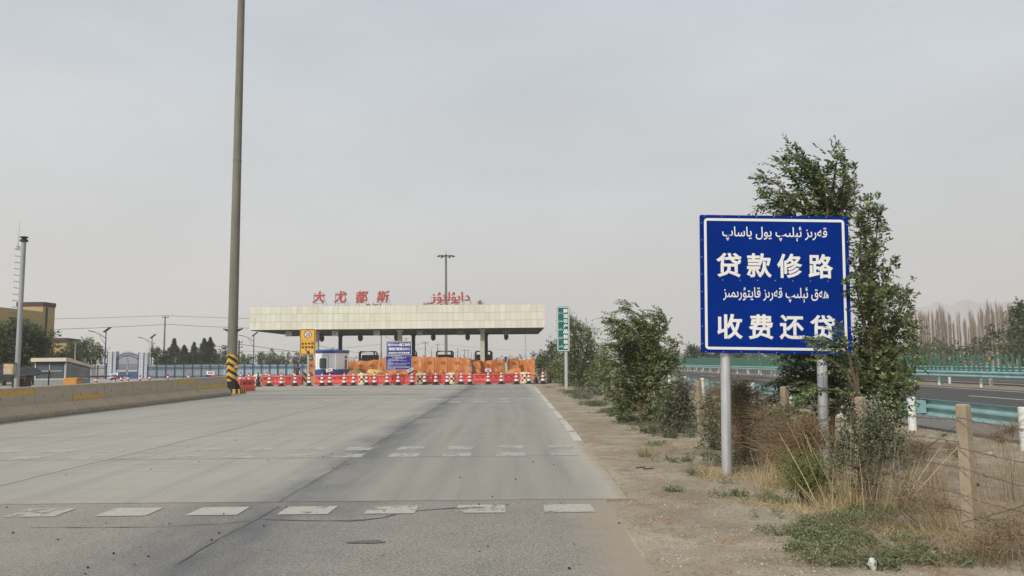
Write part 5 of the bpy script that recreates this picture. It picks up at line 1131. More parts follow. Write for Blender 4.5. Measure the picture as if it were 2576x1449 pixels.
# blue construction notice
NYY = 55.6; a_ = PX(972, 859, NYY); c_ = PX(1036.5, 894, NYY); cx_ = (a_.x + c_.x) / 2
t = thing('construction_notice', 'pair of stacked blue notices about road works on two legs', 'notice board', (cx_, NYY, 0))
w2 = (c_.x - a_.x) / 2; zA1 = a_.z; zA0 = c_.z; zB1 = ZA(1003, 895.5, NYY); zB0 = ZA(1003, 930, NYY)
b = MB(); b.box((0, 0, (zA0 + zA1) / 2), (2 * w2, .04, zA1 - zA0)); up = b.build('upper_panel', m_dblue, t)
b = MB(); b.box((-.03, 0, (zB0 + zB1) / 2), (2 * w2, .04, zB1 - zB0)); lo = b.build('lower_panel', m_dblue, t)
b = MB(); frame2d(b, -w2 + .03, w2 - .03, zA0 + .03, zA1 - .03, .03, .02, -.023); b.build('border', m_retro, up, fix=False)
hA = zA1 - zA0; b = MB()
for (s_, v0, v1, xa, xb) in (('前方G314施工封闭', .35, .13, -.8, .8), ('请绕行高速G3012', .65, .42, -.77, .77), ('给您带来不便 敬请谅解', .88, .75, -.76, .76)): put_text(b, s_, xa, xb, zA1 - v0 * hA, zA1 - v1 * hA, -.023, .035)
b.build('lettering', m_retro, up, fix=False)
b = MB(); frame2d(b, -w2 - .03 + .01, w2 - .03 - .01, zB0 + .01, zB1 - .01, .02, .02, -.023); b.build('border', M('pale_border', S(150, 160, 200, .85), .5, .05, 3), lo, fix=False)
b = MB(); hB = zB1 - zB0; put_text(b, 'G314线路段封闭施工公告', -.5, .5, zB1 - .16 * hB, zB1 - .08 * hB, -.023, .02); rr = random.Random(2)
for v_, l_, ind in ((.22, 1.1, .1), (.29, .7, .1), (.345, 1.4, 0), (.41, .2, .1), (.47, .35, .07), (.53, 1.65, 0), (.6, .35, .07), (.65, 1.4, 0), (.73, .25, .03), (.78, 1.66, 0), (.85, 1.66, 0), (.92, .6, 0)):
    x = -w2 + .05 + ind; e_ = min(x + l_, w2 - .12)
    while x < e_: d = min(rr.uniform(.1, .45), e_ - x); b.box((x + d / 2, -.023, zB1 - v_ * hB), (d, .004, .02)); x += d + .03
b.build('small_print', m_retro, lo, fix=False)
for s_ in (-1, 1): b = MB(); b.tube([(s_ * w2 * .86, .05, 0), (s_ * w2 * .86, .05, zA1 - .1)], .03, 8); b.build('leg', m_galv, t)
b = MB(); b.tube([(-w2 - .5, 9.5, 0), (-w2 - .5, 9.5, ZA(960, 870, 65)), (-w2 + .4, 9.5, ZA(970, 869, 65))], .03, 6); bkt = b.build('pole', m_white); bkt.location = (cx_, NYY, 0); tag(bkt, 'thin white bent pole rising behind the orange screens left of blue notice', 'pole')
# green sign
EY = 44.9; q = [PX(*p, EY) for p in ((1400.5, 773), (1430, 769), (1403.5, 884), (1434, 884))]; cs3 = (q[0] + q[1] + q[2] + q[3]) / 4; hw3 = ((q[1].x - q[0].x) + (q[3].x - q[2].x)) / 4 + .02; hh3 = ((q[0].z + q[1].z) - (q[2].z + q[3].z)) / 4
t = thing('inspection_sign', 'tall green sign with white vertical Chinese and small Uyghur lines', 'road sign', (cs3.x, EY, cs3.z)); t.rotation_euler = (0, R(.4), 0)
b = MB(); b.prism(rrect(-hw3, hw3, -hh3, hh3, .1), -.02, .02); b.build('panel', m_green, t); b = MB(); frame2d(b, -hw3 + .025, hw3 - .025, -hh3 + .025, hh3 - .025, .04, .08, -.023); b.build('border', m_retro, t, fix=False)
b = MB(); n = 8
for i, ch in enumerate('鲜活农产品检验点'):
    z1_ = hh3 - .13 - i * (2 * hh3 - .22) / n; put_text(b, ch, .0, hw3 - .085, z1_ - .25, z1_, -.023, .035)
b.build('chinese_lettering', m_retro, t, fix=False)
for i, wd_ in enumerate(('يېڭى تىرىك', 'دېھقانچىلىق', 'مەھسۇلاتلىرى', 'تەكشۈرۈش'.replace('ۈ', 'ۇ'), 'نۇقتىسى')):
    z1_ = hh3 - .3 - i * (2 * hh3) * .185; b = MB(); put_text(b, uy(wd_), -hw3 + .08, -.02, z1_ - .15, z1_, -.023, .012); b.build('uyghur_lettering', m_retro, t, fix=False)
b = MB(); b.lathe([(.1, -cs3.z), (.095, hh3 * .8)], 16, (.16, .12, 0)); b.build('post', m_galv, t, smooth=True)

# ================================================================== PERSON
m_skin = M('skin', S(150, 110, 88, .8), .6, .08, 8); m_coat = M('dark_jacket', S(66, 62, 66, .75), .85, .2, 8); m_trou = M('dark_trousers', S(44, 42, 46, .7), .85, .2, 8); m_hair = M('black_hair', S(28, 25, 24, .6), .7, .2, 14)
pbase = PX(747.5, 950, 66.0); zs_ = 1.43 / 1.62
t = thing('person', 'person in dark jacket and trousers standing before the blue sheet fence', 'person', (pbase.x, 66, 0), R(20))
J = {'pel': (0, 0, .86), 'sp': (0, .01, 1.02), 'ch': (0, -.02, 1.22), 'nk': (.01, -.05, 1.36), 'hb': (.02, -.08, 1.44), 'hd': (.03, -.1, 1.55), 'ht': (.03, -.09, 1.62),
     'hl': (-.09, 0, .82), 'kl': (-.1, -.03, .45), 'al': (-.1, .02, .09), 'tl': (-.1, -.14, .04), 'hr': (.09, 0, .82), 'kr': (.11, -.06, .45), 'ar': (.1, -.01, .09), 'tr': (.12, -.16, .04),
     'sl': (-.18, -.02, 1.27), 'el': (-.24, .02, 1.0), 'wl': (-.2, -.14, .8), 'fl': (-.19, -.19, .73), 'sr': (.18, -.03, 1.27), 'er': (.25, -.06, 1.02), 'wr': (.34, -.26, .96), 'fr': (.38, -.32, .95)}
rad = {'pel': .14, 'sp': .135, 'ch': .15, 'nk': .06, 'hb': .075, 'hd': .095, 'ht': .05, 'hl': .1, 'kl': .065, 'al': .045, 'tl': .035, 'hr': .1, 'kr': .065, 'ar': .045, 'tr': .035, 'sl': .075, 'el': .05, 'wl': .036, 'fl': .03, 'sr': .075, 'er': .05, 'wr': .036, 'fr': .03}
E_ = [('pel', 'sp'), ('sp', 'ch'), ('ch', 'nk'), ('nk', 'hb'), ('hb', 'hd'), ('hd', 'ht'), ('pel', 'hl'), ('hl', 'kl'), ('kl', 'al'), ('al', 'tl'), ('pel', 'hr'), ('hr', 'kr'), ('kr', 'ar'), ('ar', 'tr'), ('ch', 'sl'), ('sl', 'el'), ('el', 'wl'), ('wl', 'fl'), ('ch', 'sr'), ('sr', 'er'), ('er', 'wr'), ('wr', 'fr')]
names = list(J); V = [Vector(J[k_]) for k_ in names]; ED = [(names.index(a), names.index(c_)) for a, c_ in E_]; RD = [rad[k_] for k_ in names]
for tip, el in (('fl', 'wl'), ('fr', 'wr')):
    d = (Vector(J[tip]) - Vector(J[el])).normalized(); sd2 = d.cross(Vector((0, 0, 1))).normalized(); ti = names.index(tip)
    for f_, ln_ in ((-.03, .065), (-.01, .075), (.01, .07), (.03, .055)):
        V.append(V[ti] + sd2 * f_ + d * .02); RD.append(.011); ED.append((ti, len(V) - 1)); V.append(V[-1] + d * ln_ * .55 + Vector((0, 0, -.01))); RD.append(.009); ED.append((len(V) - 2, len(V) - 1)); V.append(V[-1] + d * ln_ * .45 + Vector((0, 0, -.025))); RD.append(.008); ED.append((len(V) - 2, len(V) - 1))
    V.append(V[ti] + sd2 * .045 - d * .02 + Vector((0, 0, -.01))); RD.append(.011); ED.append((names.index(el), len(V) - 1)); V.append(V[-1] + d * .05); RD.append(.009); ED.append((len(V) - 2, len(V) - 1))
me = bpy.data.meshes.new('body'); me.from_pydata([tuple(v * zs_) for v in V], ED, []); bo_ = bpy.data.objects.new('body', me); COL.objects.link(bo_)
sk = bo_.modifiers.new('skin', 'SKIN'); bo_.modifiers.new('sub', 'SUBSURF').levels = 1
for i, v in enumerate(me.skin_vertices[0].data): v.radius = (RD[i] * zs_,) * 2; v.use_root = (i == 0)
dg = bpy.context.evaluated_depsgraph_get(); dg.update(); me2 = bpy.data.meshes.new_from_object(bo_.evaluated_get(dg)); bpy.data.objects.remove(bo_)
bo_ = bpy.data.objects.new('body', me2); COL.objects.link(bo_); bo_.parent = t; me2.materials.clear()
for m in (m_skin, m_coat, m_trou, m_black): me2.materials.append(m)
for p in me2.polygons:
    c_ = p.center / zs_; p.use_smooth = True
    hand = (Vector(J['wl']) - c_).length < .05 or (Vector(J['fl']) - c_).length < .11 or (Vector(J['wr']) - c_).length < .04 or (Vector(J['fr']) - c_).length < .11
    p.material_index = 0 if (c_.z > 1.37 or hand) else (3 if c_.z < .1 else (2 if c_.z < .84 and abs(c_.x) < .19 else 1))
b = MB(); b.lathe([(.1, -.02), (.112, .05), (.095, .11), (.05, .15), (.005, .16)], 14); hr = b.build('hair', m_hair, t, smooth=True); hr.location = Vector((.03, -.075, 1.5)) * zs_; hr.scale = (zs_,) * 3; hr.rotation_euler = (R(-14), 0, 0)
b = MB()
for s_ in (-1, 1): b.lathe([(.004, -.012), (.013, 0), (.004, .012)], 8, (.03 + s_ * .035, -.188, 1.555))
b.prism([(.022, 1.505), (.038, 1.505), (.03, 1.55)], -.215, -.18); b.box((.03, -.183, 1.478), (.045, .012, .01))
for s_ in (-1, 1): b.lathe([(.005, -.025), (.018, 0), (.005, .025)], 8, (.03 + s_ * .098, -.09, 1.535))
fa = b.build('face_features', M('face_shade', S(96, 66, 54, .7), .6, .1, 8), t, smooth=True); fa.scale = (zs_,) * 3
# ================================================================== GUARD RAILS, ANTI-GLARE SCREEN, BARBED WIRE FENCE (right)
m_turq = M('turquoise_rail_paint', S(130, 168, 168, .86), .4, .12, 2.5, col2=S(148, 186, 186, .87)); m_fin = M('green_fin', S(72, 118, 102, .84), .45, .12, 3); m_orange = M('orange_reflector', S(214, 150, 50, .85), .4, .08, 4)
m_postw = M('chipped_white_paint', S(220, 220, 214, .86), .6, .12, 14, col2=S(230, 230, 226, .88))
def wbeam(x, z0, z1, s, y0, y1):
    "two-wave beam; s: side the waves bulge to"
    h = z1 - z0; pr = [(0, 0), (.05, .06), (.08, .16), (.08, .28), (.05, .4), (.015, .46), (.015, .54), (.05, .6), (.08, .72), (.08, .84), (.05, .94), (0, 1)]
    b = MB(); n = max(2, int((y1 - y0) / 4)); vs = []
    for j in range(n + 1):
        y = y0 + (y1 - y0) * j / n; vs += [(x + s * p, y, z0 + q * h) for p, q in pr]
    k = len(pr); b.add(vs, [(j * k + i, j * k + i + 1, (j + 1) * k + i + 1, (j + 1) * k + i) for j in range(n) for i in range(k - 1)])
    return b
def guardrail(label, x, side, z0, z1, ys_, post_r, post_side, ptop, refl=()):
    t = thing('guard_rail', label, 'guard rail', (x, ys_[0], 0))
    o = wbeam(0, z0, z1, side, -4, ys_[-1] - ys_[0] + 4).build('rail_beam', m_turq, t, smooth=True, fix=False); so = o.modifiers.new('thickness', 'SOLIDIFY'); so.thickness = .006
    b = MB(); b.lathe([(post_r, -.05), (post_r, ptop - .015), (post_r * .8, ptop)], 14); p0 = None
    bb = MB(); bb.box((-post_side * .17, 0, (z0 + z1) / 2), (.2, .2, (z1 - z0) * .8))
    for i, y in enumerate(ys_):
        if p0 is None:
            p0 = b.build('post', m_postw, t, smooth=True); p0.location = (post_side * .24, 0, 0); q0 = bb.build('spacer_block', m_turq, t); q0.location = (post_side * .24, 0, 0); p = p0
        else:
            p = p0.copy(); COL.objects.link(p); p.parent = t; p.location = (post_side * .24, y - ys_[0], 0); q = q0.copy(); COL.objects.link(q); q.parent = t; q.location = p.location
        if i in refl: r_ = MB(); r_.box((0, -post_r - .004, .2), (post_r * 1.5, .012, .22)); r_.build('reflector', m_orange, p)
    return t
guardrail('nearest turquoise guard rail on thick white posts, beyond the barbed wire fence', 8.95, 1, .36, .7, [2.12 + 3.72 * i for i in range(30)], .085, -1, .74)
guardrail('turquoise median guard rail on short white posts, near side of the anti-glare fins', 24.4, -1, .5, .84, [8.8 + 4 * i for i in range(50)], .075, 1, .8, (14,))
guardrail('turquoise median guard rail behind the green anti-glare fins', 26.5, 1, .66, 1.0, [10.6 + 4 * i for i in range(50)], .075, -1, .7, (8,))
guardrail('far turquoise guard rail at the outer edge of the opposite carriageway', 42.2, -1, .42, .74, [20 + 4 * i for i in range(45)], .07, 1, .74)
t = thing('anti_glare_screen', 'long row of upright green fins along the motorway median', 'anti-glare screen', (25.45, 30, 0))
b = MB(); b.box((0, 70, .72), (.12, 160, .1)); b.build('carrier_rail', m_fin, t)
b = MB()
for i in range(40): b.box((0, -8 + i * 4.0, .34), (.09, .09, .68))
b.build('carrier_posts', m_fin, t)
b = MB(); P_ = [(-.075, .72), (.075, .72), (.075, 1.7), (.045, 1.74), (-.045, 1.74), (-.075, 1.7)]; b.prism(P_, -.012, .012); f0 = None
for i in range(100):
    if f0 is None: f0 = b.build('fin', m_fin, t); f = f0
    else: f = f0.copy(); COL.objects.link(f); f.parent = t
    f.location = (0, 6 + i * .48, 0); f.rotation_euler = (.02 * math.sin(i * 7.7), 0, R(18) + .05 * math.sin(i * 3.1))
    if i % 8 == 3: r_ = MB(); r_.box((0, -.018, 1.52), (.12, .012, .16)); r_.build('reflector', m_orange, f)
b = MB()
for i in range(100, 300):
    y = 6 + i * .48; n0 = len(b.v); b.prism(P_, -.012, .012); mt = Matrix.Rotation(R(18), 3, 'Z')
    for q in range(n0, len(b.v)): b.v[q] = tuple(mt @ Vector(b.v[q]) + Vector((0, y, 0)))
tag(b.build('far_fins', m_fin, t), kind='stuff')
# barbed wire fence
FX = 3.9
g = G('fence_post_concrete'); P, X, Y, Z = g.pos(True); n = g.noise(P, 4, 6, .65, stretch=(1, 1, .35)); f = g.noise(P, 30, 4, .7)
c = g.mix(g.ramp(n, .3, .7), S(148, 134, 114, .84), S(180, 166, 143, .86)); c = g.mix(g.ramp(f, .56, .72, 0, .5), c, S(138, 120, 100, .84)); g.bump(g.math('ADD', f, n), .4, .02); m_fpost = g.done(c, .95, .1)
t = thing('barbed_wire_fence', 'barbed wire fence on leaning tan concrete posts along the verge', 'fence', (FX, 6.7, 0))
fys = [-4.6, -2.3, 0, 2.1, 4.4, 6.75, 9.5, 11.8, 14.2, 16.6, 19, 21.4, 23.8]; fpos = []
for i, y in enumerate(fys):
    rr = random.Random(i * 7 + 1); lx, ly = rr.uniform(-.03, .03), rr.uniform(-.02, .02)
    if i == 5: lx = -.03
    b = MB(); n0 = 0; z1_ = 1.18 + rr.uniform(-.02, .03); s_ = .045
    vs = []
    for z in (-.1, .3, .7, z1_ - .02, z1_):
        k = 1 if z < z1_ else .86; w_ = s_ * (1.12 - .12 * z / z1_) * k
        vs += [(-w_, -w_, z), (w_, -w_, z), (w_, w_, z), (-w_, w_, z)]
    b.add(vs, [(0, 3, 2, 1), (16, 17, 18, 19)] + [(4 * j + a, 4 * j + (a + 1) % 4, 4 * j + 4 + (a + 1) % 4, 4 * j + 4 + a) for j in range(4) for a in range(4)])
    p = b.build('post', m_fpost, t, bevel=.008); p.location = (rr.uniform(-.03, .03), y, 0); p.rotation_euler = (ly, lx, R(30)); fpos.append((p.location.copy(), lx, ly))
m_wire = M('rusty_wire', S(104, 92, 82, .8), .8, .2, 8)
hts = (1.06, .86, .64, .46, .3, .12)
def wire_line(pairs, sag, rr):
    b = MB(); pts = []
    for (pa, za), (pc, zc) in pairs:
        for i in range(9):
            f = i / 8; p = pa.lerp(pc, f); pts.append(Vector((p.x, p.y, za + (zc - za) * f - sag * 4 * f * (1 - f) + rr.uniform(-.008, .008))))
    b.tube(pts, .003, 5, cap=False); L_ = 0
    for a, c_ in zip(pts[:-1], pts[1:]):
        d = c_ - a
        if d.length < .02 or a.y > 9.5: continue
        for k in range(max(1, int(d.length / .13))):
            q = a + d * ((k + .5) / max(1, int(d.length / .13))); v = Vector((rr.uniform(-1, 1), rr.uniform(-.4, .4), rr.uniform(-1, 1))).normalized() * .024; b.tube([q - v, q + v], .0022, 4, cap=False)
    return b
rr = random.Random(5); off = Vector((-.085, 0, 0))
for h in hts:
    pairs = [((fpos[i][0] + off + Vector((fpos[i][1] * h, 0, 0)), h + rr.uniform(-.03, .03)), (fpos[i + 1][0] + off + Vector((fpos[i + 1][1] * h, 0, 0)), h + rr.uniform(-.03, .03))) for i in range(len(fpos) - 1)]
    wire_line(pairs, rr.uniform(.015, .06), rr).build('barbed_wire', m_wire, t, fix=False)
wire_line([((fpos[2][0] + off, 1.0), (fpos[3][0] + off, .1))], .02, rr).build('barbed_wire', m_wire, t, fix=False); wire_line([((fpos[1][0] + off, 1.05), (fpos[2][0] + off, .2))], .02, rr).build('barbed_wire', m_wire, t, fix=False)

# ================================================================== LEAF AND STRAW MATERIALS
elm = leaf_mat('elm_leaves', S(62, 76, 42, .85), S(112, 128, 76, .9), S(156, 164, 124, .9), trans=.28); elm_far = leaf_mat('far_elm_leaves', S(58, 72, 38, .85), S(112, 126, 72, .9), S(164, 170, 128, .9), trans=.28); dgreen = leaf_mat('deep_green_leaves', S(54, 70, 42, .84), S(98, 112, 70, .88))
conif = leaf_mat('conifer_needles', S(54, 68, 48, .84), S(98, 110, 78, .88)); herb = leaf_mat('grey_green_herb', S(88, 100, 66, .85), S(136, 146, 108, .9), S(172, 164, 122, .9)); lime = leaf_mat('yellow_green_leaves', S(96, 106, 52, .88), S(142, 148, 84, .9))
viny = leaf_mat('dusty_vine_leaves', S(62, 74, 50, .8), S(112, 120, 90, .86), S(158, 150, 124, .86)); brown = leaf_mat('dry_brown_leaves', S(112, 90, 64, .84), S(162, 132, 96, .88)); straw = leaf_mat('straw', S(160, 140, 102, .88), S(216, 198, 156, .94), trans=.2)
twig_m = leaf_mat('dry_twigs', S(116, 102, 82, .85), S(172, 152, 122, .88), trans=.15); seedm = leaf_mat('pale_seed_heads', S(170, 164, 146, .85), S(200, 194, 178, .88)); gstalk = leaf_mat('green_brown_stalks', S(96, 92, 60, .8), S(150, 136, 90, .85), trans=.15); redbr = leaf_mat('red_brown_twigs', S(104, 88, 64, .84), S(152, 126, 92, .88), trans=.15)
hedge_l = leaf_mat('hedge_leaves', S(52, 66, 38, .8), S(104, 112, 70, .85)); poplar_t = leaf_mat('bare_poplar_twigs', S(124, 110, 98, .88), S(158, 144, 130, .9), trans=.1)

# ================================================================== THE BIG ELM BEHIND THE SIGN
D1 = 11.4; pt = lambda px, py, Y=D1: PX(px, py, Y)
eb = Vector((PX(2090, 1150, D1).x, D1, 0))
A_ = [[(2090, 1150), (2095, 1000), (2088, 850), (2090, 700), (2085, 600), (2075, 500), (2040, 420), (1980, 350)], [(2085, 600), (2060, 505), (2020, 425), (1978, 376)], [(2085, 600), (2030, 520), (1985, 448), (1930, 395)], [(2085, 620), (2020, 540), (1945, 470), (1864, 430)], [(2080, 640), (2000, 560), (1940, 512), (1884, 488)], [(2080, 640), (2010, 575), (1955, 542), (1914, 520)],
      [(2085, 600), (2090, 500), (2095, 430), (2100, 386)], [(2085, 600), (2105, 505), (2120, 445), (2118, 402)], [(2085, 600), (2118, 520), (2140, 482), (2156, 458)], [(2085, 600), (2070, 485), (2058, 425), (2050, 398)], [(2085, 600), (2110, 540), (2130, 500), (2126, 445)], [(2085, 600), (2050, 520), (2000, 470), (1952, 440)], [(2085, 610), (2090, 550), (2060, 490), (2010, 440)], [(2085, 620), (2060, 560), (2020, 520), (1975, 490)], [(2085, 610), (2120, 560), (2140, 530), (2150, 500)],
      [(2090, 760), (2060, 700), (2020, 660), (1990, 630)], [(2090, 780), (2110, 720), (2120, 660), (2130, 610)], [(2090, 860), (2040, 800), (2000, 770)],
      [(2095, 1000), (2060, 930), (2010, 905), (1965, 925)], [(2095, 1010), (2040, 950), (1985, 940), (1935, 965)], [(2095, 1020), (2030, 985), (1970, 985), (1918, 1010)], [(2095, 1030), (2050, 1000), (2000, 1010), (1950, 1035)], [(2095, 1000), (2090, 930), (2060, 890), (2030, 880)], [(2095, 990), (2120, 930), (2130, 900)], [(2095, 1040), (2060, 1040), (2020, 1050)], [(2095, 1010), (2130, 980), (2150, 950)], [(2095, 1000), (2070, 960), (2040, 945), (2000, 955)], [(2095, 960), (2050, 905), (2000, 885), (1975, 890)], [(2095, 1040), (2120, 1010), (2140, 1000)], [(2095, 1020), (2080, 985), (2050, 975), (2020, 980)]]
A_ = [[(x_ + max(0, 560 - y_) * .04 + max(0, 2040 - x_) * .22, y_ + max(0, 560 - y_) * .06) for x_, y_ in br_] for i_, br_ in enumerate(A_) if i_ not in (11, 12)]
branch_tree('elm_tree', 'wind-bent elm whose top leans left above the big blue sign', 'tree', eb, D1, A_, (m_bark, elm), 11, tw_m=50, l_tw=.19, n_leaf=9, L=.072, W=.038, wind=(-.45, 0, 0), r0=.07, ydep=.55, start=.15)
D2 = 11.0; e2 = Vector((PX(2190, 1130, D2).x, D2, 0))
B_ = [[(2190, 1130), (2195, 1000), (2187, 800), (2178, 650), (2182, 560), (2192, 495)], [(2187, 800), (2167, 690), (2164, 610), (2172, 535)], [(2187, 820), (2193, 690), (2203, 610), (2212, 535)], [(2190, 900), (2213, 785), (2232, 705), (2242, 652)], [(2190, 900), (2240, 825), (2272, 770), (2294, 730)], [(2190, 920), (2230, 865), (2258, 800), (2266, 725)], [(2187, 900), (2172, 805), (2158, 745), (2152, 690)], [(2193, 950), (2240, 900), (2280, 855), (2298, 805)], [(2195, 1000), (2250, 960), (2286, 930), (2304, 900)], [(2190, 1000), (2160, 930), (2150, 860)], [(2195, 1030), (2230, 1020), (2258, 992)], [(2187, 760), (2180, 690), (2196, 640), (2205, 620)], [(2190, 860), (2205, 780), (2215, 740), (2210, 700)], [(2190, 900), (2200, 830), (2225, 780), (2238, 740)], [(2193, 960), (2220, 880), (2250, 840), (2262, 800)], [(2195, 1000), (2215, 930), (2235, 890), (2255, 880)], [(2195, 1010), (2230, 970), (2262, 950), (2276, 930)], [(2193, 980), (2185, 900), (2175, 850), (2168, 800)], [(2195, 1040), (2170, 980), (2160, 930)], [(2195, 1040), (2200, 980), (2210, 930), (2222, 900)], [(2195, 1060), (2225, 1050), (2250, 1040)], [(2195, 1060), (2170, 1040), (2150, 1010)], [(2195, 1060), (2205, 1020), (2230, 985)]] + [[(2192, 1090), ((2192 + x_) / 2 + 4, (1075 + y_) / 2), (x_, y_)] for x_, y_ in ((2110, 960), (2130, 930), (2150, 905), (2175, 880), (2200, 870), (2230, 880), (2255, 900), (2280, 935), (2290, 965), (2262, 1000), (2250, 1030), (2120, 1000), (2130, 1040), (2160, 960), (2190, 940), (2220, 930), (2245, 960), (2255, 1000), (2225, 1000), (2180, 1000), (2150, 1060), (2220, 1060), (2270, 970), (2240, 920))]
branch_tree('elm_sapling', 'slender multi-stemmed elm rising at the right edge of the big sign', 'tree', e2, D2, B_, (m_bark, elm), 12, tw_m=58, l_tw=.15, n_leaf=8, L=.062, W=.035, wind=(-.12, 0, .05), droop=.3, r0=.045, ydep=.6, start=.12)
D3 = 10.0; e3 = Vector((PX(2165, 1150, 10.1).x, 10.1, 0))
branch_tree('elm_shoot', 'low elm shoot whose leaves cover the lower right sign corner', 'shrub', e3, D3, [[(2165, 1150), (2160, 1000), (2140, 910), (2100, 870), (2045, 855)], [(2160, 1000), (2135, 900), (2120, 845), (2108, 822)], [(2160, 1000), (2120, 930), (2085, 905), (2055, 900)], [(2160, 1020), (2120, 985), (2080, 980), (2050, 985)], [(2160, 1000), (2155, 930), (2150, 890)], [(2160, 1000), (2130, 880), (2095, 862), (2075, 870)]], (m_bark, elm), 13, tw_m=38, l_tw=.16, n_leaf=9, L=.055, W=.03, wind=(-.4, 0, .05), r0=.03, ydep=.12, start=.4, jit=.03)

# ================================================================== SHRUBBY TREES ALONG THE VERGE
def px_tree(name, label, cat, pxb, Y, bl, mats, seed, **kw):
    base = Vector((XA(pxb, Y, 960), Y, 0)); tops = sorted(bl, key=lambda q: q[1])[:3]
    gy_ = 903 + 1.6 * FPX / Y
    paths = [([base, PX((pxb + q[0]) / 2, (q[1] + gy_) / 2, Y), PX(q[0], q[1], Y)], kw.get('r0', .06)) for q in tops]
    return tree(name, label, cat, base, paths, [blob_px(q[0], q[1], Y, q[2], q[3], q[4]) for q in bl], mats, seed, **kw)
T_ = [[(1612, 1060), (1618, 960), (1625, 880), (1612, 820), (1578, 774)], [(1618, 960), (1600, 860), (1570, 815), (1534, 806)], [(1618, 940), (1605, 870), (1585, 835), (1564, 828)], [(1622, 930), (1650, 850), (1660, 810), (1652, 785)], [(1622, 920), (1660, 850), (1676, 815), (1668, 795)], [(1620, 960), (1670, 890), (1700, 868), (1713, 862)], [(1620, 960), (1680, 910), (1702, 895)], [(1616, 980), (1580, 900), (1555, 875), (1540, 868)], [(1616, 990), (1570, 930), (1545, 910), (1525, 905)], [(1614, 1010), (1560, 960), (1535, 945), (1518, 945)], [(1616, 1000), (1660, 950), (1690, 925), (1712, 915)], [(1616, 1020), (1670, 990), (1700, 970), (1715, 950)], [(1612, 1030), (1570, 1000), (1545, 985)], [(1612, 1040), (1590, 1020), (1565, 1020)], [(1614, 1040), (1640, 1010), (1680, 1000)], [(1620, 950), (1610, 880), (1590, 850), (1575, 848)], [(1620, 930), (1630, 870), (1625, 830), (1615, 800)], [(1618, 970), (1640, 910), (1655, 880), (1650, 850)], [(1616, 990), (1600, 930), (1585, 890), (1570, 880)], [(1616, 1000), (1630, 950), (1650, 920), (1660, 900)], [(1614, 1020), (1600, 970), (1585, 950), (1565, 940)], [(1614, 1020), (1625, 980), (1645, 960), (1660, 955)], [(1612, 1045), (1600, 1010), (1590, 990)], [(1612, 1050), (1640, 1040), (1665, 1035)], [(1612, 1050), (1575, 1045), (1550, 1040)], [(1620, 950), (1640, 870), (1640, 830), (1632, 815)], [(1618, 960), (1595, 880), (1580, 850), (1550, 835)]]
branch_tree('shrub_elm', 'bushy wind-swept elm standing between the green and big blue signs', 'tree', Vector((XA(1612, 19.5, 1050), 19.5, 0)), 19.5, T_, (m_bark, elm_far), 21, tw_m=62, l_tw=.25, n_leaf=10, L=.08, W=.042, wind=(-.6, 0, 0), r0=.07, ydep=.6, start=.15, jit=.07)
px_tree('shrub_elm', 'dense tree directly behind the tall green sign', 'tree', 1455, 48, [(1440, 815, 14, 22, 6), (1455, 840, 24, 30, 12), (1485, 845, 18, 20, 6), (1452, 890, 40, 34, 18), (1490, 890, 30, 32, 12), (1520, 875, 10, 12, 2), (1430, 920, 36, 34, 14), (1480, 935, 46, 34, 18), (1455, 960, 44, 22, 12)], (m_bark, elm_far), 22, n_tw=12, l_tw=.55, n_leaf=9, L=.11, W=.062, wind=(-.35, 0, 0), dens=1.7, r0=.1, droop=.2)
px_tree('shrub_elm', 'loose pale tree right of the green sign, before the motorway', 'tree', 1530, 33, [(1520, 895, 14, 12, 3), (1535, 915, 22, 18, 5), (1512, 940, 24, 20, 6), (1545, 955, 26, 18, 6)], (m_bark, elm_far), 23, n_tw=8, l_tw=.45, n_leaf=8, L=.11, W=.065, wind=(-.5, 0, 0), dens=1.2, r0=.07)
px_tree('verge_tree', 'pointed grey-green tree beyond the orange screens, left of green sign', 'tree', 1388, 60, [(1386, 868, 8, 10, 3), (1388, 890, 17, 18, 8), (1390, 920, 26, 20, 10)], (m_bark, dgreen), 24, n_tw=8, l_tw=.6, n_leaf=8, L=.17, W=.11, dens=1.3, r0=.1)
px_tree('verge_tree', 'small dark tree at the right end of the orange screens', 'tree', 1358, 66, [(1358, 900, 12, 9, 4), (1352, 918, 18, 14, 6), (1372, 918, 18, 14, 6)], (m_bark, dgreen), 25, n_tw=8, l_tw=.6, n_leaf=8, L=.18, W=.12, dens=1.3, r0=.1)
px_tree('verge_tree', 'broad low shrub between the last screen and the green sign post', 'shrub', 1400, 56, [(1395, 925, 18, 14, 6), (1385, 945, 18, 12, 5), (1408, 940, 14, 22, 6)], (m_bark, elm_far), 26, n_tw=8, l_tw=.5, n_leaf=8, L=.15, W=.09, dens=1.2, r0=.06)
px_tree('vine_bush', 'dusty green vine bush smothering the fence left of the tan post', 'bush', 1705, 17.0, [(1715, 975, 20, 26, 8), (1700, 1010, 36, 34, 14), (1725, 1020, 22, 40, 9), (1690, 1050, 44, 22, 10)], (m_bark, viny), 27, n_tw=10, l_tw=.25, n_leaf=9, L=.05, W=.032, dens=1.6, r0=.03, droop=.5)
px_tree('vine_bush', 'low green undergrowth at the foot of the green sign', 'bush', 1500, 36, [(1480, 972, 34, 12, 6), (1520, 978, 34, 16, 7), (1560, 985, 30, 20, 6)], (m_bark, viny), 28, n_tw=9, l_tw=.4, n_leaf=8, L=.085, W=.05, dens=1.4, r0=.03, droop=.4)
px_tree('vine_bush', 'grey-green weeds climbing the fence just left of the near sign post', 'bush', 1788, 13.6, [(1790, 1010, 22, 34, 8), (1800, 1060, 34, 40, 12), (1785, 1100, 34, 26, 8)], (m_bark, viny), 29, n_tw=9, l_tw=.22, n_leaf=9, L=.042, W=.026, dens=1.4, r0=.02, droop=.5)
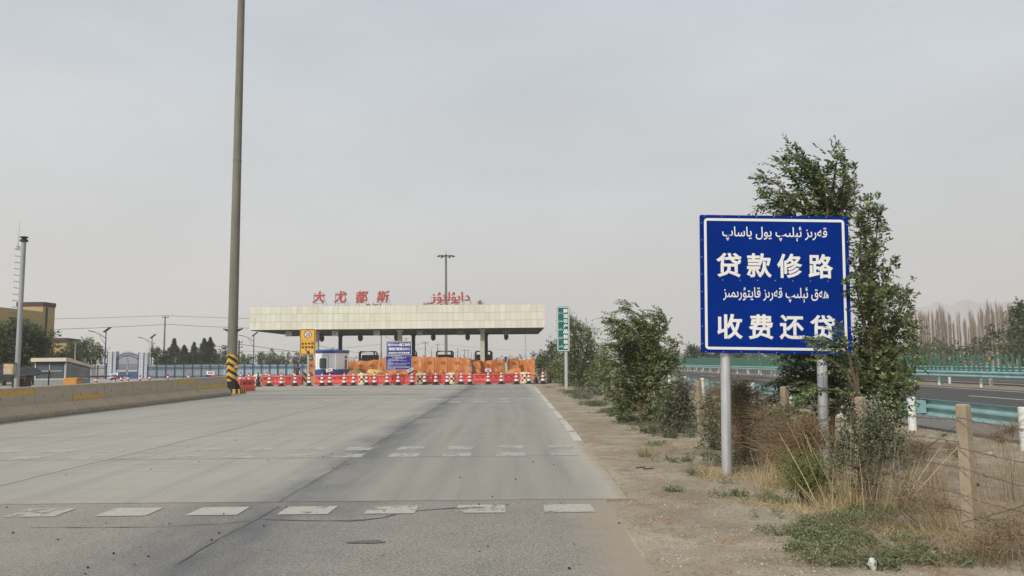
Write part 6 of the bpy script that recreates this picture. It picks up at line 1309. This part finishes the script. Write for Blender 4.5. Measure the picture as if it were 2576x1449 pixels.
px_tree('vine_bush', 'sparse dusty vine hanging over the brown brush behind the near sign post', 'bush', 1870, 11.6, [(1850, 990, 40, 20, 4), (1905, 1010, 36, 24, 4), (1830, 1060, 22, 40, 4), (1940, 1075, 24, 24, 3), (1880, 1120, 44, 24, 4)], (m_bark, viny), 39, n_tw=8, l_tw=.22, n_leaf=9, L=.04, W=.025, dens=1.2, r0=.015, droop=.5, spread=.9)
px_tree('weed_bush', 'weedy bush with pale seed heads under the right of the big sign', 'bush', 2180, 8.3, [(2150, 1075, 40, 18, 3), (2205, 1060, 40, 20, 4), (2238, 1085, 22, 26, 3), (2140, 1115, 40, 26, 4), (2200, 1120, 50, 36, 7), (2125, 1155, 34, 26, 4), (2185, 1170, 60, 28, 6), (2240, 1140, 24, 30, 3)], (m_bark, viny), 30, n_tw=9, l_tw=.2, n_leaf=9, L=.036, W=.022, dens=1.3, r0=.02, droop=.1, up=.5, spread=1.0)
px_tree('lime_bush', 'round yellow-green bush between the two posts of the big sign', 'bush', 2020, 8.7, [(2020, 1180, 60, 36, 14), (2000, 1215, 50, 30, 9), (2060, 1200, 46, 40, 10)], (m_bark, lime), 31, n_tw=11, l_tw=.15, n_leaf=10, L=.022, W=.014, dens=1.8, r0=.015, droop=.05, up=.8)
# dry twiggy bushes
def dry_bush(label, pxb, pyb, Y, bl, seed, mats, n, ln=.35, w_=.006, leaves=0):
    rng = np.random.default_rng(seed); base = Vector((XA(pxb, Y, pyb), Y, 0)); t = thing('dry_bush', label, 'dry bush', base)
    C, Rr = clumps(rng, [blob_px(q[0], q[1], Y, q[2], q[3], q[4]) for q in bl], 1.5); idx = rng.integers(0, len(C), n)
    P = C[idx] + rng.normal(size=(n, 3)) * Rr[idx][:, None] * .8 - np.array(base); P[:, 2] = np.maximum(P[:, 2], .02)
    D = rng.normal(size=(n, 3)) * .6 + np.array([0, 0, .55]); mesh_np('branches', *ribbons(rng, P, D, ln * rng.uniform(.4, 1.1, n), w_, 1.3, 5), mats[0], t)
    k = 60; P2 = rng.normal(size=(k, 3)) * np.array([.12, .12, 0]) + np.array([0, 0, .0]); D2 = C[rng.integers(0, len(C), k)] - np.array(base); l2 = np.linalg.norm(D2, axis=1); mesh_np('stems', *ribbons(rng, P2, D2, l2, .006, .1, 4), mats[0], t)
    if leaves:
        idx = rng.integers(0, len(C), leaves); V, F = leaf_geo(C[idx] + rng.normal(size=(leaves, 3)) * Rr[idx][:, None] - np.array(base), rng.normal(size=(leaves, 3)), rng.normal(size=(leaves, 3)), rng.uniform(.015, .035, leaves), rng.uniform(.01, .02, leaves)); mesh_np('dry_leaves', V, F, mats[1], t)
    return t
dry_bush('rusty brown dry bush right behind the near sign post', 1880, 1150, 12.0, [(1850, 985, 40, 30, 6), (1870, 1030, 50, 50, 10), (1890, 1080, 50, 50, 10), (1910, 1120, 50, 36, 8)], 41, (redbr, brown), 2600, .3, .0055, 3600)
dry_bush('brown tumbleweed tangle under the middle of the big sign', 1985, 1160, 10.9, [(1945, 1070, 40, 44, 8), (1975, 1110, 46, 46, 9), (2030, 1100, 40, 50, 6), (1960, 1150, 50, 26, 6)], 42, (twig_m, brown), 1900, .27, .0045, 1600)
dry_bush('bristly dark dead weeds around the second sign post', 2045, 1150, 9.6, [(2040, 1105, 40, 40, 6), (2000, 1130, 36, 30, 4)], 43, (redbr, brown), 800, .3, .006, 600)
dry_bush('tan dry weeds before the white guard rail post at right edge', 2540, 1180, 8.6, [(2535, 1090, 16, 16, 2), (2515, 1110, 20, 16, 2)], 44, (twig_m, brown), 220, .3, .004, 150)
dry_bush('low brown weeds right of the tan fence post', 2510, 1330, 6.0, [(2510, 1320, 60, 24, 4), (2560, 1340, 40, 30, 4), (2480, 1370, 60, 18, 4)], 45, (twig_m, brown), 700, .16, .003, 350)
dry_bush('flat reddish dead weed on bare soil before the guard rail', 2330, 1150, 8.6, [(2300, 1130, 50, 14, 3), (2400, 1140, 40, 14, 2)], 46, (redbr, brown), 500, .15, .004, 300)
dry_bush('dead twiggy weeds just left of the tan fence post', 2340, 1260, 7.2, [(2290, 1235, 60, 24, 4), (2370, 1265, 40, 24, 3), (2300, 1275, 60, 20, 4)], 47, (twig_m, brown), 520, .18, .0035, 300)
# tall straw clump
def grass_clump(name, label, px, py, n, h, spread, seed, mat, w_=.006, lean=.35, bend=.18, cat='grass clump'):
    rng = np.random.default_rng(seed); base = PG(px, py); t = thing(name, label, cat, (base.x, base.y, 0))
    P = rng.normal(size=(n, 3)) * np.array([spread, spread, 0]); D = P * lean / spread * .5 + rng.normal(size=(n, 3)) * .16 + np.array([0, 0, 1])
    mesh_np('blades', *ribbons(rng, P, D, h * rng.uniform(.25, 1, n) ** 1.2, w_, bend, 5), mat, t); return t
t = grass_clump('straw_clump', 'tall pale straw clump of stiff dry stalks below the big sign', 2165, 1275, 130, 1.02, .2, 51, straw, .011, .4, .06)
rng = np.random.default_rng(52); n = 480; P = rng.normal(size=(n, 3)) * np.array([.34, .16, 0]); D = rng.normal(size=(n, 3)) * .35 + np.array([0, 0, 1]); mesh_np('short_blades', *ribbons(rng, P, D, rng.uniform(.08, .36, n), .004, .4, 4), straw, t)
grass_clump('straw_tuft', 'tan dry grass tuft at the left of the yellow-green bush', 1945, 1225, 260, .42, .1, 53, straw, .005, .5, .4); grass_clump('straw_tuft', 'small green-tan grass tuft on the verge left of the sign post', 1625, 1150, 120, .25, .08, 54, gstalk, .005, .5, .3); grass_clump('straw_tuft', 'small orange-tan dry tuft at the foot of the near post', 1808, 1198, 240, .16, .12, 55, straw, .004, .6, .4)
grass_clump('reed_tuft', 'few long pale arching stalks before the bushy elm', 1595, 1055, 26, 1.1, .15, 56, gstalk, .008, .8, .3); grass_clump('straw_tuft', 'dry tuft beside the foot of the leaning tan fence post', 2400, 1350, 300, .3, .16, 57, straw, .004, .5, .35)
t = thing('seed_weed', 'thin green stalk with sparse leaves, right of the straw clump', 'weed', PG(2290, 1290)); rng = np.random.default_rng(58)
b = MB(); b.tube([(0, 0, 0), (.02, 0, .3), (-.01, .02, .62), (.03, .02, .85)], [.007, .006, .004, .002], 5); b.build('stalk', gstalk, t, fix=False); V, F = twigs(rng, np.array([[.01, 0, .2], [.02, 0, .4], [0, 0, .6], [.02, 0, .75]]), np.full(4, .05), 4, .12, 6, .03, .018); mesh_np('leaves', V, F, herb, t)
# sparse pale seed heads on the weed bush
rng = np.random.default_rng(61); C, Rr = clumps(rng, [blob_px(2185, 1030, 8.85, 50, 36, 9), blob_px(2200, 1085, 8.85, 50, 40, 8)], 1.0); n = 900; idx = rng.integers(0, len(C), n)
wb_ = [o for o in bpy.data.objects if o.name.startswith('weed_bush')][0]; V, F = leaf_geo(C[idx] + rng.normal(size=(n, 3)) * Rr[idx][:, None] - np.array(wb_.location), rng.normal(size=(n, 3)), rng.normal(size=(n, 3)), np.full(n, .02), np.full(n, .018)); mesh_np('seed_heads', V, F, seedm, wb_)

# ================================================================== GROUND COVER (stuff)
def zs(x, y): return soil_z(x, y)
def cover(name, label, patches, seed, mat, nleaf, L, W, hgt, cat='ground cover'):
    rng = np.random.default_rng(seed); Cs = []
    for (px, py, rx, ry, n) in patches:
        c_ = PG(px, py); m = int(n); u = rng.normal(size=(m, 2)) * .55
        for a in range(m):
            x = c_.x + u[a, 0] * rx; y = c_.y + u[a, 1] * ry
            if x < 1.5 or noise.noise(Vector((x * 4.5, y * 3.2, seed))) + .5 * noise.noise(Vector((x * 11, y * 9, seed))) < -.1 + .25 * rng.random() - .1: continue
            Cs.append((x, y, soil_z(x, y) + .004))
    C = np.array(Cs); V, F = twigs(rng, C, np.full(len(C), .02), 2, hgt, nleaf, L, W, (0, 0, 0), .35, .9, .5)
    return tag(mesh_np(name, V, F, mat), label, cat, kind='stuff')
cover('green_herbs', 'low grey-green herbs spreading over the verge soil', [(2120, 1320, .5, .3, 760), (2190, 1300, .45, .25, 260), (2110, 1420, .3, .12, 260), (2180, 1435, .3, .1, 240), (2060, 1350, .34, .24, 600), (2200, 1370, .4, .22, 420), (2080, 1395, .28, .14, 260), (2260, 1410, .42, .12, 300), (2330, 1430, .35, .1, 150), (1880, 1250, .28, .12, 200), (1940, 1262, .2, .1, 120), (1700, 1160, .3, .22, 170), (1740, 1190, .2, .18, 110), (1650, 1120, .22, .2, 120), (1810, 1215, .12, .08, 50), (1695, 1240, .06, .07, 24), (1760, 1075, .35, .35, 160), (1600, 1070, .4, .4, 200), (1540, 1040, .5, .6, 260), (1490, 1015, .5, .9, 260), (1450, 995, .5, 1.2, 240), (1415, 985, .5, 1.3, 160), (2390, 1100, .2, .16, 60), (1985, 1300, .1, .14, 70), (2230, 1290, .35, .2, 240), (1900, 1190, .3, .2, 90), (1780, 1150, .3, .3, 100), (1380, 975, .35, 1.2, 70)], 71, herb, 8, .026, .014, .1)
cover('far_herbs', 'taller green undergrowth along the fence foot', [(1440, 990, .45, 1.6, 260), (1465, 1002, .45, 1.3, 260), (1500, 1020, .45, 1.0, 280), (1545, 1040, .42, .8, 260), (1590, 1062, .4, .6, 220), (1640, 1088, .35, .4, 150), (1700, 1100, .4, .4, 120), (1560, 1010, .7, 1.5, 300), (1640, 1040, .6, .8, 260), (1520, 995, .8, 2.2, 260), (1690, 1075, .5, .6, 170), (1850, 1170, .4, .4, 140), (1470, 985, .7, 2.5, 200), (1425, 965, 1.2, 3.5, 220), (1390, 958, 1.2, 3.5, 160)], 72, viny, 8, .045, .024, .2)
def dead_grass(name, label, patches, seed, mat, hgt, w_):
    rng = np.random.default_rng(seed); Cs = []
    for (px, py, rx, ry, n) in patches:
        c_ = PG(px, py); u = rng.normal(size=(int(n), 2)) * .6
        for a in range(int(n)):
            x = c_.x + u[a, 0] * rx; y = c_.y + u[a, 1] * ry
            if x > 1.6 and not (9.2 < x): Cs.append((x, y, soil_z(x, y)))
    C = np.array(Cs); D = rng.normal(size=C.shape) * .55 + np.array([0, 0, .55]); return tag(mesh_np(name, *ribbons(rng, C, D, hgt * rng.uniform(.35, 1.1, len(C)), w_, .6, 3), mat), label, 'dry grass', kind='stuff')
dead_grass('dry_grass', 'thin brown dry grass scattered over the soil beyond the fence', [(2480, 1300, .9, .8, 1700), (2400, 1200, 1.2, 1.2, 1400), (2540, 1400, .5, .35, 1100), (2300, 1330, .6, .4, 1000), (2350, 1400, .6, .25, 900), (2200, 1430, .6, .15, 700), (2300, 1160, 1.4, 1.5, 600), (2540, 1200, 1.0, 1.2, 900), (2140, 1330, .45, .3, 800), (1810, 1190, .6, .4, 500), (1720, 1140, .6, .6, 500), (1960, 1200, .6, .4, 800), (1880, 1170, .5, .5, 700), (1640, 1080, .6, .8, 400), (2130, 1250, .5, .3, 900)], 73, twig_m, .16, .0035)
dead_grass('tan_straw', 'tan straw litter lying on the verge', [(1830, 1205, .5, .15, 300), (1960, 1270, .4, .12, 400), (2050, 1285, .4, .15, 500), (2250, 1340, .5, .3, 600), (2480, 1380, .7, .4, 700), (1700, 1130, .5, .3, 250), (2400, 1270, .8, .6, 500)], 74, straw, .12, .0035)
# pebbles and litter
rng = np.random.default_rng(75); b = MB()
for k in range(5200):
    y = 5.2 + 14 * rng.random() ** 1.7; x = rng.uniform(1.15, 1.6 + .28 * y); r_ = rng.uniform(.004, .011) * (1.8 if rng.random() < .04 else 1); z = soil_z(x, y); q = rng.uniform(.6, 1.3, 5)
    b.add([(x - r_ * q[0], y, z), (x, y - r_ * q[1], z), (x + r_ * q[2], y, z), (x, y + r_ * q[3], z), (x, y, z + r_ * .8 * q[4])], [(0, 1, 4), (1, 2, 4), (2, 3, 4), (3, 0, 4)])
tag(b.build('gravel', M('pebble_stone', S(104, 90, 74, .85), .9, .3, 3.7, col2=S(206, 194, 174, .86)), fix=False), 'loose pale gravel strewn over the verge', 'gravel', kind='stuff')
rng = np.random.default_rng(76); b = MB()
for k in range(160):
    x = rng.uniform(-7, 1.2); y = 6 + 26 * rng.random() ** 1.5; r_ = rng.uniform(.005, .016); b.add([(x - r_, y, .004), (x, y - r_, .004), (x + r_, y, .004), (x, y + r_, .004), (x, y, .004 + r_)], [(0, 1, 4), (1, 2, 4), (2, 3, 4), (3, 0, 4)])
tag(b.build('road_grit', m_bolt, fix=False), 'dark grit specks scattered on the road', 'grit', kind='stuff')
def lump(name, label, cat, px, py, r, mat, seed, n=2.5, amp=.35):
    c_ = PG(px, py); t_ = MB(); k = 12; vs = []; fs = []
    for j in range(7):
        for i in range(k):
            th = math.pi * j / 6; ph = 2 * math.pi * i / k; d = Vector((math.sin(th) * math.cos(ph) * r[0], math.sin(th) * math.sin(ph) * r[1], math.cos(th) * r[2])); d *= 1 + amp * noise.noise(Vector((d.x / r[0] * n * .5, d.y / r[1] * n * .5, d.z / r[2] * n * .5 + seed))); vs.append(d + Vector((0, 0, r[2] * .7)))
    for j in range(6):
        for i in range(k): fs.append((j * k + i, j * k + (i + 1) % k, (j + 1) * k + (i + 1) % k, (j + 1) * k + i))
    t_.add(vs, fs); o = t_.build(name, mat, smooth=True, fix=False); o.location = (c_.x, c_.y, soil_z(c_.x, c_.y)); o.rotation_euler = (0, 0, seed); return tag(o, label, cat)
m_stone = M('pale_stone', S(176, 162, 140, .85), .9, .15, 12, .3, 40); m_plast = M('crumpled_plastic', S(206, 204, 200, .85), .35, .1, 8); m_char = M('charred_wood', S(40, 34, 32, .7), .9, .3, 20)
lump('stone', 'flat oval pale stone on bare soil below the tan fence post', 'stone', 2413, 1397, (.075, .04, .028), m_stone, 1); lump('plastic_bag', 'crumpled white plastic bag lying right of the herb patch', 'plastic bag', 2278, 1322, (.09, .06, .05), m_plast, 2, 7, .7); lump('plastic_scrap', 'small white plastic scrap at the bottom picture edge', 'litter', 2195, 1443, (.035, .025, .05), m_plast, 3, 5, .6)
lump('charred_stick', 'black charred stick lying on soil between herbs and tan post', 'stick', 2328, 1360, (.1, .03, .018), m_char, .4, 8, .8); lump('dung_lump', 'dark brown lump on the soil below the charred stick', 'clod', 2357, 1393, (.035, .03, .02), m_char, 5, 6, .6); lump('paper_scrap', 'white paper scrap left of the charred stick', 'litter', 2263, 1344, (.035, .015, .012), m_plast, 6, 5, .5); lump('paper_scrap', 'white paper scrap right of the tan fence post', 'litter', 2500, 1305, (.03, .025, .015), m_plast, 7, 5, .5); lump('paper_scrap', 'pale scrap on the verge soil beside the vine bush', 'litter', 1638, 1040, (.1, .05, .02), m_plast, 8, 5, .5)
lump('stone', 'small dark stone lying on the concrete left of the joint', 'stone', 575, 1188, (.03, .025, .02), m_char, 9); lump('plastic_bottle', 'dark plastic bottle lying right of the tan fence post', 'bottle', 2445, 1228, (.11, .03, .03), m_char, .1, 2, .2); lump('stone', 'pale stone on the soil near the motorway shoulder', 'stone', 2490, 1150, (.06, .05, .03), m_stone, 11)
for i, (px, py, ln_) in enumerate(((1612, 1182, .14), (1632, 1185, .16))):
    c_ = PG(px, py); b = MB(); b.tube([(c_.x - ln_ / 2, c_.y, .03), (c_.x + ln_ / 2, c_.y + .03, .035)], .008, 5); tag(b.build('stick', m_char), ('short black stick lying on the gravel verge, the left one' if i == 0 else 'short black stick lying on the gravel verge, the right one'), 'stick')

# ================================================================== FAR VEGETATION
# green hedge beyond the motorway
rng = np.random.default_rng(81); Cs = []; Rs = []
for k in range(950):
    y = 45 + 330 * rng.random() ** 1.3; x = 46 + rng.uniform(0, 7) + .02 * y; h = 1.3 * (2.6 + 1.3 * noise.noise(Vector((y * .06, 3, 0))) + .8 * noise.noise(Vector((y * .25, 7, 0)))) ; Cs.append((x, y, rng.uniform(.2, 1) * h)); Rs.append(rng.uniform(.5, .9))
V, F = twigs(rng, np.array(Cs), np.array(Rs), 9, .9, 7, .3, .2, (-.2, 0, 0), .2, .4, .5)
tag(mesh_np('hedge', V, F, hedge_l), 'dense green shrub belt growing beyond the motorway', 'hedge', kind='stuff')
# bare poplars
def make_poplar(label, seed, h):
    rng = np.random.default_rng(seed); t = thing('bare_poplar', label, 'tree', (0, 0, 0), group='bare poplars beyond the motorway')
    b = MB(); b.tube([(0, 0, 0), (.05, 0, h * .4), (0, .03, h * .8), (.02, 0, h)], [.12, .09, .05, .015], 6); b.build('trunk', poplar_t, t, fix=False)
    n = 170; z = h * (.12 + .8 * rng.random(n) ** .9); P = np.stack([rng.normal(size=n) * .05, rng.normal(size=n) * .05, z], 1); D = np.stack([rng.normal(size=n) * .11, rng.normal(size=n) * .11, np.ones(n)], 1)
    mesh_np('branches', *ribbons(rng, P, D, h * rng.uniform(.12, .3, n) * (1.1 - z / h * .55), .028, .08, 3), poplar_t, t); return t
pop = [make_poplar('slim bare grey-brown poplar in the row beyond the motorway hedge', 90 + i, h) for i, h in enumerate((9.0, 8.2, 9.6, 7.4))]
used = 0; rr = random.Random(9)
def px_of(c): return ((c / 2.229 + 3400) * .6389)
for c_, ty in [(395, 540), (420, 520), (455, 540), (487, 505), (500, 500), (515, 520), (530, 515), (548, 525), (570, 600), (598, 505), (606, 520), (640, 480), (652, 500), (668, 455), (680, 465), (695, 470), (712, 540), (725, 580), (760, 680), (785, 615), (822, 625), (850, 670), (895, 580), (918, 640), (952, 500), (966, 560), (1000, 620), (1030, 480), (1042, 510), (1085, 415), (1098, 460), (1125, 475), (1140, 500), (1160, 420), (1180, 470), (1210, 455), (1225, 520), (1250, 540), (1275, 430), (1300, 455), (1318, 500), (1355, 410), (1385, 440), (1420, 430), (1460, 470), (1500, 440)] + [(410 + 27 * i_ + 9 * math.sin(i_ * 2.7), 545 - 62 * (i_ > 22) + 45 * math.sin(i_ * 1.9)) for i_ in range(38)]:
    px = px_of(c_); py = (ty / 2.229 + 1000) * .6389; Y = rr.uniform(98, 118); p = PX(px, py, Y); k = used % 4
    lb = 'slim bare grey-brown poplar in the row beyond the motorway hedge'
    o = pop[k] if used < 4 else copytree(pop[k]); o.location = (p.x, Y, 0); s_ = p.z / (9.0, 8.2, 9.6, 7.4)[k]; o.scale = (s_ * rr.uniform(.8, 1.25), s_, s_); o.rotation_euler = (0, 0, rr.uniform(0, 6)); o['label'] = lb; used += 1
rr = random.Random(19)
px_tree('roadside_tree', 'dark green tree at the right picture edge beyond the motorway', 'tree', 2570, 85, [(2568, 790, 16, 26, 8), (2565, 830, 22, 30, 12), (2572, 870, 26, 26, 12)], (m_bark, dgreen), 95, n_tw=9, l_tw=1.0, n_leaf=8, L=.3, W=.2, dens=1.4, r0=.12)
px_tree('roadside_tree', 'low rounded tree above the fins, left of the near sign post', 'tree', 1742, 120, [(1745, 880, 12, 9, 5), (1740, 890, 20, 9, 6)], (m_bark, hedge_l), 96, n_tw=8, l_tw=1, n_leaf=7, L=.35, W=.24, dens=1.3, r0=.1)
px_tree('roadside_tree', 'broad low tree right of the near sign post, above the fins', 'tree', 1790, 130, [(1780, 886, 22, 8, 6), (1810, 884, 22, 10, 7), (1850, 884, 24, 10, 7)], (m_bark, hedge_l), 97, n_tw=8, l_tw=1, n_leaf=7, L=.38, W=.26, dens=1.3, r0=.1)
t = thing('lattice_pylon', 'faint lattice power pylon on the horizon left of the big sign', 'pylon', (PX(1728, 900, 620).x, 620, 0)); h = ZA(1727, 863, 620)
b = MB()
for sx2 in (-1, 1):
    for sy in (-1, 1): b.tube([(sx2 * 2, sy * 2, 0), (sx2 * .7, sy * .7, h * .6), (sx2 * .2, sy * .2, h)], .16, 4)
for k in range(8): z = h * k / 8; z2 = h * (k + 1) / 8; w_ = lambda z: 2 - 1.3 * min(1, z / (h * .6)) - max(0, z - h * .6) / (h * .4) * .5; b.tube([(-w_(z), -w_(z), z), (w_(z2), -w_(z2), z2)], .1, 4); b.tube([(w_(z), -w_(z), z), (-w_(z2), -w_(z2), z2)], .1, 4)
b.build('lattice', m_grey, t, fix=False); b = MB()
for z, l_ in ((h * .62, 4), (h * .78, 5), (h * .92, 3.4)): b.box((0, 0, z), (l_ * 2, .3, .3))
b.build('cross_arm', m_grey, t)
# grey panel wall and trees beyond the screens
t = thing('panel_wall', 'grey concrete panel wall among trees, right of the orange screens', 'wall', (XA(1338, 74), 74, 0)); b = MB()
for i in range(5): b.box((1.0 + i * 2.0, .1 * i, .85), (1.9, .12, 1.7))
b.build('panel', m_conc, t); b = MB()
for i in range(6): b.box((i * 2.0, .1 * i, .9), (.16, .2, 1.8))
b.build('wall_post', m_conc, t)
# trees on the left
px_tree('leafy_tree', 'large leafy tree before the beige building at the left edge', 'tree', 10, 62, [(15, 850, 44, 26, 12), (45, 830, 20, 14, 4), (-20, 870, 50, 40, 14), (30, 885, 50, 30, 16), (36, 812, 12, 12, 2), (0, 905, 50, 20, 10), (0, 935, 60, 14, 10), (70, 935, 50, 12, 8)], (m_bark, dgreen), 101, n_tw=9, l_tw=.8, n_leaf=8, L=.24, W=.15, dens=1.5, r0=.14)
px_tree('leafy_tree', 'bushy tree right of the steel mast, before the beige tower', 'tree', 85, 64, [(72, 832, 22, 18, 6), (90, 852, 30, 24, 10), (112, 862, 18, 10, 3), (128, 842, 7, 7, 1), (70, 885, 42, 30, 15), (104, 892, 30, 24, 10), (85, 925, 44, 14, 8)], (m_bark, dgreen), 102, n_tw=9, l_tw=.8, n_leaf=8, L=.24, W=.15, dens=1.5, r0=.14, wind=(.2, 0, 0))
px_tree('leafy_tree', 'rounded tree before the low outbuilding, right of the kiosk', 'tree', 175, 95, [(162, 894, 16, 10, 4), (190, 876, 14, 12, 4), (145, 905, 22, 10, 5), (200, 890, 24, 18, 9), (175, 905, 36, 12, 9), (178, 925, 44, 12, 8)], (m_bark, dgreen), 103, n_tw=9, l_tw=.9, n_leaf=8, L=.3, W=.19, dens=1.4, r0=.14)
px_tree('leafy_tree', 'loose pale-flecked tree just left of the tall solar lamp', 'tree', 235, 98, [(215, 866, 16, 12, 4), (232, 880, 22, 16, 7), (246, 890, 14, 16, 4), (228, 900, 30, 16, 8)], (m_bark, elm_far), 104, n_tw=8, l_tw=.9, n_leaf=8, L=.3, W=.19, dens=1.3, r0=.14)
px_tree('leafy_tree', 'small round tree between the gate and the short solar lamp', 'tree', 392, 102, [(388, 890, 14, 12, 5), (400, 902, 18, 12, 5)], (m_bark, dgreen), 105, n_tw=8, l_tw=.8, n_leaf=8, L=.28, W=.18, dens=1.4, r0=.1)
px_tree('leafy_tree', 'tree showing left of the chevron mast above the fence', 'tree', 562, 112, [(565, 885, 14, 12, 4), (556, 902, 20, 14, 6), (575, 905, 14, 12, 4)], (m_bark, dgreen), 106, n_tw=8, l_tw=.8, n_leaf=8, L=.3, W=.19, dens=1.3, r0=.1)
px_tree('leafy_tree', 'low bright green tree just right of the chevron mast', 'tree', 610, 110, [(612, 902, 18, 12, 6), (600, 912, 14, 8, 3)], (m_bark, elm_far), 107, n_tw=8, l_tw=.8, n_leaf=8, L=.3, W=.19, dens=1.4, r0=.1)
px_tree('leafy_tree', 'brownish shrub tree right of the third solar lamp', 'tree', 668, 118, [(660, 905, 18, 10, 5), (685, 908, 18, 8, 5)], (m_bark, viny), 108, n_tw=8, l_tw=.8, n_leaf=8, L=.3, W=.19, dens=1.3, r0=.1)
def conifer(label, px, py, Y, wpx, seed, mat=conif, wind=.0):
    rng = np.random.default_rng(seed); base = Vector((XA(px, Y, 930), Y, 0)); h = ZA(px, py, Y); r = wpx * Y / FPX / 2; t = thing('conifer', label, 'tree', base)
    b = MB(); b.tube([(0, 0, 0), (0, 0, h * .5), (0, 0, h)], [.13, .08, .01], 6); b.build('trunk', m_bark, t, fix=False)
    n = int(260 + 60 * h); z = h * (.1 + .9 * rng.random(n) ** .85); a = rng.uniform(0, 2 * math.pi, n); lump_ = 1 + .2 * np.sin(z / h * 23 + seed) + .3 * np.sin(a * 2 + seed); rad_ = 2.2 * r * (1.0 - z / h) ** .95 * lump_ * rng.uniform(.3, 1, n)
    C = np.stack([np.cos(a) * rad_, np.sin(a) * rad_, z], 1); sc_ = np.clip(1.1 - z / h, .25, 1); V, F = twigs(rng, C, .17 * sc_, 5, np.repeat(.42 * sc_, 5), 7, .14, .06, (wind, 0, 0), .1, .5, .5); mesh_np('crown', V, F, mat, t)
conifer('tall conifer with a narrow tip, right of the utility pole', 436, 853, 104, 44, 111); conifer('wide dark conifer beside the tallest one, on its right', 462, 870, 103, 40, 112); conifer('thin brownish conifer in the middle of the conifer group', 487, 863, 108, 26, 113, viny); conifer('broad conifer with two tips left of the chevron mast', 512, 853, 105, 38, 114); conifer('pointed conifer tip nearest the chevron mast', 527, 850, 106, 34, 115); conifer('low dark conifer at the left of the conifer group', 415, 884, 106, 40, 116)
rr = random.Random(31)
sap = None
for i in range(26):
    px = 655 + i * 5.6 + rr.uniform(-2, 2); Y = rr.uniform(120, 140); top_ = rr.choice((880, 890, 896, 900)) if rr.random() < .6 else 888; h = ZA(px, top_, Y)
    lb = 'slim leafy sapling in the row behind the blue sheet fence'
    if i < 4:
        rng = np.random.default_rng(120 + i); t = thing('sapling', lb, 'tree', (0, 0, 0), group='saplings behind the blue sheet fence'); b = MB(); b.tube([(0, 0, 0), (0, 0, 4)], [.06, .01], 5); b.build('trunk', m_bark, t, fix=False)
        n = 34; C = np.stack([rng.normal(size=n) * .13, rng.normal(size=n) * .13, rng.uniform(.8, 3.9, n)], 1); V, F = twigs(rng, C, np.full(n, .16), 4, .36, 6, .18, .11, (-.1, 0, 0), .1, .8, .5); mesh_np('crown', V, F, hedge_l, t); sap = (sap or []) + [t]; o = t
    else: o = copytree(sap[i % 4])
    o.location = (XA(px, Y, 930), Y, 0); o.scale = (h / 4,) * 3; o.rotation_euler = (0, 0, rr.uniform(0, 6)); o['label'] = lb
rng = np.random.default_rng(140); Cs = []
for k in range(260): Cs.append((rng.uniform(-70, 12), 150 + rng.uniform(0, 40), rng.uniform(.2, 1.9)))
V, F = twigs(rng, np.array(Cs), np.full(len(Cs), .7), 7, .9, 6, .32, .2, (0, 0, 0), .2, .5, .6); tag(mesh_np('scrub_belt', V, F, hedge_l), 'low green scrub on the plain behind the toll plaza', 'scrub', kind='stuff')
